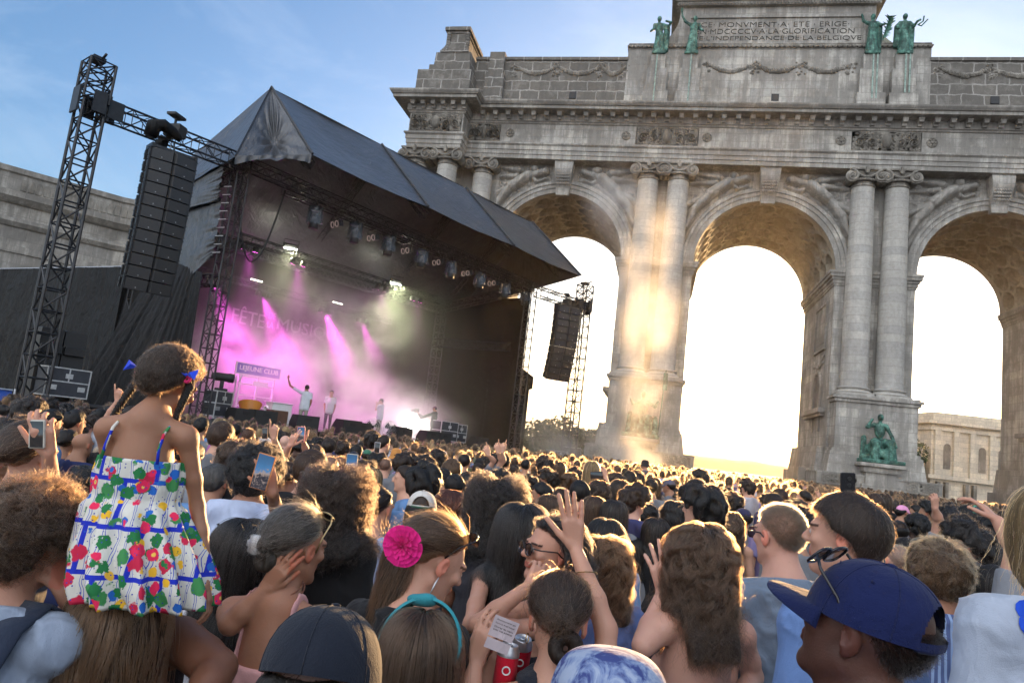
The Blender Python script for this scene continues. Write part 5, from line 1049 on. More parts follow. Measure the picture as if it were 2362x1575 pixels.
m = MB(); [m.box(x, x + .06, -.04, .04, DZ, 3.5, M=M) for x in (-.8, .0, .78)]; [m.box(-.8, .84, -.03, .03, z, z + .05, M=M) for z in (DZ + .02, 2.2, 2.65, 3.1, 3.42)]; sb(m, 'shopfront_frame', 'white', t); sb(MB().box(-.2, .5, -.06, -.04, 3.12, 3.3, M=M), 'notice', 'white', t)
bn_ = thing('banner', 'dark banner with pale capital letters F\u00caTE DE LA MUSIQUE on the back wall', 'banner', tuple(st(6.5, 6.7, 6))); 
MAT['pale_ink'] = simple('pale_letter_print', (.10, .085, .10), .7, var=.05, bump=0)
for s_, a0, a1, z, h_ in (('F\u00caTE', 4.3, 5.95, 6.35, .82), ('DE', 6.12, 6.5, 6.62, .3), ('LA', 6.12, 6.45, 6.18, .3), ('MUSIQUE', 6.65, 10.6, 6.3, .68)): text_at(s_, st((a0 + a1)/2, 6.66, z - (.0)), SU, (0, 0, 1), h_, a1 - a0, MAT['pale_ink'], bn_, 'lettering', .01)
sb(MB().box(3.9, 12.5, 6.68, 6.72, 4.9, 7.1, M=MS), 'banner_cloth', 'inner', bn_)
# ---------------------------------------------------------------- people
def skin_mat():
    m = NT('skin'); a = m.n('Attribute'); a.attribute_name = 'tint'; n = m.noise(m.pos(True), 22., 4); c = m.mix(m.math('MULTIPLY', n, .22), a.outputs['Color'], (.35, .12, .08)); n2 = m.noise(m.pos(True), 5., 3); c = m.mix(m.math('MULTIPLY', n2, .35), c, (.22, .09, .06), 'MULTIPLY'); vo = m.n('TexVoronoi'); vo.inputs['Scale'].default_value = 26.; m.l(m.pos(True), vo.inputs[0]); c = m.mix(m.ramp(vo.outputs['Distance'], [(.035, .6), (.05, 0.)]), c, (.10, .04, .025)); col(m, c, .52, 0, .35)
    m.b.inputs['Subsurface Weight'].default_value = .16; m.b.inputs['Subsurface Radius'].default_value = (1., .28, .12); m.b.inputs['Subsurface Scale'].default_value = .014; m.bump(m.math('ADD', m.noise(m.pos(True), 260., 3), m.math('MULTIPLY', m.noise(m.pos(True), 45., 4), 2.)), .3, .002); return m.m
MAT['skin'] = skin_mat()
def skin_fast():
    m = NT('skin_far'); a = m.n('Attribute'); a.attribute_name = 'tint'; col(m, a.outputs['Color'], .55, 0, .35); return m.m
MAT['skin_far'] = skin_fast()
def hair_mat(name, c, rough=.32, radial=.4):
    m = bpy.data.materials.new(name); m.use_nodes = True; t = m.node_tree; t.nodes.clear(); o = t.nodes.new('ShaderNodeOutputMaterial'); h = t.nodes.new('ShaderNodeBsdfHairPrincipled')
    try: h.model = 'CHIANG'
    except Exception: pass
    h.parametrization = 'COLOR'; h.inputs['Color'].default_value = (*c, 1); h.inputs['Roughness'].default_value = rough; h.inputs['Radial Roughness'].default_value = radial; h.inputs['Random Roughness'].default_value = .2
    t.links.new(h.outputs[0], o.inputs[0]); return m
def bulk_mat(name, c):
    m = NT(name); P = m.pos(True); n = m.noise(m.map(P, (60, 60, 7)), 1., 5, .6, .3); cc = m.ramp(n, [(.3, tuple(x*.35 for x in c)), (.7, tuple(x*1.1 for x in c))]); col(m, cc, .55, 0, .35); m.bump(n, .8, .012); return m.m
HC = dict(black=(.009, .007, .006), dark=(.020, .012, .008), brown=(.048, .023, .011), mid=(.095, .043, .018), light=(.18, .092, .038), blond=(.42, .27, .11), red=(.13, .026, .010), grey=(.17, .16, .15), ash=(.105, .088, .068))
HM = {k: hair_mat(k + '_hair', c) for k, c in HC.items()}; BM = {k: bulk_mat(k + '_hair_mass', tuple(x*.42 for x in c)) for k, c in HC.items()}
SK = dict(pale=(.62, .36, .27), fair=(.56, .31, .215), tan=(.40, .205, .125), olive=(.33, .17, .10), brown=(.175, .078, .043), dark=(.055, .026, .017))
def cloth_mat(name, c, rough=.85, var=.12, fine=True):
    m = NT(name); P = m.pos(True); n = m.noise(P, 9., 5); cc = m.ramp(n, [(.3, tuple(x*(1 - var) for x in c)), (.7, tuple(min(1, x*(1 + var)) for x in c))]); col(m, cc, rough, 0, .2); m.b.inputs['Sheen Weight'].default_value = .08
    m.bump(m.math('ADD', m.math('MULTIPLY', m.noise(P, 420., 2), .15), m.noise(m.map(P, (1, 1, .6)), 14., 4, .5, .9)), .6, .02); return m.m
CM = {}
def cmat(c):
    k = tuple(round(x, 3) for x in c)
    if k not in CM: CM[k] = cloth_mat('cotton', c)
    return CM[k]
GLASSES = simple('black_acetate', (.012, .01, .012), .18, bump=0, var=.1, obj=True)
CR_C = np.array([0, -.012, .032]); CR_R = np.array([.0765, .098, .088])
def head_sdf(s, T, ears=True, face=True, jaw=1., fine=True):
    def q(x, y, z): return T(np.array([x, y, z]))
    R = T.R
    s.ell(q(*CR_C), CR_R*[.98, .985, .985], .02, R); s.ell(q(0, .022, -.035), (.061*jaw, .070, .082), .03, R)
    s.cap(q(-.046*jaw, -.004, -.055), q(-.018, .064, -.099), .020, .017, .022); s.cap(q(.046*jaw, -.004, -.055), q(.018, .064, -.099), .020, .017, .022); s.ell(q(0, .070, -.098), (.022, .019, .017), .018, R)
    if face:
        s.cap(q(-.040, .078, .024), q(.040, .078, .024), .013, .013, .016)
        if fine:
            for sx in (-1, 1): s.ell(q(sx*.032, .096, .004), (.018, .013, .012), .010, R, -1); s.ell(q(sx*.044, .066, -.018), (.018, .018, .016), .018, R)
        s.cap(q(0, .090, .014), q(0, .111, -.020), .0085, .0115, .010)
        for sx in (-1, 1): s.ell(q(sx*.012, .101, -.025), (.0085, .011, .008), .006, R)
        if fine:
            for sx in (-1, 1): s.ell(q(sx*.031, .080, .002), (.0135, .013, .0115), .003, R)
            s.cap(q(-.016, .087, -.052), q(.016, .087, -.052), .0065, .0065, .006); s.cap(q(-.014, .086, -.062), q(.014, .086, -.062), .0075, .0075, .006); s.cap(q(-.024, .094, -.057), q(.024, .094, -.057), .0022, .0022, .004, op=-1)
    if ears:
        for sx in (-1, 1):
            E = R @ Rz(-sx*.35) @ Rx(-.18); s.ell(q(sx*.080, -.012, -.004), (.0085, .0185, .031), .006, E)
            if fine: s.ell(q(sx*.090, -.004, .000), (.008, .010, .017), .004, E, -1)
            s.ell(q(sx*.076, -.008, -.032), (.006, .008, .008), .006, E)
class HT:   # head transform: local head coordinates -> body frame
    def __init__(s, yaw=0., pitch=0., roll=0., sc=1., drop=.035): s.R = Rz(-yaw) @ Rx(-pitch) @ Ry(roll); s.o = np.array([0, -.03, -.10]); s.sc = sc; s.p = s.o + [0, .008 if drop < .05 else .03, -drop]
    def __call__(s, p): return s.R @ ((np.asarray(p) - s.o)*s.sc) + s.p
    def inv(s, P): return ((P - s.p) @ s.R)/s.sc + s.o
    def fwd(s, P): return ((P - s.o)*s.sc) @ s.R.T + s.p
def hand(s, w_, d, n, side=1, curl=(.3, .3, .3, .3), spread=.12, thumb=.5, k=1., tcurl=.2, flen=1.):
    'w_ wrist, d towards the fingers, n out of the back of the hand, side=+1 thumb towards cross(d,n)'
    w_ = np.asarray(w_, float); d = np.asarray(d, float); d = d/np.linalg.norm(d); n = np.asarray(n, float); n = n - d*(n @ d); n /= np.linalg.norm(n); t = np.cross(d, n)*side
    L = [(.043, .027, .021), (.047, .030, .022), (.043, .028, .021), (.034, .021, .019)]; base = []
    for i in range(4):
        off = (.026 - i*.0175); kn = w_ + d*(.088 - .003*abs(i - 1) - (.008 if i == 3 else 0))*k + t*off*k + n*.002
        s.cap(w_ + t*off*.55*k + d*.008, kn, .0125*k, .0115*k, .010); base.append(kn)
        a = spread*(1.2 - i*.85); dd = d*math.cos(a) + t*math.sin(a); p = kn; c = curl[i]; ang = c*.5; r = .0088*k
        for j, l in enumerate(L[i]):
            v = dd*math.cos(ang) - n*math.sin(ang); e = p + v*l*k*flen; s.cap(p, e, r, r*(.93 if j < 2 else .86), .0035); p = e; r *= .95; ang += c*(1.0 if j == 0 else .7)
    p0 = w_ + d*.018*k + t*.018*k; v = d*math.cos(thumb + .15) + t*math.sin(thumb + .15) - n*.25; v /= np.linalg.norm(v); p1 = p0 + v*.045*k; s.cap(p0, p1, .0145*k, .0115*k, .010)
    v2 = d*math.cos(thumb - tcurl) + t*math.sin(thumb - tcurl) - n*(.2 + tcurl*.6); v2 /= np.linalg.norm(v2); p2 = p1 + v2*.034*k; s.cap(p1, p2, .0105*k, .0098*k, .004); v3 = v2*1. + d*.25*tcurl; v3 /= np.linalg.norm(v3); s.cap(p2, p2 + v3*.026*k, .0098*k, .0085*k, .003)
def torso_sdf(s, b, off=0., cloth=False, mode='body'):
    'b: build dict; frame origin = head centre of the neutral pose'
    sw, w_, ch = b['sw'], b['waist'], b['chest']; o = off
    s.cap((0, -.045, -.235), (0, -.035, -.42), .085*ch + o, .10*ch + o, .06)
    s.ell((0, -.03, -.40), (.150*ch*sw/.185 + o, .105*ch + o, .165 + o), .05); s.ell((0, -.025, -.56), (.135*w_ + o, .098*w_ + o, .15 + o), .05)
    s.cap((-.03, -.045, -.225), (-sw + .01, -.04, -.262), .040 + o, .048 + o, .035); s.cap((.03, -.045, -.225), (sw - .01, -.04, -.262), .040 + o, .048 + o, .035)
    if b.get('bust', 0):
        for sx in (-1, 1): s.ell((sx*.068, .055, -.415), (.058, .05, .058), .03)
    s.ell((0, -.03, -.80), (.165*w_ + o, .125*w_ + o, .15 + o), .06)
def arm_pts(b, side, pose):
    sw = b['sw']; S0 = np.array([side*sw, -.035, -.275])
    if pose is None: return S0, np.array([side*(sw + .045), -.055, -.56]), np.array([side*(sw + .02), .05, -.79])
    return S0, np.asarray(pose[0], float), np.asarray(pose[1], float)
def smooth_mesh_obj(name, V, Q, mat, parent, tint=None):
    o = mesh_obj(name, V, Q.astype(np.int64), mat, None, True); o.parent = parent
    if tint is not None and len(V):
        at = o.data.color_attributes.new('tint', 'FLOAT_COLOR', 'POINT'); t4 = np.ones((len(o.data.vertices), 4)); t4[:len(tint), :3] = tint; at.data.foreach_set('color', t4.ravel())
    return o
def hair_curves(name, P, rad, mat, parent, tip=.35):
    n, k, _ = P.shape; c = bpy.data.hair_curves.new(name); c.add_curves([k]*n); c.position_data.foreach_set('vector', P.astype(np.float32).ravel())
    r = np.broadcast_to((rad*np.linspace(1, tip, k))[None, :], (n, k)).astype(np.float32).ravel()
    at = c.attributes.get('radius') or c.attributes.new('radius', 'FLOAT', 'POINT'); at.data.foreach_set('value', r); c.materials.append(mat); o = bpy.data.objects.new(name, c); COL.objects.link(o); o.parent = parent; return o
HLA = [0, .55, 1.0, 1.35, 1.62, 1.9, 2.3, 3.15]; HLZ = [-.80, -.74, -.55, -.10, -.02, .25, .50, .60]
def hair_sim(style, n, seed, ln=None, T=None, b=None, vol=None, clump=None, curl=None, part=0., recede=0., under=None, sweep=0.):
    rs = np.random.RandomState(seed)
    D = dict(buzz=dict(l=.010, k=3, v=.004, up=.9), short=dict(l=.032, k=5, v=.007, up=.40), medium=dict(l=.10, k=9, v=.016, up=.12), mop=dict(l=.10, k=12, v=.030, up=.5, curl=(.010, 90), clump=.6), curly=dict(l=.12, k=20, v=.038, up=.6, curl=(.010, 170), clump=.5), afro=dict(l=.055, k=12, v=.05, up=1.1, curl=(.006, 330), clump=.35),
             long=dict(l=.46, k=22, v=.016, up=.1, clump=.25), wavy=dict(l=.42, k=26, v=.030, up=.18, curl=(.016, 55), clump=.6), bigcurl=dict(l=.34, k=30, v=.065, up=.5, curl=(.012, 120), clump=.5), back=dict(l=.16, k=12, v=.016, up=.1, clump=.3), bob=dict(l=.27, k=16, v=.03, up=.12, clump=.3), spiky=dict(l=.06, k=6, v=.03, up=.8, clump=.6))[style].copy()
    l, k, v = ln or D['l'], D['k'], D['v'] if vol is None else vol; cl = D.get('clump', .15) if clump is None else clump; cu = D.get('curl') if curl is None else curl
    d = rs.normal(size=(int(n*2.2) + 50, 3)); d /= np.linalg.norm(d, axis=1)[:, None]; a = np.arctan2(np.abs(d[:, 0]), -d[:, 1]); zmin = np.interp(a, HLA, HLZ) + (recede*np.clip((a - 1.8), 0, 1) if recede > 0 else 0)
    ok = d[:, 2] > zmin + rs.normal(size=len(d))*.03
    if recede < 0: ok &= ~((d[:, 2] > .80 + recede*.3))
    if under is not None: ok &= d[:, 2] < under
    d = d[ok][:n]; n = len(d); lay = rs.uniform(0, 1, n)**.7; root = CR_C + d*CR_R*.985; crown = np.array([.0, -.55, .83])
    tg = d - crown; tg = tg - d*(tg*d).sum(1)[:, None]; tg /= np.linalg.norm(tg, axis=1)[:, None] + 1e-6
    L = l*rs.uniform(.72, 1.05, n)
    if style in ('long', 'wavy', 'bigcurl', 'bob'):
        L = l*rs.uniform(.85, 1.03, n)*(1 + (-.35 if style == 'bigcurl' else 0)*np.clip(d[:, 1], 0, 1)); sx = np.sign(d[:, 0] - part + rs.normal(size=n)*.03); tg = np.stack([sx*.8*np.clip(d[:, 1]*.9 + .55, .1, 1) + d[:, 0]*.6, -.35 + 0*sx - .25*(d[:, 1] > .2), -.6 + 0*sx], 1); tg = tg - d*(tg*d).sum(1)[:, None]; tg /= np.linalg.norm(tg, axis=1)[:, None]
    if sweep: tg = tg + np.array([0, -sweep, .15*sweep]); tg = tg - d*(tg*d).sum(1)[:, None]; tg /= np.linalg.norm(tg, axis=1)[:, None] + 1e-6
    if style == 'back': tg = np.array([0, -.125, .0]) - root; tg = tg - d*(tg*d).sum(1)[:, None]; tg /= np.linalg.norm(tg, axis=1)[:, None] + 1e-6
    P = np.zeros((n, k, 3)); P[:, 0] = root; dr = d*D['up'] + tg*(1 - min(D['up'], .95)) + rs.normal(size=(n, 3))*.12; dr /= np.linalg.norm(dr, axis=1)[:, None]; st_ = L/(k - 1)
    Rg = CR_R*(1 + 0) + .004
    # torso as collision masses in head coordinates
    oT = T.inv(np.array([[0, -.045, -.43], [-.10, -.045, -.275], [.10, -.045, -.275]])) if T is not None else None
    for i in range(1, k):
        p = P[:, i - 1]; rel = (p - CR_C)/Rg; q = np.linalg.norm(rel, axis=1); nr = rel/Rg; nr /= np.linalg.norm(nr, axis=1)[:, None] + 1e-9; near = np.clip((1.75 - q)/.5, 0, 1)
        if style in ('long', 'wavy', 'bigcurl', 'bob'): g = np.array([0, -.10, -1.]) if T is None else (T.R.T @ np.array([0, -.02, -1.])); t = g + tg*(.9 + sweep)*max(0, 1 - i/(k*(.16 + .2*sweep)))
        elif style == 'back': t = np.array([0, -.125, .01]) - p; t = t/np.linalg.norm(t, axis=1)[:, None]
        elif style in ('afro', 'buzz'): t = d
        elif style in ('curly', 'mop', 'spiky'): t = d*.55 + tg*.7 + np.array([0, 0, -.45])*(i/k)
        else: t = tg + np.array([0, 0, -.5])*(i/k)
        if sweep and style not in ('long', 'wavy', 'bigcurl', 'bob', 'back'): t = t + np.array([0, -sweep, 0.])
        tt = t - nr*np.minimum((t*nr).sum(1), 0)[:, None]*near[:, None]; w1 = .45; dr = dr*(1 - w1) + tt/(np.linalg.norm(tt, axis=1)[:, None] + 1e-9)*w1; dr /= np.linalg.norm(dr, axis=1)[:, None] + 1e-9; p = p + dr*st_[:, None]
        tmin = 1 + v/.09*lay*min(1., i/(k*.25)) + .02; rel = (p - CR_C)/Rg; q = np.linalg.norm(rel, axis=1); m = (q < tmin); p = np.where(m[:, None], CR_C + rel/q[:, None]*tmin[:, None]*Rg, p)
        if oT is not None:
            for c_, rr in ((oT[0], np.array([.155, .118, .205])), (oT[1], np.array([.095, .075, .07])), (oT[2], np.array([.095, .075, .07]))):
                rr2 = rr*(1.03 + .35*v*lay/.05)[:, None]; e = (p - c_)/rr2; qq = np.linalg.norm(e, axis=1); p = np.where((qq < 1)[:, None], c_ + e/np.maximum(qq, .3)[:, None]*rr2, p)
        P[:, i] = p
    s_ = np.linspace(0, 1, k)
    if cl > 0:
        ng = max(8, n//(20 if style in ('curly', 'bigcurl', 'wavy', 'mop', 'spiky') else 22)); gi = rs.choice(n, ng, replace=False); gd = d[gi]; near_ = np.argmax(d @ gd.T - rs.uniform(0, .012, (n, ng)) if n*ng < 4e6 else d @ gd.T, axis=1); G = P[gi][near_]
        wv = (cl*s_**.9)[None, :, None]; P = P*(1 - wv) + (G + (P[:, :1] - G[:, :1])*.25)*wv; gid = near_
    else: gid = np.arange(n)
    if cu:
        ph = rs.uniform(0, 6.28, gid.max() + 1)[gid]; fr = rs.uniform(.75, 1.25, gid.max() + 1)[gid]*rs.uniform(.97, 1.03, n); ar = rs.uniform(.5, 1.2, gid.max() + 1)[gid]; arc = s_[None, :]*L[:, None]; phi = ph[:, None] + arc*cu[1]*fr[:, None]*rs.choice([-1, 1], gid.max() + 1)[gid][:, None]
        T_ = np.gradient(P, axis=1); T_ /= np.linalg.norm(T_, axis=2)[..., None] + 1e-9; e1 = np.cross(T_, np.array([.3, .5, .81])); e1 /= np.linalg.norm(e1, axis=2)[..., None] + 1e-9; e2 = np.cross(T_, e1); am = (cu[0]*np.minimum(1, s_*4))[None, :]*ar[:, None]*(.8 + .5*rs.uniform(size=(n, 1))); P = P + e1*(np.cos(phi)*am)[..., None] + e2*(np.sin(phi)*am)[..., None]
    P = P + (rs.normal(size=(n, 1, 3))*.0035 + rs.normal(size=P.shape)*.0012)*s_[None, :, None]
    fly = rs.uniform(size=n) < (.07 if style != 'buzz' else 0); P[fly] += (rs.normal(size=(fly.sum(), 1, 3))*min(.026, l*.17) + d[fly][:, None]*min(.012, l*.1))*(s_[None, :, None]**1.3)
    return P
def bulk_from(P, step, thr=.20, blur=2):
    pts = P.reshape(-1, 3); 
    if len(pts) > 160000: pts = pts[np.random.RandomState(1).permutation(len(pts))[:160000]]
    lo = pts.min(0) - step*4; hi = pts.max(0) + step*4; g = [np.arange(lo[a], hi[a], step) for a in range(3)]; Hh, _ = np.histogramdd(pts, bins=[np.append(x - step/2, x[-1] + step/2) for x in g]); Hh = np.minimum(Hh, np.percentile(Hh[Hh > 0], 75))
    for _ in range(blur):
        for a in range(3): Hh = (np.roll(Hh, 1, a) + 2*Hh + np.roll(Hh, -1, a))/4
    nz = Hh[Hh > Hh.max()*.03]; t = np.percentile(nz, min(88, 100*thr + 18)); V, Q = surf_net(t - Hh, *g); return V, Q
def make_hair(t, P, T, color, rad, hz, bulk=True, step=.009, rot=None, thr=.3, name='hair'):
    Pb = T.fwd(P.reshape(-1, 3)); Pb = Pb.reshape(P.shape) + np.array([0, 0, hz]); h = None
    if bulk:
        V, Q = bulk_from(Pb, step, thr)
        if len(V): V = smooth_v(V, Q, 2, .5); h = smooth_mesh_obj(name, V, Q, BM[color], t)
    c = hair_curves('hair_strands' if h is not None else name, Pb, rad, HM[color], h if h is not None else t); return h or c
def person(label, x, y, d, hw=.155, face=0., body=None, pitch=0., roll=0., hair='short', hc='dark', sk='fair', top='tee', tc=(.5, .5, .5), sex='m', lod=1, arms=(None, None), hands=(None, None), strands=2500, rad=.0006, seed=0, group=None, loc=None, hk={}, headsc=1., fat=1., legs=True, sit=False, name='person', cat='person', tm=None, neck=None, extra=None, pants=(.03, .03, .04), leanf=0., kbody=1., ks=1., gz=0., drop=.035):
    body = face if body is None else body
    C0 = atd(x, y, d) if loc is None else np.asarray(loc, float); rz = YAW - math.radians(body); T_ = HT(math.radians(face - body), math.radians(pitch), math.radians(roll), headsc, drop); C0 = C0 - Rz(rz) @ T_(np.zeros(3))*ks; hz = (C0[2] - gz)/ks
    t = thing(name, label, cat, (C0[0], C0[1], gz), group, rz=rz); t.scale = (ks,)*3; T = HT(math.radians(face - body), math.radians(pitch), math.radians(roll), headsc, drop); fine = lod >= 1
    b = dict(sw=.185 if sex == 'm' else .160, waist=(.98 if sex == 'm' else .85)*fat, chest=(1.04 if sex == 'm' else .9)*fat, bust=(sex == 'f'))
    Rb = Rz(rz); toB = lambda P: (np.asarray(P, float) - C0) @ Rb/ks     # world point -> body frame
    s = SDF(); head_sdf(s, T, True, True, 1.05 if sex == 'm' else .93, fine); nk = (.057 if sex == 'm' else .048)
    s.cap(T((0, -.022, -.05)), (0, -.045, -.20), nk, nk*1.06, .022); s.cap(T((0, .02, -.09)), (0, .0, -.22), nk*.7, nk*.8, .02); torso_sdf(s, b)
    fineb = []; As = []
    for i, sd in enumerate((-1, 1)):
        pz = arms[i]; pz = [toB(q) if (hasattr(q, '__len__') and len(q) == 3 and abs(np.linalg.norm(np.asarray(q, float))) > -1 and isinstance(q, np.ndarray)) else q for q in pz] if pz is not None else None
        A0, A1, A2 = arm_pts(b, sd, pz); As.append((A0, A1, A2)); f = (1. if sex == 'm' else .84)*kbody
        s.cap(A0, A0*.4 + A1*.6, .052*f, .044*f, .03); s.cap(A0*.4 + A1*.6, A1, .044*f, .037*f, .02); M_ = A1*.65 + A2*.35; s.cap(A1, M_, .038*f, .040*f, .02); s.cap(M_, A2, .040*f, .0245*f, .015)
        h = hands[i]
        if h is None: dd = A2 - A1; hand(s, A2, dd, np.array([sd, 0, 0.]) , sd*1, (.7, .7, .7, .7), .02, .4, .97 if sex == 'm' else .88)
        elif h != 'none':
            dd = h.get('d'); dd = A2 - A1 if dd is None else Rb.T @ np.asarray(dd, float); nn_ = Rb.T @ np.asarray(h['n'], float); hand(s, A2, dd, nn_, h.get('side', 1), h.get('curl', (.3,)*4), h.get('spread', .1), h.get('thumb', .6), h.get('k', .95), h.get('tcurl', .2), h.get('flen', 1.)); fineb.append(A2 + dd/np.linalg.norm(dd)*.09)
    hs = (.0115, .0065, .0042)[lod]; bs = (.026, .016, .011)[lod]; ax = []
    lo = np.array([-.23, -.20, -.92]); hi = np.array([.23, .16, .16]); 
    for A in As:
        for q in A: lo = np.minimum(lo, q - .09); hi = np.maximum(hi, q + .09)
    for q in fineb: lo = np.minimum(lo, q - .14); hi = np.maximum(hi, q + .14)
    hc_ = T((0, 0, 0)); rngs = [[(lo[a], hi[a], bs)] for a in range(3)]
    for a, r in ((0, .105), (1, .135), (2, .145)): rngs[a].append((hc_[a] - r, hc_[a] + r, hs))
    for q in fineb:
        for a in range(3): rngs[a].append((q[a] - .12, q[a] + .12, (.009, .006, .0045)[lod]))
    g = [axis(r) for r in rngs]; D = sdf_eval(s, *g); V, Q = surf_net(D, *g)
    if lod: V = smooth_v(V, Q, 1, .3)
    # albedo by region
    Vh = T.inv(V); sk_ = np.array(SK[sk]); tint = np.tile(sk_, (len(V), 1)); inh = (Vh[:, 2] > -.11) & (np.abs(Vh[:, 0]) < .1) & (np.abs(Vh[:, 1]) < .13)
    dn = (Vh - CR_C)/CR_R; qn = np.linalg.norm(dn, axis=1); dn = dn/np.maximum(qn, 1e-6)[:, None]; az = np.arctan2(np.abs(dn[:, 0]), -dn[:, 1]); scalp = inh & (dn[:, 2] > np.interp(az, HLA, HLZ) + .03) & (qn > .93) & (qn < 1.1) & ~((np.abs(Vh[:, 0]) > .0775) & (Vh[:, 2] < .03))
    if hair: tint[scalp] = np.array(HC[hc])*.8 + sk_*(.32 if hair == 'buzz' else .05)
    lips = inh & (np.abs(Vh[:, 0]) < .024) & (Vh[:, 2] < -.046) & (Vh[:, 2] > -.069) & (Vh[:, 1] > .082); tint[lips] = sk_*[.85, .5, .5]
    ear = inh & (np.abs(Vh[:, 0]) > .078) & (Vh[:, 2] < .03); tint[ear] = sk_*[1.15, .75, .7]
    if fine:
        ed = np.minimum(np.linalg.norm((Vh - [.031, .092, .002])*[1, 1, 1.5], axis=1), np.linalg.norm((Vh - [-.031, .092, .002])*[1, 1, 1.5], axis=1)); tint[inh & (ed < .0125)] = (.5, .48, .46); tint[inh & (ed < .0062)] = (.02, .015, .01)
        br = inh & (np.abs(np.abs(Vh[:, 0]) - .033) < .020) & (np.abs(Vh[:, 2] - .026 + (np.abs(Vh[:, 0]) - .033)**2*8) < .0042) & (Vh[:, 1] > .06); tint[br] = np.array(HC[hc])*.7
    o = smooth_mesh_obj('body', V + [0, 0, hz], Q, MAT['skin'] if lod else MAT['skin_far'], t, np.clip(tint, 0, 1)); inner = (t, T, b, toB, hz, As, Rb, C0)
    # clothing
    if top:
        c = SDF(); of = .012; torso_sdf(c, b, of); zt = .08
        if top in ('tee', 'shirt'): c.ell((0, -.03, -.62), (.158*b['waist'], .122*b['waist'], .30), .06); c.cap((-.07, -.03, -.46), (-.08, -.03, -.86), .10, .11, .05); c.cap((.07, -.03, -.46), (.08, -.03, -.86), .10, .11, .05)
        if lod >= 1: rr = [(lo[0], hi[0], .011), ] ; stp = (.02, .012, .008)[lod]
        else: stp = .024
        lo2 = np.array([-.28, -.2, -.95]); hi2 = np.array([.28, .17, -.12])
        if top in ('tee', 'shirt'):
            for A0, A1, A2 in As:
                for q in ((A0, A1) if top == 'tee' else (A0, A1, A2)): lo2 = np.minimum(lo2, q - .09); hi2 = np.maximum(hi2, q + .09)
        gg = [axis([(lo2[a], hi2[a], stp)]) for a in range(3)]; D = sdf_eval(c, *gg); X, Y, Z = np.meshgrid(*gg, indexing='ij')
        m_ = np.abs(D) < .05; Pn = np.stack([X[m_], Y[m_], Z[m_]], -1)
        if lod: D[m_] += -.003 + .005*vnoise(Pn*[20, 20, 7] + seed, seed, 3) - .012*np.clip(1 - np.abs(vnoise(Pn*[5, 5, 3] + Pn[:, [2, 0, 1]]*11, seed + 1, 2))*4, 0, 1)**1.5
        if top in ('tee', 'shirt'):
            zc = neck if neck is not None else -.195; D = np.maximum(D, Z - (zc - .22*(Y + .045)))
            for A0, A1, A2 in As:
                c2 = SDF(); e, e0 = (A0*.28 + A1*.72, A1 - A0) if top == 'tee' else (A1*.3 + A2*.7, A2 - A1); c2.cap(A0 + (A1 - A0)*.06, A1, .057, .060, .02)
                if top == 'shirt': c2.cap(A1, e, .058, .048, .03)
                e0 = e0/np.linalg.norm(e0); D2 = sdf_eval(c2, *gg); far_ = (X - e[0])*e0[0] + (Y - e[1])*e0[1] + (Z - e[2])*e0[2]; D2 = np.maximum(D2 + (.005*vnoise(np.stack([X, Y, Z], -1)*[14, 14, 11] + seed, seed + 2, 2) if lod else 0), np.where(far_ > -.16, far_, -1) if top == 'shirt' else far_); h_ = np.clip(.5 + .5*(D - D2)/.06, 0, 1); D = D*(1 - h_) + D2*h_ - .06*h_*(1 - h_)
        elif top == 'tank':
            D = np.maximum(D, Z - np.where(np.abs(np.abs(X) - b['sw']*.50) < .026, -.10, -.335 + .05*(np.abs(X) < .05))); D = np.maximum(D, np.abs(X) - b['sw']*.5 - .026 - np.clip((-.33 - Z)*2., 0, .2))
        elif top == 'strap':
            D = np.maximum(D, Z - np.where(np.abs(np.abs(X) - b['sw']*.52) < .007, -.10, -.40)); D = np.maximum(D, np.abs(X) - b['sw']*.52 - .007 - np.clip((-.39 - Z)*4., 0, .3))
        elif top == 'strapless': D = np.maximum(D, Z + .43 + .03*np.cos(X*9)*0)
        V, Q = surf_net(D, *gg)
        if len(V): V = smooth_v(V, Q, 1, .5) if lod else V; so_ = smooth_mesh_obj('t_shirt' if top == 'tee' else ('shirt' if top == 'shirt' else 'top'), V + [0, 0, hz], Q, tm or cmat(tc), t)
        else: so_ = None
        inner = inner + (so_,)
    if legs:
        l = SDF(); zg = -hz + .02; zk = (-.85 + zg)*.5; st_ = [(-.1, -.03), (.1, -.03)]; l.ell((0, -.03, -.84), (.175*b['waist'], .135*b['waist'], .13), .05)
        for k_, (lx, ly) in enumerate(st_): l.cap((lx*.95, ly, -.88), (lx*1.05, ly + .02, zk), .088, .062, .03); l.cap((lx*1.05, ly + .02, zk), (lx*1.1, ly - .03, zg + .06), .062, .045, .03)
        gg = [axis([(-.26, .26, .028)]), axis([(-.22, .20, .028)]), axis([(zg - .02, -.70, .04)])]; V, Q = surf_net(sdf_eval(l, *gg), *gg); smooth_mesh_obj('trousers', V + [0, 0, hz], Q, cmat(pants), t)
        l = SDF(); [l.cap((lx*1.1, ly - .07, zg + .035), (lx*1.25, ly + .14, zg + .02), .045, .038, .02) for lx, ly in st_]; gg = [axis([(-.24, .24, .022)]), axis([(-.2, .24, .022)]), axis([(zg - .05, zg + .13, .022)])]; V, Q = surf_net(sdf_eval(l, *gg), *gg); smooth_mesh_obj('shoes', V + [0, 0, hz], Q, cmat((.15, .15, .15)), t)
    if hair:
        P = hair_sim(hair, strands, seed + 3, T=T, b=b, **hk); make_hair(t, P, T, hc, rad, hz, hair != 'buzz', (.012, .009, .007)[lod], thr=.42)
    return inner
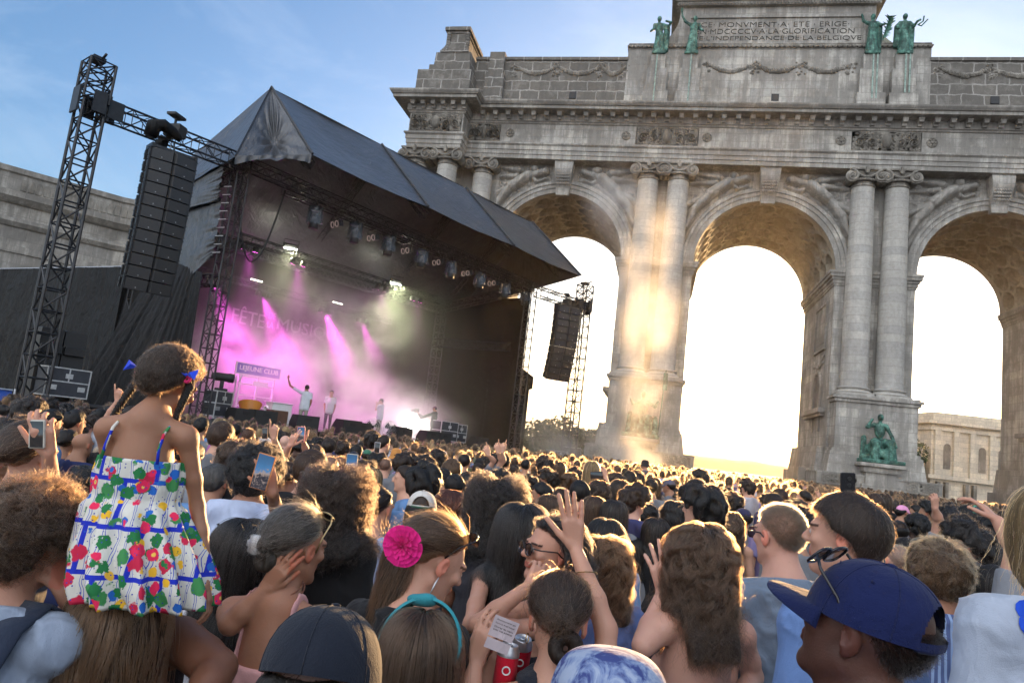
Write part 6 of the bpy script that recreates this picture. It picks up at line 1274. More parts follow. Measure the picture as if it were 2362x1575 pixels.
def hmesh(mb, name, mat, pr, parent=None, smooth=True, auto=None):
    'a piece modelled in head coordinates'
    t, T, b, toB, hz = pr[:5]; mb.v = [T.fwd(v) + [0, 0, hz] for v in mb.v]; o = mb.build(name, mat, None, smooth, auto=auto); o.parent = parent or t; return o
def on_back(so, o, lift=.003):
    me = o.data; so.data.update()
    for v in me.vertices:
        h = so.ray_cast((v.co.x, -1.5, v.co.z), (0, 1, 0)); v.co.y = (h[1].y if h[0] else v.co.y) - lift - (.001 if v.co.y > 0 else 0)
def cap_on(pr, c, back=False, brim=True, mat=None, tilt=.0, opening=False, strap=None, button=True, logo=None, sc=1.):
    m = MB(); sg = -1 if back else 1; n, k = (150, 36) if opening else (72, 16); G = []
    for i in range(k):
        f = i/(k - 1); e = f*math.pi/2; row = []
        for j in range(n + 1):
            a = j/n*2*math.pi; r = math.cos(e)**.82; seam = 1 - .010*math.exp(-((((a*6/(2*math.pi)) + .5) % 1 - .5)/.035)**2)*(f < .97); x = .0835*r*math.sin(a)*seam; y = .106*r*math.cos(a)*seam*sg
            z = .018 + (.098*math.sin(e)) - .012*math.cos(a)*(1 - f); w_ = 1 + .012*math.sin(a*3 + f*5)*math.sin(f*3.1); row.append((x*w_*sc, (y*w_ - .010)*sc, z*sc))
        G.append(row)
    G = np.array(G)
    if opening:
        jm = n//2; keep = np.ones((k - 1, n), bool)
        for i in range(k - 1):
            for j in range(n):
                aa = abs(j + .5 - jm)/n*2*math.pi; f = (i + .5)/(k - 1)
                if f > .09 and (aa/.62)**2 + ((f - .09)/.40)**2 < 1: keep[i, j] = False
        Fq = [(i*(n + 1) + j, i*(n + 1) + j + 1, (i + 1)*(n + 1) + j + 1, (i + 1)*(n + 1) + j) for i in range(k - 1) for j in range(n) if keep[i, j]]; m.add(G.reshape(-1, 3), Fq)
        m.add(G.reshape(-1, 3)*[.975, .975, .975] + [0, 0, .0005], [f[::-1] for f in Fq])
    else: m.grid(G); m.grid(G*[.975, .975, .975] + [0, 0, .0005], flip=True)
    mt = mat or cmat(c); cap = hmesh(m, 'cap', mt, pr)
    sm = MB(); [sm.path([tuple(G[i][int(j)]*1.004) for i in range(0, k, 2) if not opening or not (abs(j - n//2) < n//9 and i < k*.45)], .0011*sc, 4) for j in np.arange(6)*n/6 + 0]; hmesh(sm, 'stitching', mt, pr, cap)
    if button: hmesh(MB().lathe([(.0085, 0), (.008, .004), (.001, .006)], (0, -.010*sc, .1155*sc), 14), 'button', mt, pr, cap)
    if brim:
        G = []
        for u in np.linspace(-1, 1, 25):
            a = u*1.05; base = np.array([.0835*math.sin(a), (.106*math.cos(a))*sg - .010, .020 - .012*math.cos(a)]); ext = .072*(1 - abs(u)**3.2)
            G.append([base + np.array([.1*ext*u*.5*f, sg*ext*f, -.012*f - .018*(u**2)*f]) for f in np.linspace(0, 1, 9)])
        G = np.array(G)*sc; m = MB().grid(G); m.grid(G + [0, 0, .0035], flip=True); m.grid(np.stack([G[:, -1], G[:, -1] + [0, 0, .0035]], 0)); hmesh(m, 'brim', mt, pr, cap)
        eye = MB(); [eye.lathe([(.0035, .0), (.003, .0012), (.0012, .0014)], n=10, M=frame_M(np.array([.0835*math.cos(.85)**.82*math.sin(a)*1.004, .106*math.cos(.85)**.82*math.cos(a)*1.004 - .010, .018 + .098*math.sin(.85)])*sc, (math.cos(a), -math.sin(a), 0), (0, 0, 1), (math.sin(a), math.cos(a), .6))) for a in np.arange(6)*math.pi/3 + math.pi/6]; hmesh(eye, 'eyelets', mt, pr, cap)
    if strap is not None: a = np.linspace(-.62, .62, 15); y_ = lambda q: -(.106*math.cos(q)*1.01) - .010; hmesh(MB().path([(.0845*math.sin(q), y_(q) if not back else -y_(q) - .020, .030) for q in a], .0065, 6), 'strap', cmat(strap), pr, cap)
    return cap
def glasses_on(pr, on='face', lens=None, frame=None, round_=False, name='sunglasses', sc=1., tilt=None, offs=None):
    lens = lens or MAT['lens']; frame = frame or GLASSES
    R = np.eye(3); off = np.array([0, .106, .004]); 
    if on == 'head': R = Rx(.75 if tilt is None else tilt); off = np.array([0, .074, .122]) if offs is None else np.array(offs)
    m = MB(); lm = MB(); w_, h_ = (.027, .022) if round_ else (.029, .021); n = 26; tr_ = lambda P: (np.asarray(P) @ R.T + off)*sc
    for sx in (-1, 1):
        a = np.linspace(0, 2*math.pi, n, endpoint=False); ex = 1. if round_ else .7; P = np.stack([sx*.034 + w_*np.sign(np.cos(a))*np.abs(np.cos(a))**ex, -.10*(np.abs(sx*.034 + w_*np.cos(a)))**1.3*.9, h_*np.sign(np.sin(a))*np.abs(np.sin(a))**ex - .002], 1); m.path(tr_(P), .0026, 6, closed=True)
        Pc = np.vstack([P, P.mean(0)[None] + [0, .003, 0]]); lm.add(tr_(Pc), [(i, (i + 1) % n, n) for i in range(n)])
        if on == 'head': e = [(sx*.064, -.006, .006), (sx*.078, -.03, .0), (sx*.083, -.085, -.006), (sx*.080, -.135, -.03)]
        else: e = [(sx*.064, -.006, .006), (sx*.079, -.03, .004), (sx*.083, -.095, .006), (sx*.080, -.125, -.014)]
        P = np.array(e); fl = tr_(P); hm = MB(); m.path(fl, [.0034, .003, .0028, .0034], 6)
    m.path(tr_([(-.009, .001, .002), (0, .003, .005), (.009, .001, .002)]), .0022, 6); f = hmesh(m, name, frame, pr); hmesh(lm, 'lens', lens, pr, f, False); return f
# ---------------------------------------------------------------- the people nearest the camera
def P_(x, y, d): return atd(x, y, d)
def objcolor_mat(name='crowd_cotton'):
    m = NT(name); oi = m.n('ObjectInfo'); n = m.noise(m.pos(True), 9., 4); c = m.mix(m.math('MULTIPLY', n, .35), oi.outputs['Color'], (.02, .02, .02)); col(m, c, .85, 0, .2); m.bump(m.noise(m.pos(True), 14., 4), .3, .012); return m.m
MAT['crowd_cotton'] = objcolor_mat()
def stripes_mat(name, a, b, sc, ax=0, w_=.5):
    m = NT(name); sp = m.n('SeparateXYZ'); m.l(m.pos(True), sp.inputs[0]); s_ = m.math('SINE', m.math('MULTIPLY', sp.outputs[ax], sc)); c = m.ramp(s_, [(w_, a), (w_ + .08, b)]); col(m, c, .85, 0, .2); m.bump(m.noise(m.pos(True), 14., 4), .35, .012); return m.m
def dress_mat():
    m = NT('floral_print'); P = m.pos(True); Q = m.map(P, (1, 1, 1), (.2, .1, .5)); c = (.58, .56, .50)
    def vor(sc, seed, dist=0.):
        v = m.n('TexVoronoi'); v.inputs['Scale'].default_value = sc; m.l(m.map(Q, (1, 1, 1), (0, 0, 0), (seed, seed*.7, seed*1.3)), v.inputs[0]); return v
    wob = m.noise(P, 34., 3)
    # leaves, flowers, dots and blue borders of the printed cotton
    wv = m.n('TexWave'); wv.inputs['Scale'].default_value = 7.; wv.inputs['Distortion'].default_value = 5.; wv.inputs['Detail Scale'].default_value = 1.; wv.inputs['Detail'].default_value = 2; m.l(P, wv.inputs[0]); c1 = m.mix(m.ramp(wv.outputs[0], [(.88, 0.), (.90, 1.), (.95, 1.), (.97, 0.)]), c, (.03, .06, .42))
    bk_ = m.n('TexBrick'); m.l(m.map(P, (1, 0, 1), (math.pi/2, 0, .0)), bk_.inputs[0]); bk_.inputs['Scale'].default_value = 1.; bk_.inputs['Brick Width'].default_value = .21; bk_.inputs['Row Height'].default_value = .17; bk_.inputs['Mortar Size'].default_value = .009; c1 = m.mix(bk_.outputs['Fac'], c1, (.015, .03, .40))
    v = vor(13, 3); f = m.ramp(m.math('ADD', v.outputs['Distance'], m.math('MULTIPLY', wob, .5)), [(.62, 1.), (.66, 0.)]); c2 = m.mix(f, c1, m.mix(m.ramp(v.outputs['Color'], [(.4, 0.), (.45, 1.)]), (.05, .22, .07), (.50, .02, .06)))
    v = vor(15, 9); f = m.ramp(m.math('ADD', v.outputs['Distance'], m.math('MULTIPLY', wob, .45)), [(.50, 1.), (.53, 0.)]); c3 = m.mix(f, c2, m.mix(m.ramp(v.outputs['Color'], [(.45, 0.), (.5, 1.)]), (.75, .42, .03), (.02, .12, .45)))
    v = vor(13, 17); f = m.ramp(m.math('ADD', v.outputs['Distance'], m.math('MULTIPLY', m.noise(P, 60., 2), .5)), [(.56, 1.), (.59, 0.)]); c4 = m.mix(f, c3, (.02, .16, .05))
    v = vor(10, 25); f = m.ramp(m.math('ADD', v.outputs['Distance'], m.math('MULTIPLY', wob, .3)), [(.38, 1.), (.41, 0.)]); c5 = m.mix(f, c4, (.70, .025, .09)); f = m.ramp(v.outputs['Distance'], [(.07, 1.), (.1, 0.)]); c6 = m.mix(f, c5, (.8, .55, .1))
    v = vor(60, 5); c7 = m.mix(m.ramp(v.outputs['Distance'], [(.16, 1.), (.2, 0.)]), c6, (.04, .05, .3)); col(m, c7, .8, 0, .2); m.bump(m.noise(m.map(P, (1, 1, .35)), 38., 4), .4, .01); return m.m
MAT['floral'] = dress_mat()
def garment_lathe(prof, n=120, cx=0., cy=-.03, folds=(0, 9), seed=0, z0=0.):
    'prof: list of (z, rx, ry, fold amplitude)'
    a = np.linspace(0, 2*math.pi, n + 1); G = []
    for z, rx, ry, am in prof:
        nz = vnoise(np.stack([np.cos(a)*2.5, np.sin(a)*2.5, np.full(n + 1, z*2.5)], 1), seed, 3); r = 1 + am*np.sin(a*folds[1] + nz*4) + am*.8*nz; G.append(np.stack([cx + rx*r*np.cos(a), cy + ry*r*np.sin(a), z + z0 + am*.12*nz], 1))
    return np.array(G)
def phone(p, up, out, label, h=.150, w_=.074, body=(.02, .02, .02), screen=True, scr=None, group='phones held up in the crowd'):
    up = up/np.linalg.norm(up); out = out - up*(out @ up); out /= np.linalg.norm(out); x = np.cross(out, up); t = thing('phone', label, 'phone', tuple(p), group); M = frame_M(p, x, -out, up)
    MB().box(-w_/2, w_/2, -.004, .004, -h/2, h/2, M=M, bev=.003).build('casing', cmat(body), t)
    if screen:
        so_ = MB().box(-w_/2 + .004, w_/2 - .004, -.0049, -.0043, -h/2 + .004, h/2 - .004, M=M).build('screen', scr or MAT['screen_dark'], t)
    else:
        m = MB(); [m.lathe([(.007, 0), (.006, .002), (.001, .002)], n=12, M=M @ frame_M((-w_/2 + .018, -.004, h/2 - .018 - q*.02), (1, 0, 0), (0, 0, 1), (0, -1, 0))) for q in range(3)]; m.build('camera_lens', MAT['black'], t)
    return t
def screen_mat(name, sky, dark, glow, st=1.):
    m = NT(name); P = m.n('TexCoord').outputs['Generated']; sp = m.n('SeparateXYZ'); m.l(P, sp.inputs[0]); n = m.noise(P, 7., 5); y = m.math('ADD', sp.outputs[2], m.math('MULTIPLY', n, .25)); c = m.ramp(y, [(.30, dark), (.52, dark), (.58, glow), (.66, sky), (1., tuple(v*.6 for v in sky))])
    c2 = m.mix(m.ramp(m.noise(P, 16., 3), [(.55, 0.), (.62, 1.)]), c, glow); f = m.ramp(sp.outputs[2], [(.6, 1.), (.64, 0.)]); c3 = m.mix(f, c, c2); m.l(c3, m.b.inputs['Emission Color']); m.b.inputs['Emission Strength'].default_value = st; m.b.inputs['Base Color'].default_value = (.02, .02, .02, 1); m.b.inputs['Roughness'].default_value = .1; return m.m
MAT['screen_dark'] = screen_mat('phone_screen_dark', (.10, .14, .17), (.01, .01, .012), (.06, .04, .03), .25); MAT['screen_blue'] = screen_mat('phone_screen_sky', (.05, .16, .34), (.02, .02, .03), (.28, .22, .2), .4)
WG = 'people standing in the front rows of the crowd'
def hero_group():
    # --- child on shoulders
    gh = P_(392, 893, 2.1); pr = person('girl in a floral strap dress riding on shoulders, blue bows on two braids', 392, 893, 2.1, face=14, body=-3, pitch=14, hair='afro', hc='brown', sk='olive', top=None, sex='f', lod=2, ks=.70, headsc=1.14, drop=.075, legs=False, strands=13000, rad=.0004, seed=21, hk=dict(ln=.032, vol=.012, clump=.3),
               arms=((P_(262, 1120, 2.05), P_(240, 1230, 1.95)), (P_(455, 1165, 2.05), P_(478, 1335, 2.0))), hands=(dict(n=-FW, side=-1, curl=(.4,)*4), dict(n=RT, side=1, curl=(.5,)*4)), kbody=.88)
    t, T, b, toB, hz = pr[:5]
    for sx, pts in ((-1, [(-.085, -.01, .045), (-.112, -.03, .015), (-.118, -.05, -.05), (-.128, -.06, -.11), (-.150, -.05, -.165)]), (1, [(.085, -.02, .035), (.105, -.03, .0), (.102, -.035, -.05), (.092, -.03, -.10), (.088, -.02, -.15)])):
        P = np.array(pts); f = np.linspace(0, 1, 60); Pi = np.stack([np.interp(f, np.linspace(0, 1, 5), P[:, a]) for a in range(3)], 1); m = MB(); rr = .0135*(1 - .45*f)
        for k in range(3):
            ph = f*42 + k*2.094; m.path(Pi + np.stack([np.cos(ph)*rr*.75, np.sin(ph)*rr*.6, 0*ph], 1), rr*.78, 7)
        o = hmesh(m, 'braid', BM['dark'], pr)
        rs = np.random.RandomState(5); idx = rs.randint(0, 60, 900); base = Pi[idx]; dr = rs.normal(size=(900, 3)); dr /= np.linalg.norm(dr, axis=1)[:, None]; S_ = np.stack([base + dr*(.010 + .02*q)*(1 - .4*f[idx])[:, None] + rs.normal(size=(900, 3))*.003*q for q in (0, .4, .8)], 1); Pb = T.fwd(S_.reshape(-1, 3)).reshape(S_.shape) + [0, 0, hz]; hair_curves('loose_strands', Pb, .0004, HM['brown'], o)
        # bow
        bw = MB(); c = Pi[6] + [sx*.012, -.022, .012]
        for s2 in (-1, 1): bw.add([c + [0, -.02, 0], c + [s2*.046, -.026, .024], c + [s2*.048, -.034, -.020], c + [s2*.02, -.04, .004]], [(0, 1, 3), (0, 3, 2), (1, 2, 3), (0, 2, 1)])
        bw.lathe([(.001, .006), (.007, 0), (.001, -.006)], c + [0, -.024, 0], 8); hmesh(bw, 'bow', cmat((.02, .06, .6)), pr, auto=30); hmesh(MB().path([c + .011*np.array([math.cos(q), -.4 + 0*q, math.sin(q)]) + [0, -.006, -.012] for q in np.linspace(0, 6.28, 10)], .006, 6), 'hair_tie', cmat((.7, .03, .15)), pr)
    prof = [(-.365, .158, .118, .004), (-.37, .164, .124, .02), (-.42, .170, .126, .035), (-.47, .172, .125, .035), (-.515, .166, .12, .025), (-.53, .17, .125, .02), (-.56, .19, .15, .07), (-.63, .21, .17, .10), (-.72, .24, .20, .12), (-.83, .255, .22, .16), (-.90, .245, .21, .17), (-.88, .2, .17, .14)]
    z = [p[0] for p in prof]; zi = np.concatenate([np.linspace(z[i], z[i + 1], 7)[:-1] for i in range(len(z) - 1)] + [[z[-1]]]); ii = np.concatenate([i + np.linspace(0, 1, 7)[:-1] for i in range(len(z) - 1)] + [[len(z) - 1]]); pp = [tuple(np.interp(q, range(len(z)), [p[a] for p in prof]) for a in range(4)) for q in ii]; GG = garment_lathe(pp, 160, 0., -.03, (0, 13), 3, hz); GG[..., 0] += .30*np.clip(hz - .55 - GG[..., 2], 0, 1)
    o = MB().grid(GG).build('dress', MAT['floral'], None, True); o.parent = t
    for sx in (-1, 1): m = MB().path([(sx*.105, -.150, -.375 + hz), (sx*.10, -.146, -.32 + hz), (sx*.098, -.118, -.255 + hz), (sx*.10, -.05, -.212 + hz), (sx*.10, .02, -.225 + hz), (sx*.09, .075, -.34 + hz)], .006, 6); q = m.build('shoulder_strap', MAT['floral'], None, True); q.parent = t
    # carrier
    pr = person('dark skinned adult in a black tank top carrying the girl in the floral dress', 345, 1262, 2.25, face=0, body=12, hair='short', hc='black', sk='brown', top='tank', tc=(.012, .012, .014), fat=1.12, sex='m', lod=1, strands=600, seed=22, arms=((P_(250, 1500, 2.0), P_(260, 1420, 1.95)), (P_(505, 1540, 2.05), P_(440, 1640, 1.9))), hands=('none', 'none'), kbody=1.3)
    # --- curly haired boy with backpack strap
    pr = person('curly haired boy in pale blue grey t-shirt with navy backpack strap, hand at ear', 62, 1246, 1.95, face=22, body=5, pitch=8, hair='curly', hc='brown', sk='fair', top='tee', tc=(.26, .31, .40), lod=2, strands=13000, rad=.00042, seed=31, hk=dict(ln=.10, vol=.022), arms=(None, ((.20, .20, -.38), (.115, .06, -.165))), hands=(None, dict(d=UP*.9 - RT*.15, n=RT*.8 + FW*-.5, side=-1, curl=(.6, .7, .9, 1.), spread=.05, thumb=.5, k=.9)), neck=-.19)
    t, T, b, toB, hz = pr[:5]; m = MB()
    def ribbon(m, pts, w_, nrm, th=.004):
        P = np.array(pts, float); Tn = np.gradient(P, axis=0); Tn /= np.linalg.norm(Tn, axis=1)[:, None]; N = np.array([nrm]*len(P) if np.ndim(nrm) == 1 else nrm, float); Sd = np.cross(Tn, N); Sd /= np.linalg.norm(Sd, axis=1)[:, None]; N2 = np.cross(Sd, Tn); G = np.stack([P - Sd*w_/2, P - Sd*w_/2 + N2*th, P + Sd*w_/2 + N2*th, P + Sd*w_/2, P - Sd*w_/2], 1); return m.grid(G)
    ribbon(m, [(.13, .10, -.36), (.125, .05, -.235), (.12, -.04, -.185), (.115, -.12, -.225), (.095, -.178, -.34), (.07, -.20, -.50), (.06, -.205, -.70)], .085, [(0, 1, .2), (0, .6, 1), (0, 0, 1), (0, -.7, 1), (0, -1, .2), (0, -1, 0), (0, -1, 0)], .010)
    ribbon(m, [(-.13, .10, -.36), (-.125, .05, -.235), (-.12, -.03, -.200), (-.11, -.10, -.235), (-.085, -.150, -.34), (-.06, -.175, -.50)], .062, [(0, 1, .2), (0, .6, 1), (0, 0, 1), (0, -.7, 1), (0, -1, .2), (0, -1, 0)], .010)
    m.v = [v + [0, 0, hz] for v in m.v]; o = m.build('backpack_strap', cmat((.02, .028, .05)), None, True); o.parent = t
    bp = SDF(); bp.ell((0, -.27, -.62), (.16, .10, .24), .03).ell((0, -.33, -.58), (.12, .06, .13), .03); g = [axis([(-.2, .2, .013)]), axis([(-.42, -.14, .013)]), axis([(-.9, -.34, .013)])]; V, Q = surf_net(sdf_eval(bp, *g), *g); o = smooth_mesh_obj('backpack', V + [0, 0, hz], Q, cmat((.02, .022, .028)), t)
    # --- long brown hair beside him
    person('person with long straight copper brown hair lit at the edge, below the floral dress', 280, 1425, 2.0, face=5, hair='long', hc='mid', sk='fair', top='tee', tc=(.25, .22, .2), sex='f', lod=1, strands=12000, rad=.0006, seed=32, hk=dict(ln=.55, curl=(.006, 26), clump=.5))
    person('woman with straight black hair and white top, cheek showing, beside the floral dress', 558, 1266, 2.9, face=-38, body=-15, hair='long', hc='black', sk='tan', top='tee', tc=(.6, .6, .66), sex='f', lod=2, strands=9000, rad=.0005, seed=33, hk=dict(ln=.6, part=.02))
    # --- woman with claw clip
    pr = person('woman with silver streaked hair in a claw clip, hand on neck, pink strap top', 686, 1264, 2.5, face=34, body=8, pitch=6, hair='back', hc='ash', sk='tan', top='strap', tc=(.62, .33, .32), sex='f', lod=2, strands=10000, rad=.00042, seed=34, hk=dict(ln=.17, vol=.02), arms=((P_(530, 1440, 2.35), P_(612, 1358, 2.38)), None), hands=(dict(d=P_(660, 1296, 2.38) - P_(612, 1358, 2.38), n=-FW - RT*.2, side=1, curl=(.4, .35, .4, .45), spread=.06, thumb=.4, k=.92), None))
    clip = MB().box(-.02, .02, -.030, -.004, -.032, .032, bev=.006).box(-.045, -.022, -.022, -.010, -.014, .012, bev=.004); [clip.path([(-.018, -.02, z), (-.005, .006, z - .002), (.012, .012, z)], .004, 6) for z in (-.024, -.008, .008, .024)]; clip.v = [v @ Rz(-.1).T + [-.02, -.145, -.0] for v in clip.v]; hmesh(clip, 'claw_clip', glass('clear_acetate', (.6, .62, .62), .15, .75), pr)
    glasses_on(pr, 'head', tilt=.9, frame=simple('gold_wire', (.5, .38, .2), .3, .9, bump=0)); t, T, b, toB, hz = pr[:5]; m = MB().path([(.07*math.cos(q), -.035 + .068*math.sin(q), -.155 + .03*math.sin(q) + hz) for q in np.linspace(0, 6.28, 40, endpoint=False)], .0025, 6, closed=True).path([(.078*math.cos(q), -.035 + .074*math.sin(q), -.172 + .035*math.sin(q) + hz) for q in np.linspace(0, 6.28, 40, endpoint=False)], .003, 5, closed=True); o = m.build('necklace', cmat((.2, .08, .05)), None); o.parent = t
    def tail(pr, c, ln, hcol, n, seed, wid=.03, wave=.012):
        rs = np.random.RandomState(seed); k = 18; f = np.linspace(0, 1, k); a = rs.uniform(0, 6.28, n); r = wid*np.sqrt(rs.uniform(0, 1, n)); L = ln*rs.uniform(.7, 1, n); ph = rs.randint(0, 40, n)*1.7; t, T, b, toB, hz = pr[:5]; o = T.fwd(np.array([c]))[0]; bk = T.R @ np.array([0, -1., 0]); bk[2] = 0; bk /= np.linalg.norm(bk)
        S_ = o + (bk*.05)*np.sqrt(f)[None, :, None] + np.stack([np.cos(a)[:, None]*r[:, None]*np.minimum(1, f*4 + .2) + wave*np.sin(f*14 + ph[:, None])*f, np.sin(a)[:, None]*r[:, None]*.7*np.minimum(1, f*4 + .2) + wave*np.cos(f*13 + ph[:, None])*f, .02*np.sin(f*3.1)[None, :] - L[:, None]*f**1.3], -1) + [0, 0, hz]
        V, Q = bulk_from(S_, .009, .42); h = smooth_mesh_obj('hair_tail', smooth_v(V, Q, 2), Q, BM[hcol], t); hair_curves('hair_strands', S_, .0005, HM[hcol], h)
    # bun gathered under the clip
    def bun(pr, c, r, hcol, n=2600, seed=1, nm='bun'):
        rs = np.random.RandomState(seed); S_ = []
        for i in range(n):
            a0 = rs.uniform(0, 6.28); tilt = rs.normal()*.35; rr = r*rs.uniform(.45, 1.); q = a0 + np.linspace(0, 3.4, 12); z = rs.uniform(-.6, .6)*r*.8; P = np.stack([rr*np.cos(q), z + rr*.35*np.sin(q*1.3 + tilt), rr*np.sin(q)], 1); nrm = np.linalg.norm(P, axis=1)[:, None]; P = P/np.maximum(nrm/r, 1.)*1.; S_.append(P*[1, .8, 1] + c)
        S_ = np.array(S_); t, T, b, toB, hz = pr[:5]; make_hair(t, S_, T, hcol, .0005, hz, True, .008, name=nm)
    bun(pr, (0, -.125, -.045), .034, 'ash', 1500, 3)
    person('person with a huge cloud of dark brown spiral curls, in a black t-shirt', 778, 1150, 3.25, face=8, hair='bigcurl', hc='dark', sk='tan', top='tee', tc=(.012, .012, .013), sex='f', lod=1, strands=9500, rad=.0005, seed=35, hk=dict(ln=.40, vol=.10))
    # --- pink flower
    pr = person('woman with a large pink flower in her pulled back brown hair, looking down', 1003, 1296, 2.3, face=58, body=30, pitch=24, hair='back', hc='mid', sk='fair', top='tee', tc=(.014, .014, .016), sex='f', lod=2, strands=10000, rad=.00042, seed=36, hk=dict(ln=.18, vol=.014), arms=(None, (P_(1085, 1610, 2.15), P_(1078, 1505, 2.2))), hands=(None, dict(d=P_(1128, 1470, 2.2) - P_(1078, 1505, 2.2), n=-FW, side=1, curl=(.4, .5, .6, .7), thumb=.5, k=.9)))
    tail(pr, (-.01, -.115, .03), .36, 'mid', 3200, 4, wid=.055)
    fl = MB(); rs = np.random.RandomState(9)
    for ring, (rr, n, up) in enumerate(((.062, 11, .15), (.050, 10, .5), (.036, 9, .95), (.022, 7, 1.3), (.010, 5, 1.5))):
        for q in range(n):
            a = q*2*math.pi/n + rs.uniform(-.15, .15) + ring*.3; G = []
            for u in np.linspace(0, 1, 6): G.append([((rr*u)*math.cos(a + e*.42*(math.sin(u*2.2)) + .0) + 0, -.010 - .022*up*u - .004*e*e - rs.uniform(0, .002), (rr*u)*math.sin(a + e*.42*math.sin(u*2.2))) for e in np.linspace(-1, 1, 6)])
            fl.grid(np.array(G))
    fp = P_(933, 1256, 2.12); FX, FZ = RT*.97 - FW*.2, UP; FY = np.cross(FZ, FX); fl.v = [(fp + v @ np.array([FX, FY, FZ]) - wloc(pr[0])) @ Rz(pr[0].rotation_euler.z) for v in fl.v]; q = fl.build('fabric_flower', cmat((.80, .02, .24)), None, auto=50); q.parent = pr[0]
    glasses_on(pr, 'head', tilt=.6); hmesh(MB().path([(.083, -.01, -.035), (.084, -.012, -.06), (.084, -.012, -.105)], [.001, .004, .001], 6), 'earring', MAT['alu'], pr)
    # --- black cap
    pr = person('person in a black baseball cap turned backwards, seen from right behind', 738, 1600, 1.14, face=4, pitch=14, hair='short', hc='dark', sk='pale', top='tee', tc=(.02, .02, .022), lod=1, strands=1500, rad=.0005, seed=37, hk=dict(under=.0)); cap_on(pr, (.010, .013, .022), sc=1.13)
    # --- teal headband
    pr = person('woman with a knotted teal headband over brown hair, holding out a printed card', 968, 1518, 1.98, face=8, pitch=27, hair='long', hc='brown', sk='fair', top='tee', tc=(.02, .02, .02), sex='f', lod=1, strands=12000, rad=.00042, seed=38, hk=dict(ln=.42), arms=(None, (P_(1075, 1640, 2.0), P_(1098, 1528, 2.1))), hands=(None, dict(d=P_(1122, 1450, 2.12) - P_(1098, 1528, 2.1), n=-FW*.7 + RT*-.5, side=-1, curl=(.5, .6, .9, 1.), spread=.12, thumb=.4)))
    m = MB(); a = np.linspace(-.35, math.pi + .35, 40); ribbon(m, [(.106*math.cos(q), -.034 + .012*max(0, math.sin(q)), .026 + .122*math.sin(q)) for q in a], .040, [(math.cos(q), 0, math.sin(q)) for q in a], .008); m.add(*(lambda s_: s_)((lambda V, Q: (V, Q.tolist()))(*(lambda g: surf_net(sdf_eval(SDF().ell((-.035, -.02, .148), (.034, .026, .016), .01).ell((-.008, -.02, .152), (.028, .030, .017), .01), *g), *g))([axis([(-.09, .04, .004)]), axis([(-.07, .05, .004)]), axis([(.12, .20, .004)])])))); hmesh(m, 'headband', cmat((.03, .22, .26)), pr)
    # --- bun woman, raised arm
    pr = person('woman with low brown bun and tortoise sunglasses on her head, open hand raised high', 1288, 1432, 2.15, face=6, body=-5, pitch=10, hair='back', hc='brown', sk='fair', top='tank', tc=(.016, .018, .026), sex='f', lod=2, strands=12000, rad=.0004, seed=39, hk=dict(ln=.19, vol=.018), arms=((P_(1060, 1660, 2.1), P_(1120, 1585, 2.15)), (P_(1398, 1450, 2.18), P_(1326, 1262, 2.3))), hands=(dict(d=P_(1150, 1530, 2.16) - P_(1120, 1585, 2.15), n=-FW + RT*-.3, side=-1, curl=(.9, .9, .9, .9), spread=.05, thumb=.5), dict(d=P_(1316, 1150, 2.1) - P_(1326, 1262, 2.1), n=-FW, side=-1, curl=(.06, .03, .05, .10), spread=.10, thumb=.62, tcurl=.0, k=.98)))
    bun(pr, (.028, -.118, -.062), .046, 'brown', 3200, 5); tor = simple('tortoiseshell', (.13, .035, .015), .15, var=.7, scale=60, obj=True, bump=0); glasses_on(pr, 'head', frame=tor, tilt=.75, sc=1.06); hmesh(MB().path([(-.086 + .012*math.cos(q)*.3, -.012 + .012*math.cos(q), -.058 + .014*math.sin(q)) for q in np.linspace(0, 6.28, 20, endpoint=False)], .0016, 6, closed=True), 'hoop_earring', simple('gold', (.6, .42, .15), .25, 1., bump=0), pr)
    t, T, b, toB, hz = pr[:5]; w0, w1 = toB(P_(1398, 1450, 2.18)), toB(P_(1326, 1262, 2.3)); c = w1*.66 + w0*.34; d_ = (w1 - w0)/np.linalg.norm(w1 - w0); e1 = np.cross(d_, [0, 1, 0]); e1 /= np.linalg.norm(e1); e2 = np.cross(d_, e1); m = MB().path([c + [0, 0, hz] + (e1*math.cos(q) + e2*math.sin(q))*.036 + d_*.012*math.cos(q) for q in np.linspace(0, 5.7, 30)], .0016, 6); o = m.build('bangle', MAT['gold_'], None); o.parent = t
    # --- sunglasses woman facing left
    pr = person('woman in round black sunglasses facing across the crowd, dark curly hair', 1268, 1272, 2.85, face=-112, body=-95, pitch=-4, hair='wavy', hc='black', sk='fair', top='strap', tc=(.02, .02, .03), sex='f', lod=2, strands=6000, rad=.0005, seed=40, hk=dict(ln=.26, vol=.035, sweep=1.6), arms=((P_(1212, 1450, 2.6), P_(1110, 1450, 2.5)), (P_(1103, 1440, 2.55), P_(1222, 1350, 2.6))), hands=('none', dict(d=P_(1240, 1322, 2.65) - P_(1222, 1350, 2.6), n=-FW, side=1, curl=(.8,)*4)))
    glasses_on(pr, 'face', round_=True, sc=1.05)
    person('woman with wavy brown hair falling to one side, behind the raised arm', 1386, 1306, 3.15, face=-30, pitch=5, hair='wavy', hc='mid', sk='pale', top='tee', tc=(.10, .16, .36), sex='f', lod=1, strands=9000, rad=.00045, seed=41, hk=dict(ln=.33, vol=.04))
    person('woman with very long straight black hair and bare shoulders, beside the pink flower', 1205, 1222, 3.35, face=-4, hair='long', hc='black', sk='fair', top='tank', tc=(.012, .012, .012), sex='f', lod=1, strands=12000, rad=.0005, seed=42, hk=dict(ln=.66, vol=.035), arms=((P_(1085, 1440, 2.9), P_(1135, 1428, 2.7)), None))
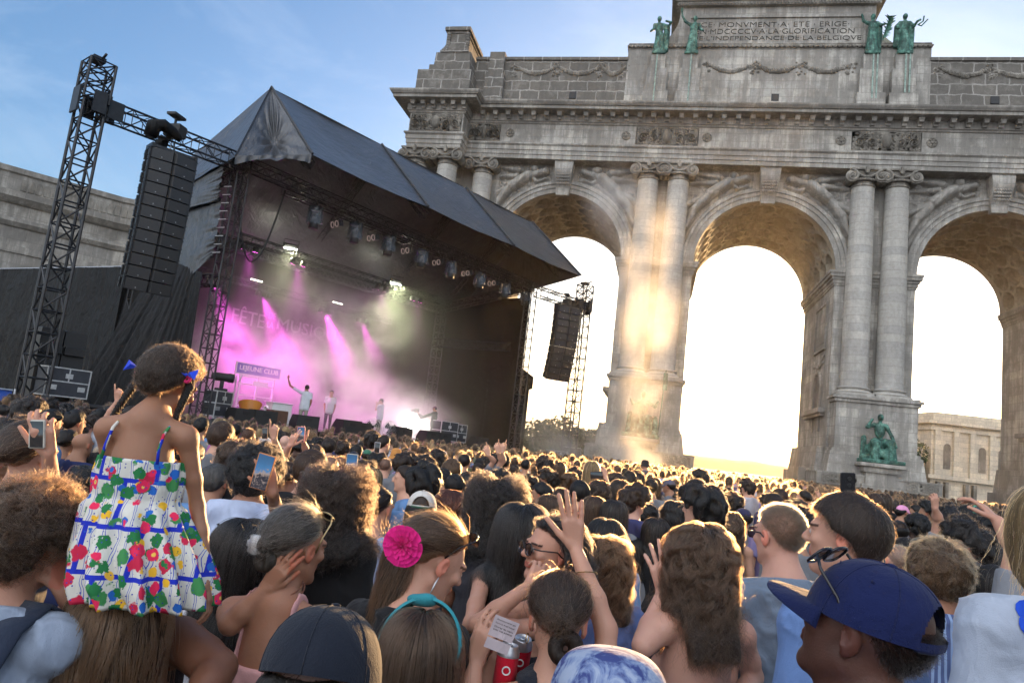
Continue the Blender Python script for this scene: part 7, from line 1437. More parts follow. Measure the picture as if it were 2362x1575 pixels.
    person('person with a huge mass of black spiral curls, right behind the very long black hair', 1145, 1162, 4.0, face=-6, hair='bigcurl', hc='black', sk='brown', top='tee', tc=(.04, .04, .05), sex='f', lod=1, strands=9000, rad=.0006, seed=43, hk=dict(ln=.42, vol=.12))
    # --- strapless top
    pr = person('woman with long wavy brown hair in a blue striped strapless top, ringed hand raised', 1612, 1290, 2.5, face=-8, body=-12, hair='wavy', hc='brown', sk='pale', top='strapless', tm=stripes_mat('blue_seersucker', (.10, .16, .42), (.26, .33, .62), 420, 0), sex='f', lod=2, strands=13000, rad=.00045, seed=44, hk=dict(ln=.44, vol=.022), arms=((P_(1482, 1490, 2.35), P_(1530, 1362, 2.5)), (P_(1738, 1560, 2.5), P_(1690, 1640, 2.3))), hands=(dict(d=P_(1518, 1280, 2.52) - P_(1530, 1362, 2.5), n=-FW, side=1, curl=(.45, .35, .4, .5), spread=.22, thumb=.5), 'none'))
    pr = person('man with a shaved head, dark glasses and a washed grey blue t-shirt', 1796, 1238, 2.85, face=-22, body=-12, hair='buzz', hc='ash', sk='pale', top='tee', tc=(.16, .21, .28), lod=2, strands=16000, rad=.00035, seed=45, neck=-.185); glasses_on(pr, 'face')
    person('man with short dark brown hair and pointed nose, looking left over the blue cap', 1948, 1240, 2.15, face=-52, body=-20, pitch=-3, hair='short', hc='brown', sk='fair', top='tee', tc=(.12, .2, .4), lod=2, strands=16000, rad=.0004, seed=46, hk=dict(ln=.038, vol=.008))
    # --- navy cap man
    pr = person('dark skinned man in a royal blue baseball cap and sunglasses, closest on that side', 1990, 1452, 1.30, face=-42, body=-25, pitch=-16, hair='buzz', hc='black', sk='dark', top='tee', tc=(.16, .28, .60), lod=2, strands=9000, rad=.0003, seed=47, hk=dict(under=.25)); cap_on(pr, (.005, .010, .055), opening=True, strap=(.005, .010, .055), sc=1.10); glasses_on(pr, 'head', tilt=.5, sc=1.0, offs=(0, .100, .098))
    pr = person('person in a blue and white patterned bucket hat at the bottom edge', 1392, 1742, 1.06, face=0, pitch=8, hair='short', hc='dark', sk='fair', top='tee', tc=(.05, .06, .1), sex='f', lod=1, strands=900, seed=48, hk=dict(under=.0))
    mt = NT('blue_toile_print'); n_ = mt.noise(mt.pos(True), 26., 6, .62, 1.2); col(mt, mt.ramp(n_, [(.42, (.03, .045, .17)), (.50, (.14, .19, .34)), (.60, (.28, .33, .44))]), .85); mt.bump(mt.noise(mt.pos(True), 30., 3), .3, .01); bucket(pr, mt.m)
    # --- right edge
    pr = person('person in a white t-shirt with a big blue flower print, cut by the photo edge', 2430, 1230, 1.85, face=10, body=4, hair='long', hc='blond', sk='fair', top='tee', tc=(.36, .40, .48), lod=2, strands=2500, rad=.0006, seed=49, hk=dict(ln=.2))
    t, T, b, toB, hz = pr[:5]
    m = MB(); c = np.array([-.085, -.192, -.235])
    for q in range(9): a = q*.698; m.add([c + [.0, 0, .0]] + [c + [.045*math.cos(a) + .024*math.cos(w_), -.002, .045*math.sin(a) + .024*math.sin(w_)] for w_ in np.linspace(0, 6.28, 12, endpoint=False)], [tuple(range(1, 13))])
    m.v = [v + [0, 0, hz] for v in m.v]; o = m.build('flower_print', cmat((.02, .08, .55)), None); o.parent = t; on_back(pr[8], o)
    text_at('\u00a9Bb', np.array([-.075, -.196, -.325 + hz]), (1, 0, 0), (0, 0, 1), .034, .10, MAT['black'], None, 'lettering', .001, bold=.02).parent = t; on_back(pr[8], t.children[-1])
    person('person with short wavy dark blond hair, striped blue shirt and lilac sleeve', 2163, 1326, 3.3, face=4, hair='mop', hc='light', sk='tan', top='tee', tm=stripes_mat('blue_pinstripe', (.10, .14, .3), (.30, .42, .66), 260, 0, .12), lod=1, strands=8000, rad=.0005, seed=50, hk=dict(ln=.09, vol=.02))
MAT['gold_'] = simple('gold_wire_bangle', (.6, .42, .15), .25, 1., bump=0)
def bucket(pr, mat, sc=1.12):
    m = MB(); n = 60; a = np.linspace(0, 2*math.pi, n + 1); G = [np.stack([r*.083*np.sin(a)*(1 + w_*np.sin(a*5)), r*.104*np.cos(a)*(1 + w_*np.sin(a*5)) - .01, np.full(n + 1, z) + w_*.1*np.cos(a*4)], 1) for r, z, w_ in ((.02, .135, 0), (.45, .133, 0), (.78, .118, .005), (.95, .085, .01), (1.04, .03, .01), (1.06, .012, .01), (1.3, -.02, .02), (1.5, -.04, .03), (1.48, -.044, .03), (1.02, .0, .01))]
    G = np.repeat(np.array(G), 5, 0); k5 = np.hanning(13)[1:-1]; k5 /= k5.sum(); G = np.apply_along_axis(lambda v: np.convolve(np.pad(v, 5, mode='edge'), k5, 'valid'), 0, G); hmesh(MB().grid(G*sc), 'bucket_hat', mat, pr)
hero_group()
# --- card, cans
def thing_card():
    p = P_(1162, 1450, 2.02); t = thing('printed_card', 'small folded card with printed lines, held open over the drink can', 'card', tuple(p)); x = RT*.93 - UP*.37; y = UP*.93 + RT*.37; z = -FW; M = frame_M(p, x, -z, y)
    MB().box(-.036, .036, -.0006, .0006, -.030, .030, M=M).box(-.036, .034, -.010, -.009, -.062, -.032, M=M).build('paper', cmat((.50, .42, .44)), t)
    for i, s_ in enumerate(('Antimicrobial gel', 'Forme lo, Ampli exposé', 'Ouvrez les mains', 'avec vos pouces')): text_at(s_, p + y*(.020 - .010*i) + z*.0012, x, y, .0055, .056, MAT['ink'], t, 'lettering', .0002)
thing_card()
def can(x, y, d, label, tilt=0.):
    p = P_(x, y, d); t = thing('drink_can', label, 'can', tuple(p), 'drink cans held low in the crowd'); t.rotation_euler = (tilt, .05, .2)
    MB().lathe([(.001, -.058), (.024, -.058), (.033, -.050), (.033, .030)], n=30).build('can_body', cmat((.55, .01, .03)), t, True, local=True)
    MB().lathe([(.0331, .030), (.0331, .044), (.027, .058), (.0265, .061), (.0245, .061), (.0240, .056), (.001, .056)], n=30).build('can_top', MAT['alu'], t, True, local=True); MB().lathe([(.004, .0), (.011, .001), (.012, .0025), (.004, .0025)], (0, .004, .0565), 14).build('ring_pull', MAT['alu'], t, True, local=True)
    m = MB().path([(.012*math.cos(q), -.0336, -.004 + .012*math.sin(q)) for q in np.linspace(0, 6.28, 20, endpoint=False)], .0012, 5, closed=True).box(-.018, .018, -.0338, -.033, -.022, .016); m2 = MB().path([(.011*math.cos(q), -.0342, -.004 + .011*math.sin(q)) for q in np.linspace(0, 6.28, 20, endpoint=False)], .0022, 5, closed=True); m2.build('emblem', cmat((.7, .7, .7)), t, local=True)
can(1168, 1535, 2.12, 'red drink can with silver top, held below the printed card'); can(1200, 1512, 2.3, 'second red can, half hidden behind the silver topped one', .25)
# --- phones and raised hands nearer the camera
def arm_only(): pass
pr = person('person with tied brown hair, filming with a pale framed phone', 70, 1052, 2.9, face=10, hair='back', hc='mid', sk='fair', top='tee', tc=(.06, .06, .07), sex='f', lod=1, strands=3500, rad=.0006, seed=60, hk=dict(ln=.17), arms=(None, (P_(125, 1215, 2.5), P_(113, 1045, 2.35))), hands=(None, dict(d=P_(98, 1010, 2.33) - P_(113, 1045, 2.35) + UP*.02, n=-FW + RT*.3, side=-1, curl=(.7, .8, .9, 1.), thumb=.6, k=.95)), group=None)
phone(P_(86, 1001, 2.32), UP + RT*.02, -FW, 'pale framed phone filming the stage, next to the striped blue shirt', .092*1.0, .05, (.5, .48, .42), True, MAT['screen_dark'])
pr = person('person with black curls and a white t-shirt lettered tESS, filming with a phone', 590, 1092, 4.2, face=4, hair='curly', hc='black', sk='tan', top='tee', tc=(.44, .50, .66), lod=1, strands=4000, rad=.0006, seed=61, arms=(None, (P_(655, 1240, 3.5), P_(628, 1138, 3.1))), hands=(None, dict(d=P_(620, 1100, 3.1) - P_(628, 1138, 3.1), n=-FW + RT*.8, side=-1, curl=(.35, .4, .6, .7), thumb=.7, spread=.1)))
t_ = pr[0]; text_at('tESS', np.array([-.02, -.168, -.33 + pr[4]]), (1, 0, -.1), (0, 0, 1), .05, .17, MAT['black'], None, 'lettering', .001).parent = t_; on_back(pr[8], t_.children[-1])
phone(P_(606, 1088, 3.05), UP + RT*.30, -FW, 'orange edged phone showing blue sky and the stage, held over the lettered white shirt', .155, .075, (.5, .2, .08), True, MAT['screen_blue'])
phone(P_(811, 1072, 4.2), UP + RT*.10, -FW, 'phone with a bright daylight screen, held above the huge dark curls', .13, .066, (.4, .36, .3), True, MAT['screen_blue'])
phone(P_(1955, 1120, 2.2), UP + RT*.03, -FW, 'black phone with three lenses held above the short dark hair', .052*1.55, .037*1.15, (.014, .014, .016), False)
# ---------------------------------------------------------------- the middle of the crowd: figures built once, then placed one by one
PROTO = {}
def proto(hair, hc, sk, top, sex, capc=None, pose=None):
    k = (hair, hc, sk, top, sex, capc, pose)
    if k in PROTO: return PROTO[k]
    i = len(PROTO); arms, hands = (None, None), (None, None)
    if pose == 'up': arms = (None, ((.30, .10, -.22), (.24, .22, .12))); hands = (None, dict(d=(-.1, .1, 1.), n=(0, -1, 0), side=-1, curl=(.05, 1.3, 1.4, 1.4), thumb=.3))
    if pose == 'up': hands = (None, dict(d=Rz(YAW) @ np.array((-.1, .1, 1.)), n=Rz(YAW) @ np.array((0, -1., 0)), side=-1, curl=(.05, 1.3, 1.4, 1.4), thumb=.3))
    st_n = dict(long=1500, wavy=1500, bigcurl=1400, afro=1100, curly=1200, mop=1100, short=1000, medium=1000, buzz=800, back=1000, bob=1100, spiky=900)[hair] if hair else 0
    pr = person('prototype', 0, 0, 0, face=math.degrees(YAW), loc=(0, 0, 1.63), hair=hair, hc=hc, sk=sk, top=top, sex=sex, lod=0, strands=st_n, rad=.0011 if hair != 'buzz' else .0008, seed=100 + i*7, arms=arms, hands=hands, tm=MAT['crowd_cotton'], hk=dict(under=.15) if capc else {}, pants=(.03, .03, .045))
    if capc:
        if capc[0] == 'bucket': bucket(pr, cmat(capc[1]))
        else: cap_on(pr, capc[1], opening=capc[0] == 'back', back=False, strap=(.05, .12, .08) if capc[0] == 'back' else None, button=True)
        if capc[0] == 'back':
            for ch in pr[0].children:
                pass
    t = pr[0]; PROTO[k] = [t, 0]; return PROTO[k]
TAKEN = []; SEEN = []
HN = dict(short='short', medium='bowl cut', mop='tousled', curly='curly', afro='afro', long='long straight', wavy='long wavy', bigcurl='thick spiral curled', buzz='shaved', back='tied back', bob='chin length', spiky='spiky')
CN = dict(black='black', dark='dark brown', brown='brown', mid='chestnut', light='light brown', blond='blond', red='red', grey='grey', ash='ash grey')
def place(key, loc, heading, tcol, label, group, k=1.):
    P = proto(*key); src = P[0]
    if P[1] == 0: o = src; o['label'] = label; o['group'] = group
    else: o = dup_tree(src, None, label=label, group=group)
    P[1] += 1; o.location = (loc[0], loc[1], 0); o.rotation_euler = (0, 0, YAW - math.radians(heading)); kz = loc[2]/1.63; o.scale = (k, k, kz)
    for ch in o.children:
        ch.color = (*tcol, 1)
    TAKEN.append((loc[0], loc[1])); return o
def hd(x, y): r = ray(x, y); return r[2]
def solve(x, y, w_, bare=.165):
    d = bare*F/w_; best = None
    for f in np.linspace(.8, 1.28, 25):
        p = atd(x, y, d*f); c = abs(f - 1)*1.2 + max(0, 1.50 - p[2])*6 + max(0, p[2] - 1.74)*6
        if best is None or c < best[0]: best = (c, p, d*f)
    return best[1], best[2]
WHT, BLU, NAV, BLK, GRY, LIL, OLV, TAN_ = (.45, .48, .54), (.14, .28, .52), (.03, .04, .12), (.015, .015, .017), (.2, .21, .23), (.30, .26, .5), (.12, .14, .07), (.4, .32, .24)
# x, y, head width in the photo's pixels, hair, colour, skin, top, sex, heading, shirt colour, label
MID = [
 (6, 948, 26, 'short', 'dark', 'fair', 'tee', 'm', -60, WHT, 'man with short dark hair and glasses at the photo edge, by the blue scrim fence'), (65, 950, 50, 'curly', 'dark', 'fair', 'tee', 'm', 25, BLK, 'man with dark curls and dark glasses below the big flight case'),
 (105, 940, 36, 'curly', 'black', 'fair', 'tee', 'm', 0, BLK, 'person with dark curls right under the castors of the big flight case'), (114, 975, 48, 'short', 'black', 'tan', 'shirt', 'm', 25, BLU, 'man with short black hair in a blue striped shirt, behind the pale framed phone'),
 (171, 972, 42, 'short', 'black', 'tan', 'tee', 'm', 30, GRY, 'man with neat black hair between the blue striped shirt and the bare shoulder'), (207, 978, 36, 'mop', 'brown', 'fair', 'tee', 'm', 40, WHT, 'man with tousled brown hair and a white shirt, next to the girl on shoulders'),
 (228, 962, 30, 'short', 'black', 'tan', 'tee', 'm', 40, WHT, 'man with dark hair and white collar close to the raised braceleted arm'), (175, 1000, 40, 'afro', 'black', 'tan', 'tee', 'm', 0, NAV, 'person with a round black head of hair above the bald head'),
 (189, 1022, 46, None, 'black', 'tan', 'tee', 'm', 15, NAV, 'bald tanned man in a navy shirt'), (157, 1018, 40, 'back', 'dark', 'tan', 'tee', 'f', 0, NAV, 'person with dark tied hair beside the bald man'),
 (31, 1000, 62, 'curly', 'dark', 'tan', 'tee', 'm', -10, GRY, 'person with a wide head of dark curls behind the phone at the edge'), (50, 975, 42, 'long', 'brown', 'fair', 'tee', 'f', 10, GRY, 'person with straight brown hair behind the dark curls at the edge'),
 (10, 1062, 62, 'short', 'black', 'brown', 'tee', 'f', 60, BLK, 'dark skinned woman with tight black hair and headband at the photo edge'), (200, 1105, 62, 'wavy', 'black', 'brown', 'tee', 'f', -10, NAV, 'woman with wavy black hair under the bare left arm of the girl'),
 (464, 984, 32, 'short', 'black', 'tan', 'tee', 'm', 10, GRY, 'man with short black hair right beside the bare right shoulder of the girl'), (509, 1003, 46, 'medium', 'mid', 'fair', 'tee', 'm', 12, GRY, 'person with a glossy chestnut bowl cut at the foot of the near mast'),
 (543, 994, 26, 'short', 'black', 'brown', 'tee', 'm', 0, BLK, 'dark haired person just under the box speaker'), (572, 1008, 36, 'buzz', 'dark', 'brown', 'tee', 'm', 10, GRY, 'person with a rounded close cut under the brown box'), (510, 1026, 38, 'short', 'black', 'tan', 'tee', 'm', 0, BLK, 'dark capped head between the bowl cut and the brown curls'),
 (549, 1062, 74, 'curly', 'mid', 'fair', 'tee', 'm', -30, BLK, 'young man with a big mop of lit brown curls, in a black t-shirt'), (495, 1108, 52, 'short', 'grey', 'tan', 'tee', 'm', 10, BLU, 'man with balding black and grey hair in a light blue polo'),
 (584, 1024, 30, 'short', 'black', 'brown', 'tee', 'm', 0, BLK, 'dark head behind the white cap near the pointing finger'), (617, 1036, 34, 'buzz', 'dark', 'tan', 'tee', 'm', 10, GRY, 'man with a close shaved head under the white cap'), (593, 1042, 36, 'wavy', 'red', 'fair', 'tee', 'f', 0, NAV, 'person with glowing red hair behind the orange edged phone'),
 (657, 1020, 30, None, 'black', 'pale', 'tee', 'm', -5, GRY, 'pink bald head in front of the raised thumb'), (674, 1036, 26, 'curly', 'brown', 'tan', 'tee', 'm', 10, GRY, 'brown curls between the bald pink head and the small cherry phone'),
 (653, 1078, 36, 'mop', 'ash', 'fair', 'tee', 'f', 20, GRY, 'person with streaked ash hair and raised glasses behind the phone hand'), (652, 1108, 58, 'mop', 'brown', 'fair', 'tee', 'm', 95, BLK, 'young man in profile with brown waves and a straight nose, behind the phone hand'),
 (716, 1078, 62, 'medium', 'mid', 'fair', 'tee', 'm', 6, BLK, 'person with a straight chestnut bowl cut and black t-shirt with white serif letters'), (688, 1050, 32, 'afro', 'black', 'dark', 'tee', 'm', 205, GRY, 'dark skinned man with glasses turned round to face the camera'),
 (682, 1108, 30, 'short', 'brown', 'pale', 'tee', 'm', -20, GRY, 'short brown haired head between the profile and the bowl cut'), (759, 1028, 27, 'medium', 'brown', 'fair', 'tee', 'm', 6, GRY, 'brown bowl cut under the stage edge, left of the first fan'), (753, 1040, 27, 'short', 'dark', 'fair', 'tee', 'm', 0, GRY, 'short dark haired man in front of the small bowl cut'),
 (790, 1034, 30, 'mop', 'brown', 'fair', 'tee', 'm', 10, GRY, 'tousled brown hair beside small raised binoculars'), (822, 1042, 28, 'short', 'black', 'tan', 'tee', 'm', 10, GRY, 'curly black head with a lit ear, left of the green cap'), (763, 1072, 34, 'buzz', 'dark', 'pale', 'tee', 'm', 20, GRY, 'shaved head lit gold at its edge, beside the chestnut bowl cut'),
 (786, 1070, 36, 'buzz', 'brown', 'fair', 'tee', 'm', 10, GRY, 'close cropped brown head left of the daylight phone'), (800, 1112, 48, 'long', 'blond', 'pale', 'tee', 'f', 0, GRY, 'straight blond hair under the daylight phone'), (845, 1078, 32, 'bigcurl', 'black', 'tan', 'tee', 'f', 0, GRY, 'long black curls right of the daylight phone'),
 (856, 1098, 38, 'long', 'blond', 'pale', 'tee', 'f', 10, GRY, 'golden blond head right of the daylight phone hand'), (869, 1064, 30, 'mop', 'black', 'tan', 'tee', 'm', -10, GRY, 'tousled black hair left of the white shirt with a fade'), (889, 1074, 34, 'buzz', 'black', 'fair', 'tee', 'm', 5, WHT, 'man with a tight fade and white t-shirt in mid crowd'),
 (929, 1070, 38, 'spiky', 'brown', 'fair', 'tee', 'm', 5, GRY, 'spiky brown hair behind the man in profile'), (943, 1060, 36, 'bob', 'dark', 'fair', 'tee', 'f', 0, GRY, 'dark chin length hair beside the orange beanie'), (973, 1047, 24, 'curly', 'light', 'tan', 'tee', 'm', -5, GRY, 'small light brown head left of the white lit monitor'),
 (1004, 1062, 38, 'curly', 'dark', 'fair', 'tee', 'm', 30, GRY, 'curly dark hair glowing gold, with sunglasses, behind the blond head'), (977, 1076, 44, 'mop', 'dark', 'fair', 'tee', 'm', 0, GRY, 'wide tousled dark head above the spiky black hair'), (936, 1102, 48, 'short', 'brown', 'fair', 'tee', 'm', -95, BLU, 'man in profile in a bright blue shirt, looking away to the side'),
 (976, 1115, 68, 'spiky', 'black', 'tan', 'tee', 'm', 0, BLU, 'person with thick spiky black hair right above the white cap'), (1022, 1104, 38, 'short', 'black', 'tan', 'tee', 'm', 0, GRY, 'short black hair and bare neck right of the spiky hair'), (842, 1118, 36, 'afro', 'mid', 'tan', 'tee', 'f', 0, GRY, 'glowing orange frizz above the sunglasses on the brown head'),
 (862, 1118, 28, 'back', 'dark', 'pale', 'tee', 'f', 70, GRY, 'pale woman in profile between the orange frizz and the outstretched hand'), (873, 1168, 64, 'back', 'dark', 'fair', 'strap', 'f', 30, GRY, 'woman with smooth dark hair and large sunglasses pushed up, beside the white cap'), (1041, 1082, 38, 'medium', 'light', 'fair', 'tee', 'm', 0, GRY, 'light brown bowl cut glowing in mid crowd'),
 (1071, 1064, 28, 'short', 'dark', 'tan', 'tee', 'm', 5, GRY, 'round dark head behind the blue cap'), (1125, 1066, 26, 'curly', 'dark', 'tan', 'tee', 'm', 5, GRY, 'dark head with glowing edge, left of the raised hands'), (1102, 1084, 27, 'short', 'brown', 'tan', 'tee', 'm', 5, GRY, 'short brown head in front of the black cap'),
 (1082, 1110, 42, 'bob', 'dark', 'fair', 'tee', 'm', 15, GRY, 'straight dark hair with a red lit ear'), (1133, 1088, 26, 'long', 'blond', 'fair', 'tee', 'f', 0, GRY, 'pale ash blond head below the raised hands'), (1156, 1078, 31, 'afro', 'dark', 'tan', 'tee', 'm', 0, GRY, 'small round afro under the raised hands'), (1171, 1072, 24, 'curly', 'dark', 'tan', 'tee', 'm', 5, GRY, 'curly head half behind the small round afro'),
 (1212, 1073, 22, 'short', 'black', 'tan', 'tee', 'm', 0, GRY, 'dark head under the flight cases of the distant tower'), (1186, 1086, 24, 'short', 'black', 'tan', 'tee', 'm', 0, GRY, 'flat topped black head right of the small round afro'), (1153, 1112, 46, 'afro', 'black', 'brown', 'tee', 'm', 0, GRY, 'large round black afro behind the grey cap'),
 (1112, 1112, 36, 'back', 'mid', 'fair', 'tee', 'f', 10, GRY, 'chestnut tied hair left of the large afro'), (1048, 1120, 44, 'short', 'black', 'tan', 'tee', 'm', 10, GRY, 'short black wavy head with a red ear, above the red hair'), (1040, 1160, 62, 'wavy', 'red', 'fair', 'tee', 'f', 0, BLU, 'woman with dark red hair flaming in the light, blue strap'),
 (1098, 1146, 48, 'back', 'black', 'brown', 'tee', 'f', 0, BLK, 'woman with black braided hair pinned by silver clips'), (1214, 1126, 48, 'afro', 'black', 'brown', 'tee', 'm', -10, GRY, 'big black curls right of the grey cap'), (1250, 1137, 38, 'short', 'black', 'tan', 'tee', 'm', -60, BLK, 'black haired person turning, neck bare, right of the big curls'),
 (1264, 1166, 40, 'bob', 'mid', 'fair', 'tee', 'f', -80, GRY, 'woman with smooth chestnut hair, smiling aside near the raised open hand'), (1292, 1148, 46, 'buzz', 'black', 'dark', 'tee', 'm', 0, (.30, .42, .6), 'dark skinned man in a light blue shirt just left of the raised open hand'), (1336, 1136, 46, 'short', 'black', 'fair', 'tee', 'm', 0, BLK, 'man with a black fade and red ear behind the raised fingers'),
 (1263, 1101, 34, 'curly', 'dark', 'tan', 'tee', 'm', -70, GRY, 'curly haired person in profile in the far middle'), (1314, 1110, 34, 'mop', 'light', 'fair', 'tee', 'm', 0, GRY, 'tousled light brown head behind the fade'), (1381, 1130, 50, 'wavy', 'brown', 'fair', 'tee', 'm', -8, GRY, 'wavy brown hair glowing along its top, right of the fade'), (1430, 1128, 40, 'bob', 'dark', 'fair', 'tee', 'f', 15, WHT, 'brown bob with a shining edge beside the man with stubble'),
 (1465, 1150, 56, 'mop', 'brown', 'pale', 'tee', 'm', 55, (.05, .06, .17), 'bearded man with glasses in a dark blue t-shirt and leather strap'), (1369, 1168, 46, 'long', 'mid', 'fair', 'tee', 'f', 0, GRY, 'straight chestnut hair right behind the raised hand'), (1416, 1178, 50, 'long', 'dark', 'fair', 'tee', 'f', 0, GRY, 'straight brown hair with a parting above the glossy black hair'),
 (1395, 1232, 78, 'long', 'black', 'fair', 'tee', 'f', 0, BLU, 'woman with glossy straight black hair outlined by the sun'), (1494, 1178, 34, 'wavy', 'black', 'brown', 'tee', 'f', 0, GRY, 'thin black braids beside the bearded man'), (1513, 1218, 48, 'long', 'dark', 'fair', 'tank', 'f', 0, BLK, 'woman with long dark brown hair and a black tank top'), (1556, 1180, 58, 'wavy', 'black', 'brown', 'tank', 'f', -10, BLK, 'woman with black twisted braids and a bare shoulder'),
 (1458, 1258, 48, 'long', 'black', 'fair', 'tee', 'f', -5, GRY, 'woman with smooth black hair left of the long ringed hand'), (1450, 1106, 30, 'back', 'dark', 'tan', 'tee', 'f', 0, GRY, 'dark hair with a small top knot, below the child with the hat'), (1501, 1122, 30, 'short', 'dark', 'tan', 'tee', 'm', 0, GRY, 'dark head right of the child with the hat'), (1612, 1106, 32, 'afro', 'black', 'dark', 'tee', 'm', -30, (.4, .42, .5), 'tall dark silhouetted man with goggles on his forehead, standing out against the glare'),
 (1616, 1165, 84, 'mop', 'black', 'fair', 'tee', 'm', -45, GRY, 'man with shaggy black waves and orange lensed glasses'), (1684, 1205, 48, 'wavy', 'mid', 'fair', 'tank', 'f', 5, (.25, .35, .2), 'woman with chestnut hair right of the shaggy waves, grey green top'), (1690, 1158, 34, 'curly', 'dark', 'fair', 'tee', 'm', 0, GRY, 'curly brown head glowing above the navy cap'), (1718, 1134, 26, 'afro', 'dark', 'tan', 'tee', 'm', 0, GRY, 'round spiky dark head against the glare'),
 (1636, 1124, 24, 'short', 'dark', 'tan', 'tee', 'm', 0, GRY, 'small dark head right of the silhouetted man'), (2054, 1170, 24, 'short', 'brown', 'fair', 'tee', 'm', -50, GRY, 'short brown haired man left of the pink cap'), (2113, 1180, 26, 'short', 'dark', 'tan', 'tee', 'm', -60, GRY, 'dark haired man just right of the pink cap'), (2113, 1215, 46, 'afro', 'black', 'dark', 'tee', 'm', 5, GRY, 'dark skinned person with a dense black afro behind the man with glasses'),
 (2152, 1222, 36, 'buzz', 'light', 'fair', 'tee', 'm', 165, (.12, .30, .62), 'man with a shaved head and thin glasses, facing the camera with open mouth'), (2190, 1205, 54, 'mop', 'dark', 'fair', 'tee', 'm', -20, GRY, 'tousled dark hair behind the man with glasses'), (2228, 1192, 40, 'short', 'black', 'dark', 'tee', 'm', 0, BLK, 'person in a flat black hat below the bracelet arm'),
 (2228, 1248, 78, 'curly', 'dark', 'pale', 'tee', 'm', -70, NAV, 'pale person with big loose brown curls, face in profile'), (2276, 1222, 44, 'curly', 'black', 'tan', 'tee', 'm', -75, LIL, 'black haired man in profile below the green edged phone'), (2336, 1218, 38, 'long', 'brown', 'fair', 'tee', 'f', 0, GRY, 'long brown hair behind the arm with the bracelets'), (2319, 1280, 62, 'long', 'mid', 'fair', 'tee', 'f', 10, GRY, 'wide chestnut head of hair under the raised bare arm'),
 (2135, 1280, 68, 'short', 'grey', 'fair', 'tee', 'm', -25, GRY, 'balding grey haired man with glasses above the wavy blond head'), (2072, 1290, 60, 'buzz', 'ash', 'pale', 'tee', 'm', 0, GRY, 'close cropped grey head behind the blue cap'), (2092, 1262, 44, 'long', 'dark', 'fair', 'tee', 'f', 0, GRY, 'smooth dark hair above the close cropped grey head'), (2222, 1322, 74, 'long', 'black', 'fair', 'tee', 'f', 0, (.16, .24, .5), 'woman with blue black straight hair, right of the wavy blond head'),
 (2302, 1340, 80, 'long', 'dark', 'fair', 'tee', 'f', 8, (.3, .4, .62), 'woman with long dark hair over a light blue t-shirt'), (2300, 1290, 60, 'long', 'black', 'tan', 'tee', 'f', 0, NAV, 'black head of hair just behind the light blue t-shirt'),]
CAPS = [(611, 1022, 36, ('plain', (.5, .5, .5)), 'light grey cap next to the pointing finger'), (847, 1046, 27, ('plain', (.05, .16, .10)), 'person in a dark green cap below the second fan'), (815, 1052, 26, ('plain', (.02, .025, .04)), 'person in a black cap behind the daylight phone'), (913, 1047, 26, ('bucket', (.5, .22, .06)), 'person in an orange beanie in front of the monitors'),
        (928, 1038, 22, ('plain', (.08, .22, .6)), 'person in a sky blue cap beside the orange beanie'), (984, 1052, 25, ('plain', (.02, .02, .025)), 'person in a dark cap near the strobe glow'), (1022, 1048, 22, ('plain', (.55, .55, .58)), 'person in a white cap under the pink flight case'), (1060, 1071, 24, ('plain', (.05, .09, .26)), 'person in a faded navy cap behind the light brown bowl cut'),
        (1105, 1066, 26, ('plain', (.015, .015, .017)), 'person in a black cap left of the raised hands'), (1182, 1124, 54, ('plain', (.05, .05, .055)), 'person in a charcoal cap turned sideways before the large afro'), (1203, 1150, 52, ('back', (.42, .44, .42)), 'person in a pale sage cap worn backwards above the long black hair'), (972, 1162, 80, ('back', (.55, .52, .48)), 'person with black braids under a cream cap worn backwards, green strap'),
        (1543, 1116, 26, ('plain', (.10, .10, .14)), 'person in a grey baseball cap right of the child with the hat'), (1713, 1188, 38, ('plain', (.03, .03, .07)), 'person in a navy cap against the chestnut hair'), (2082, 1176, 28, ('plain', (.72, .30, .50)), 'person in a bright pink cap near the clear pier'), (2070, 1216, 44, ('back', (.015, .015, .018)), 'person in a black cap worn backwards, right of the dark haired man'),
        (2240, 1214, 32, ('plain', (.28, .42, .6)), 'person in a light blue cap behind the loose curls'), (2302, 1230, 28, ('plain', (.03, .06, .2)), 'person in a dark blue cap under the raised bare arm'), (497, 1042, 42, ('bucket', (.36, .10, .30)), 'person in a purple and white patterned round hat beside the lit brown curls')]
def mid_crowd():
    for x, y, w_, hair, hc, sk, top, sex, hd_, tc, lab in MID:
        SEEN.append((x, y, w_)); p, d = solve(x, y + w_*.10, w_, .225 if hair in ('afro', 'curly', 'bigcurl', 'wavy', 'mop', 'long') else .190)
        if hair is None: hair = 'bald'
        place((None if hair == 'bald' else hair, hc, sk, top, sex), p, hd_, tc, lab, 'people in the packed middle of the crowd')
    for x, y, w_, cp, lab in CAPS:
        p, d = solve(x, y + w_*.2, w_, .195); hd_ = dict([(1182, -70), (2082, 80), (1543, -60)]).get(x, 0)
        place(('short' if x != 972 else 'long', 'dark' if x != 972 else 'black', 'tan', 'tee', 'm', cp), p, hd_, GRY if x != 972 else (.3, .34, .5), lab, 'people in the packed middle of the crowd')
mid_crowd()
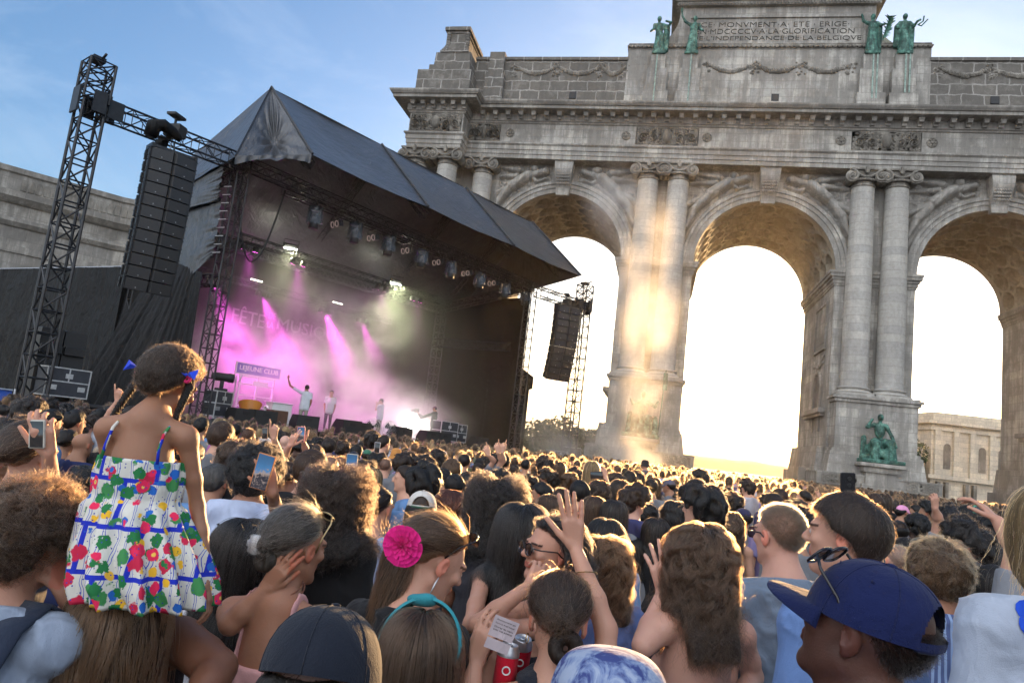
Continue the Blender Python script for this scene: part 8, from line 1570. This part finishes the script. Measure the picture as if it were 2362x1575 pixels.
# ---------------------------------------------------------------- the rest of the crowd
def hero_ground():
    out = []
    for o in bpy.data.objects:
        if o.parent is None and o.get('category') == 'person': out.append((o.location.x, o.location.y))
    return out
def free(p, T_, r):
    return not len(T_) or np.min(np.hypot(T_[:, 0] - p[0], T_[:, 1] - p[1])) > r
def crowd_fill():
    rs = np.random.RandomState(77); T_ = hero_ground(); keys = []
    for hair, hc, sex in (('short', 'black', 'm'), ('short', 'brown', 'm'), ('mop', 'dark', 'm'), ('curly', 'dark', 'm'), ('afro', 'black', 'm'), ('medium', 'mid', 'm'), ('buzz', 'dark', 'm'), ('long', 'dark', 'f'), ('long', 'mid', 'f'), ('wavy', 'brown', 'f'), ('back', 'dark', 'f'), ('bob', 'brown', 'f'), ('long', 'blond', 'f'), ('bigcurl', 'dark', 'f'), ('long', 'black', 'f'), ('spiky', 'black', 'm')): keys.append((hair, hc, 'fair' if hc not in ('black',) else 'tan', 'tee', sex))
    keys += [('short', 'black', 'brown', 'tee', 'm'), ('short', 'black', 'fair', 'tee', 'm', None, 'up'), ('short', 'brown', 'fair', 'tee', 'm', None, 'up')]
    wts = np.array([3, 3, 2, 2.4, 2, 1.6, 1.6, 2, 1.6, 1.4, 1.2, 1, .8, 1, 1.4, 1, 1.2, .22, .22]); wts /= wts.sum(); far = []; cnt = 0; maxn = 300 - len(T_) - 8; cols = [WHT, BLU, NAV, BLK, GRY, LIL, OLV, TAN_, BLK, GRY, (.32, .4, .55)]; CNm = ['white', 'blue', 'navy', 'black', 'grey', 'lilac', 'olive', 'sand coloured', 'black', 'grey', 'pale blue']
    fwd = np.array([-math.sin(YAW), math.cos(YAW)]); rgt = np.array([math.cos(YAW), math.sin(YAW)]); d = 5.2; row = 0; ZN = lambda x: ('by near mast', 'by mid stage', 'by far stage end', 'by smoky pier', 'by central arch', 'by clear pier', 'by far pavilion')[int(np.searchsorted((450, 850, 1180, 1560, 1830, 2140), x))]
    RN = lambda d: 'nearer rows' if d < 6.5 else ('next rows' if d < 8.5 else ('middle rows' if d < 11 else 'farther rows'))
    pts = []
    while d < 40:
        half = .78*d + 1.2; sp = .60 if d < 14 else .62; x = -half + rs.uniform(0, sp)
        while x < half:
            q = fwd*(d + rs.normal()*.10) + rgt*(x + rs.normal()*.09); x += sp*rs.uniform(.9, 1.25)
            rel = np.array([q[0], q[1], 0]) - SL; a, b = rel @ SU, rel @ SV
            if b > -1.5 and a > -9.2: continue
            if a <= -9.2 and b > -2.2: continue
            if -9.5 < a < 26 and -2.3 < b: continue
            if q[1] > 47.5: continue
            T2 = np.array(T_) if len(T_) else np.zeros((0, 2))
            if d < 16 and not free(q, T2, .36 if d > 5 else .46): continue
            pts.append((d, q)); T_.append((q[0], q[1]))
        d += .56 if d < 14 else .66; row += 1
    used = {}
    for d, q in pts:
        z = rs.normal(1.59, .085); z = min(max(z, 1.40), 1.74); px = W/2 + F*((np.array([q[0], q[1], z]) - CAM) @ RT)/((np.array([q[0], q[1], z]) - CAM) @ FW)
        V_ = np.array([q[0], q[1], z]) - CAM; py = H/2 - F*(V_ @ UP)/(V_ @ FW); wf = .2*F/d
        if d < 12 and any(abs(px - a_) < .42*(wf + w_) and -.9*w_ < py - b_ < 1.2*wf and w_ < wf*1.15 for a_, b_, w_ in SEEN): continue
        if cnt < maxn and -30 < px < W + 30:
            ki = rs.choice(len(keys), p=wts); ci = rs.randint(len(cols)); hair = keys[ki][0]; hn = HN[hair]; lab = '%s %s hair, %s top, %s, %s' % (CN[keys[ki][1]], hn, CNm[ci], RN(d), ZN(px))
            lab = ('arm raised, ' if len(keys[ki]) > 6 else '') + lab
            k_ = used.get(lab, 0); used[lab] = k_ + 1
            hdg = rs.normal(-8 if px > 900 else 0, 16) + (-14 if px > 1500 else 0); hdg = hdg if rs.uniform() > .07 else rs.uniform(-100, 100)
            place(keys[ki], (q[0], q[1], z), hdg, cols[ci], lab, 'people filling the crowd', rs.uniform(.95, 1.05)); cnt += 1
        else: far.append((q[0], q[1], z))
    # labels met twice: those people share one group
    by = {}
    for o in bpy.data.objects:
        if o.parent is None and str(o.get('group', '')).startswith('people filling'): by.setdefault(o['label'], []).append(o)
    for l, os_ in by.items():
        os_.sort(key=lambda o: (o.location.x*RT[0] + o.location.y*RT[1])/max(1, o.location.length))
        for i, o in enumerate(os_):
            if len(os_) > 1: o['label'] = l + (', left one', ', right one')[i] if len(os_) == 2 else l + ', ' + ('leftmost', 'second from left', 'third from left', 'fourth from left', 'fifth from left')[min(i, 4)]
    # beyond: hundreds of small heads as one mass
    far = np.array(far); n = len(far); u = SDF(); u.ell((0, 0, 0), (.077, .098, .115), .02).cap((0, -.02, -.08), (0, -.03, -.2), .055, .06, .03).cap((-.17, -.03, -.25), (.17, -.03, -.25), .07, .07, .05).ell((0, -.03, -.45), (.19, .12, .26), .05).cap((0, 0, .11 - 1.6), (0, -.03, -.6), .14, .15, .1)
    g = [axis([(-.3, .3, .04)]), axis([(-.2, .2, .04)]), axis([(-1.7, .15, .045)])]; V, Q = surf_net(sdf_eval(u, *g), *g); m_ = len(V); hh = rs.uniform(0, 6.28, n)*0 + YAW + rs.normal(size=n)*.3
    c_, s_ = np.cos(hh), np.sin(hh); X = V[None, :, 0]*c_[:, None] - V[None, :, 1]*s_[:, None] + far[:, :1]; Y = V[None, :, 0]*s_[:, None] + V[None, :, 1]*c_[:, None] + far[:, 1:2]; Z = V[None, :, 2]*rs.uniform(.85, 1.12, n)[:, None] + far[:, 2:3]
    VV = np.stack([X, Y, np.maximum(Z, .004)], -1).reshape(-1, 3); QQ = (Q[None] + (np.arange(n)*m_)[:, None, None]).reshape(-1, 4); hair_c = np.array([(.025, .018, .012), (.045, .028, .017), (.09, .052, .03), (.15, .09, .045), (.28, .19, .09)])[rs.choice(5, n, p=(.32, .26, .2, .13, .09))]; shirt = np.array(cols)[rs.randint(len(cols), size=n)]
    tint = np.zeros((n, m_, 3)); z = V[:, 2]; tint[:] = shirt[:, None]; skin = z > -.20; tint[:, skin] = np.array([.34, .19, .12]); hr = (z > .0) | ((z > -.075) & (V[:, 1] < .0)); tint[:, hr] = hair_c[:, None]
    ct = thing('crowd', 'hundreds of small backlit heads packed from the middle rows back to the arch', 'crowd', (0, 30, 0), None, 'stuff'); ct['kind'] = 'stuff'
    me = mesh_obj('crowd_people', VV, QQ, MAT['skin_far'], ct, True); me['kind'] = 'stuff'; at = me.data.color_attributes.new('tint', 'FLOAT_COLOR', 'POINT'); t4 = np.ones((len(me.data.vertices), 4)); t4[:n*m_, :3] = tint.reshape(-1, 3); at.data.foreach_set('color', t4.ravel())
    k = np.where(np.hypot(far[:, 0], far[:, 1]) < 24, 150, 70); idx = np.repeat(np.arange(n), k); N = len(idx); dd = rs.normal(size=(N, 3)); dd[:, 2] = np.abs(dd[:, 2])*1.1 - .25; dd /= np.linalg.norm(dd, axis=1)[:, None]; base = far[idx] + dd*[.077, .095, .112]; ln = rs.uniform(.012, .045, n)[idx][:, None]; S_ = np.stack([base, base + dd*ln*.6 + rs.normal(size=(N, 3))*.006, base + dd*ln + rs.normal(size=(N, 3))*.012], 1)
    hair_curves('crowd_hair', S_ - wloc(ct), .0022, HM['brown'], ct)['kind'] = 'stuff'
    print('CROWD individuals', cnt, 'mass', n)
crowd_fill()
# ---------------------------------------------------------------- raised arms, small phones, the child with the hat, performers
pk = person('small child in a dark bucket hat sitting on shoulders before the smoky pier', 1487, 1072, 15.5, face=-60, body=-30, hair='short', hc='dark', sk='fair', top='tee', tc=(.10, .09, .11), ks=.72, lod=1, strands=500, rad=.001, legs=False, seed=300, hk=dict(under=0.)); bucket(pk, cmat((.03, .025, .025)))
C1 = P_(1488, 1118, 15.6); place(('short', 'dark', 'fair', 'tee', 'm'), (C1[0], C1[1], 1.62), 0, GRY, 'adult carrying the small child with the bucket hat', 'people in the packed middle of the crowd')
person('person with a bare arm raised, bracelets at the wrist, beside the drapes', 262, 1010, 7.2, face=5, hair='short', hc='dark', sk='fair', top='tee', tc=BLK, lod=1, strands=900, rad=.001, seed=301, arms=(None, (P_(250, 962, 7.0), P_(272, 925, 7.0))), hands=(None, dict(d=UP, n=-FW, side=-1, curl=(.1, 1.3, 1.4, 1.4), thumb=.2)))
person('person pointing one finger straight up beside the light grey cap', 640, 1082, 6.4, face=0, hair='short', hc='dark', sk='fair', top='tee', tc=GRY, lod=1, strands=900, rad=.001, seed=302, arms=(None, (P_(646, 1060, 6.2), P_(632, 1012, 6.1))), hands=(None, dict(d=UP, n=-FW, side=-1, curl=(.0, 1.4, 1.5, 1.5), thumb=.3)))
person('person holding a thumb and finger up across the pink bald head', 640, 1075, 6.9, face=10, hair='mop', hc='brown', sk='pale', top='tee', tc=GRY, lod=1, strands=900, rad=.001, seed=303, arms=(None, (P_(650, 1058, 6.6), P_(668, 1028, 6.5))), hands=(None, dict(d=UP + RT*.5, n=-FW, side=1, curl=(.1, .3, 1.2, 1.3), thumb=.7)))
person('person filming with a pink cherry charm phone in a raised hand', 722, 1052, 7.4, face=0, hair='bob', hc='dark', sk='fair', top='tee', sex='f', tc=GRY, lod=1, strands=900, rad=.001, seed=304, arms=((P_(706, 1040, 7.2), P_(700, 1018, 7.1)), None), hands=(dict(d=UP - RT*.15, n=-FW + RT*.4, side=1, curl=(.5, .6, .7, .8), thumb=.6), None))
phone(P_(694, 1002, 7.0), UP + RT*.08, -FW, 'small pink phone with a cherry charm held up in mid crowd', .15, .075, (.6, .2, .22), True, MAT['screen_blue']); phone(P_(611, 999, 8.2), UP + RT*.05, -FW, 'tiny green lit phone above the light grey cap', .13, .068, (.3, .2, .12), True, MAT['screen_dark']); phone(P_(870, 1032, 9.5), UP + RT*.1, -FW, 'tiny pale phone right of the dark green cap', .14, .075, (.5, .5, .55), True, MAT['screen_dark']); phone(P_(1376, 1095, 8.6), RT + UP*.05, -FW, 'dark phone held sideways in front of glowing heads', .15, .08, (.06, .02, .02), True, MAT['screen_dark'])
person('person with a bare forearm, bracelets and a green edged phone held high', 2400, 1330, 2.9, face=0, hair='long', hc='blond', sk='fair', top='tee', tc=GRY, lod=1, strands=1500, rad=.0007, seed=305, arms=((P_(2345, 1262, 2.9), P_(2302, 1202, 3.0)), None), hands=(dict(d=P_(2268, 1170, 3.05) - P_(2302, 1202, 3.0), n=UP + RT*.3, side=-1, curl=(.5, .5, .6, .7), thumb=.7), None)); phone(P_(2256, 1174, 3.05), UP, -FW, 'green edged phone held sideways by the bracelet arm', .034, .040, (.10, .40, .28), True, MAT['screen_dark'])
person('person with a raised fist and watch before the far pavilion', 2190, 1240, 6.2, face=0, hair='short', hc='dark', sk='fair', top='tee', tc=GRY, lod=1, strands=900, rad=.001, seed=306, arms=((P_(2165, 1200, 6.1), P_(2156, 1172, 6.05)), None), hands=(dict(d=UP, n=-FW, side=1, curl=(1.4, 1.4, 1.5, 1.5), thumb=.1), None))
for i, (x, y, dx, lab) in enumerate(((1127, 1046, -14, 'person pointing a finger up, the leftmost of three raised hands by the flight cases'), (1149, 1040, -6, 'person with the middle one of the three raised hands by the flight cases'), (1158, 1040, 4, 'person with the rightmost of the three raised hands by the flight cases'))):
    person(lab, x + 20 - i*8, 1070, 11.5, face=0, hair='short', hc='dark', sk='fair', top='tee', tc=GRY, lod=0, strands=500, rad=.0015, seed=310 + i, arms=((P_(x + 12 - i*4, 1062, 11.3), P_(x, y + 4, 11.2)), None), hands=(dict(d=UP + RT*dx*.03, n=-FW, side=1, curl=(.05, 1.2, 1.3, 1.3), thumb=.3, k=1.2), None))
# performers
def perf(label, a, b, face, **k):
    z = k.pop('h', 1.66) + DZ; return person(label, 0, 0, 0, face=face, loc=tuple(st(a, b, z)), gz=DZ, lod=1, strands=900, rad=.0015, group='performers on the stage', **k)
q = st(4.76, 1., DZ); pr = perf('performer in a loose white t-shirt and cap, one arm stretched straight up', 4.85, 1.0, -30, body=-20, hair='short', hc='black', sk='tan', top='tee', tc=(.62, .64, .68), pants=(.36, .34, .28), seed=401, hk=dict(under=0.), arms=((q + RT*-.34 + UP*1.72, q + RT*-.42 + UP*2.0), None), hands=(dict(d=UP, n=-FW, side=1, curl=(.1, .6, 1., 1.2), thumb=.4), None)); cap_on(pr, (.012, .012, .014))
pr = perf('performer in a white t-shirt and dark trousers, blurred by smoke in the middle', 7.3, 2.6, 160, hair='short', hc='brown', sk='fair', top='tee', tc=(.6, .58, .6), pants=(.02, .02, .03), seed=402)
pr = perf('performer in white t-shirt and black cap, in profile, hand at his mouth', 10.2, 2.6, -75, body=-70, hair='short', hc='dark', sk='fair', top='tee', tc=(.55, .52, .66), pants=(.16, .13, .10), seed=403, hk=dict(under=0.), arms=(((-.20, .12, -.48), (-.05, .18, -.20)), ((.21, .10, -.50), (.05, .16, -.22))), hands=(dict(d=UP, n=FW, side=1, curl=(1., 1., 1., 1.)), dict(d=UP, n=FW, side=-1, curl=(1., 1., 1., 1.)))); cap_on(pr, (.012, .012, .014))
t_ = thing('microphone', 'microphone held to the mouth of the performer in the black cap', 'microphone', tuple(st(10.2, 2.6, DZ + 1.5) + RT*-.2)); p = st(10.2, 2.6, DZ + 1.55) + RT*-.17; MB().tube(p + UP*.02, p - UP*.14 - RT*.03, .014, .011).build('handle', MAT['black'], t_); MB().lathe([(.001, .03), (.024, .02), (.026, 0), (.016, -.024)], p + UP*.03, 12).build('grille', MAT['alu'], t_)
c_ = st(13.1, 1.9, DZ); pr = perf('camera operator in dark clothes holding a camera out at arm length', 13.1, 1.9, -80, body=-70, hair='short', hc='black', sk='tan', top='shirt', tc=(.03, .03, .04), pants=(.02, .02, .025), seed=404, hk=dict(under=0.), arms=((c_ + RT*-.45 + UP*1.22 - FW*.1, c_ + RT*-.62 + UP*1.45 - FW*.1), (c_ + RT*-.40 + UP*1.22 + FW*.1, c_ + RT*-.62 + UP*1.42 + FW*.1)), hands=(dict(d=UP - RT*.4, n=RT, side=1, curl=(.9,)*4), dict(d=UP - RT*.4, n=RT, side=-1, curl=(.9,)*4))); cap_on(pr, (.10, .03, .08))
t_ = thing('video_camera', 'small video camera held out by the operator on stage', 'camera', tuple(c_ + RT*-.7 + UP*1.6)); M = frame_M(c_ + RT*-.68 + UP*1.56, RT, FW, UP); MB().box(-.12, .12, -.06, .06, -.09, .09, M=M, bev=.01).tube(M[:3, 3] - RT*.12, M[:3, 3] - RT*.26, .05).build('camera_body', MAT['black'], t_); MB().tube(M[:3, 3] - RT*.262, M[:3, 3] - RT*.268, .04).build('lens', MAT['lens'], t_)
# ---------------------------------------------------------------- smoke and haze
def vol_obj(name, label, lo, hi, M, build, cat='smoke', kind='stuff'):
    m = MB(); m.box(lo[0], hi[0], lo[1], hi[1], lo[2], hi[2]); 
    if M is not None: m.xf(M)
    o = m.build(name, None, None); o['kind'] = kind
    if label: o['label'] = label; o['category'] = cat
    mt = bpy.data.materials.new(name); mt.use_nodes = True; t = mt.node_tree; t.nodes.clear(); out = t.nodes.new('ShaderNodeOutputMaterial'); pv = t.nodes.new('ShaderNodeVolumePrincipled'); t.links.new(pv.outputs[0], out.inputs['Volume']); build(t, pv); o.data.materials.append(mt); return o
def smoke_nodes(t, pv, dens, blobs, scale=.35, lo=.42, hi=.75, color=(.9, .9, .9), an=.35, detail=4, base=0.):
    L = t.links.new; g = t.nodes.new('ShaderNodeNewGeometry'); nz = t.nodes.new('ShaderNodeTexNoise'); nz.inputs['Scale'].default_value = scale; nz.inputs['Detail'].default_value = detail; nz.inputs['Roughness'].default_value = .6; nz.inputs['Distortion'].default_value = .6; L(g.outputs['Position'], nz.inputs[0])
    mr = t.nodes.new('ShaderNodeMapRange'); mr.inputs[1].default_value = lo; mr.inputs[2].default_value = hi; L(nz.outputs[0], mr.inputs[0]); tot = None
    for c, r, wgt in blobs:
        mp_ = t.nodes.new('ShaderNodeVectorMath'); mp_.operation = 'SUBTRACT'; L(g.outputs['Position'], mp_.inputs[0]); mp_.inputs[1].default_value = c
        dv = t.nodes.new('ShaderNodeVectorMath'); dv.operation = 'DIVIDE'; L(mp_.outputs[0], dv.inputs[0]); dv.inputs[1].default_value = r
        ln = t.nodes.new('ShaderNodeVectorMath'); ln.operation = 'LENGTH'; L(dv.outputs[0], ln.inputs[0])
        f = t.nodes.new('ShaderNodeMapRange'); f.interpolation_type = 'SMOOTHSTEP'; f.inputs[1].default_value = 1.; f.inputs[2].default_value = .1; f.inputs[3].default_value = 0; f.inputs[4].default_value = wgt; L(ln.outputs['Value'], f.inputs[0])
        if tot is None: tot = f.outputs[0]
        else: a = t.nodes.new('ShaderNodeMath'); a.operation = 'ADD'; L(tot, a.inputs[0]); L(f.outputs[0], a.inputs[1]); tot = a.outputs[0]
    m1 = t.nodes.new('ShaderNodeMath'); m1.operation = 'MULTIPLY'; L(tot, m1.inputs[0]); L(mr.outputs[0], m1.inputs[1]); m2 = t.nodes.new('ShaderNodeMath'); m2.operation = 'MULTIPLY_ADD'; L(m1.outputs[0], m2.inputs[0]); m2.inputs[1].default_value = dens; m2.inputs[2].default_value = base; L(m2.outputs[0], pv.inputs['Density'])
    pv.inputs['Color'].default_value = (*color, 1); pv.inputs['Anisotropy'].default_value = an
def B3(a, b, z): return tuple(st(a, b, z))
vol_obj('stage_smoke', 'drifting theatrical smoke filling the stage, lit pink and white', (.1, .15, DZ + .02), (SW + .1, 6.85, 9.3), MS, lambda t, pv: smoke_nodes(t, pv, 1.0, [
    (B3(3., 5.0, 3.4), (4.4, 3.4, 3.4), .7), (B3(7.5, 4.5, 3.4), (4.2, 4.2, 3.2), 1.), (B3(11, 4., 2.6), (4.2, 4.2, 2.6), .9), (B3(14, 4, 2.4), (3.6, 3.6, 2.0), .5), (B3(8.5, 5, 6.5), (5., 5., 3.), .35)], .50, .38, .70, base=.012))
pb = [(tuple(atY(x_, y_, Y_)), r_, w_) for x_, y_, Y_, r_, w_ in ((1490, 730, 33, (2.1, 3., 2.4), 1.), (1430, 610, 33, (1.6, 2.8, 2.2), .6), (1420, 460, 33.5, (2., 2.6, 2.4), .5), (1520, 560, 33, (1.1, 2.4, 2.6), .5), (1470, 900, 34, (2.2, 3., 2.4), .5), (1430, 1040, 35, (3.4, 3., 1.7), .7), (1290, 1010, 36, (2.8, 2.4, 2.2), .5))]
vol_obj('smoke_plume', 'sunlit smoke plume drifting from the stage across the pale pier', (-6.9, 29.8, .1), (1.4, 38.4, 16.), None, lambda t, pv: smoke_nodes(t, pv, .9, pb, .5, .40, .72, color=(1., .98, .95), an=.3, detail=5))
hz = vol_obj('haze', None, (-760, -60, -1.), (760, 640, 42.), None, lambda t, pv: (setattr(pv.inputs['Density'], 'default_value', .00015), setattr(pv.inputs['Anisotropy'], 'default_value', .72), setattr(pv.inputs['Color'], 'default_value', (1., .93, .8, 1))))
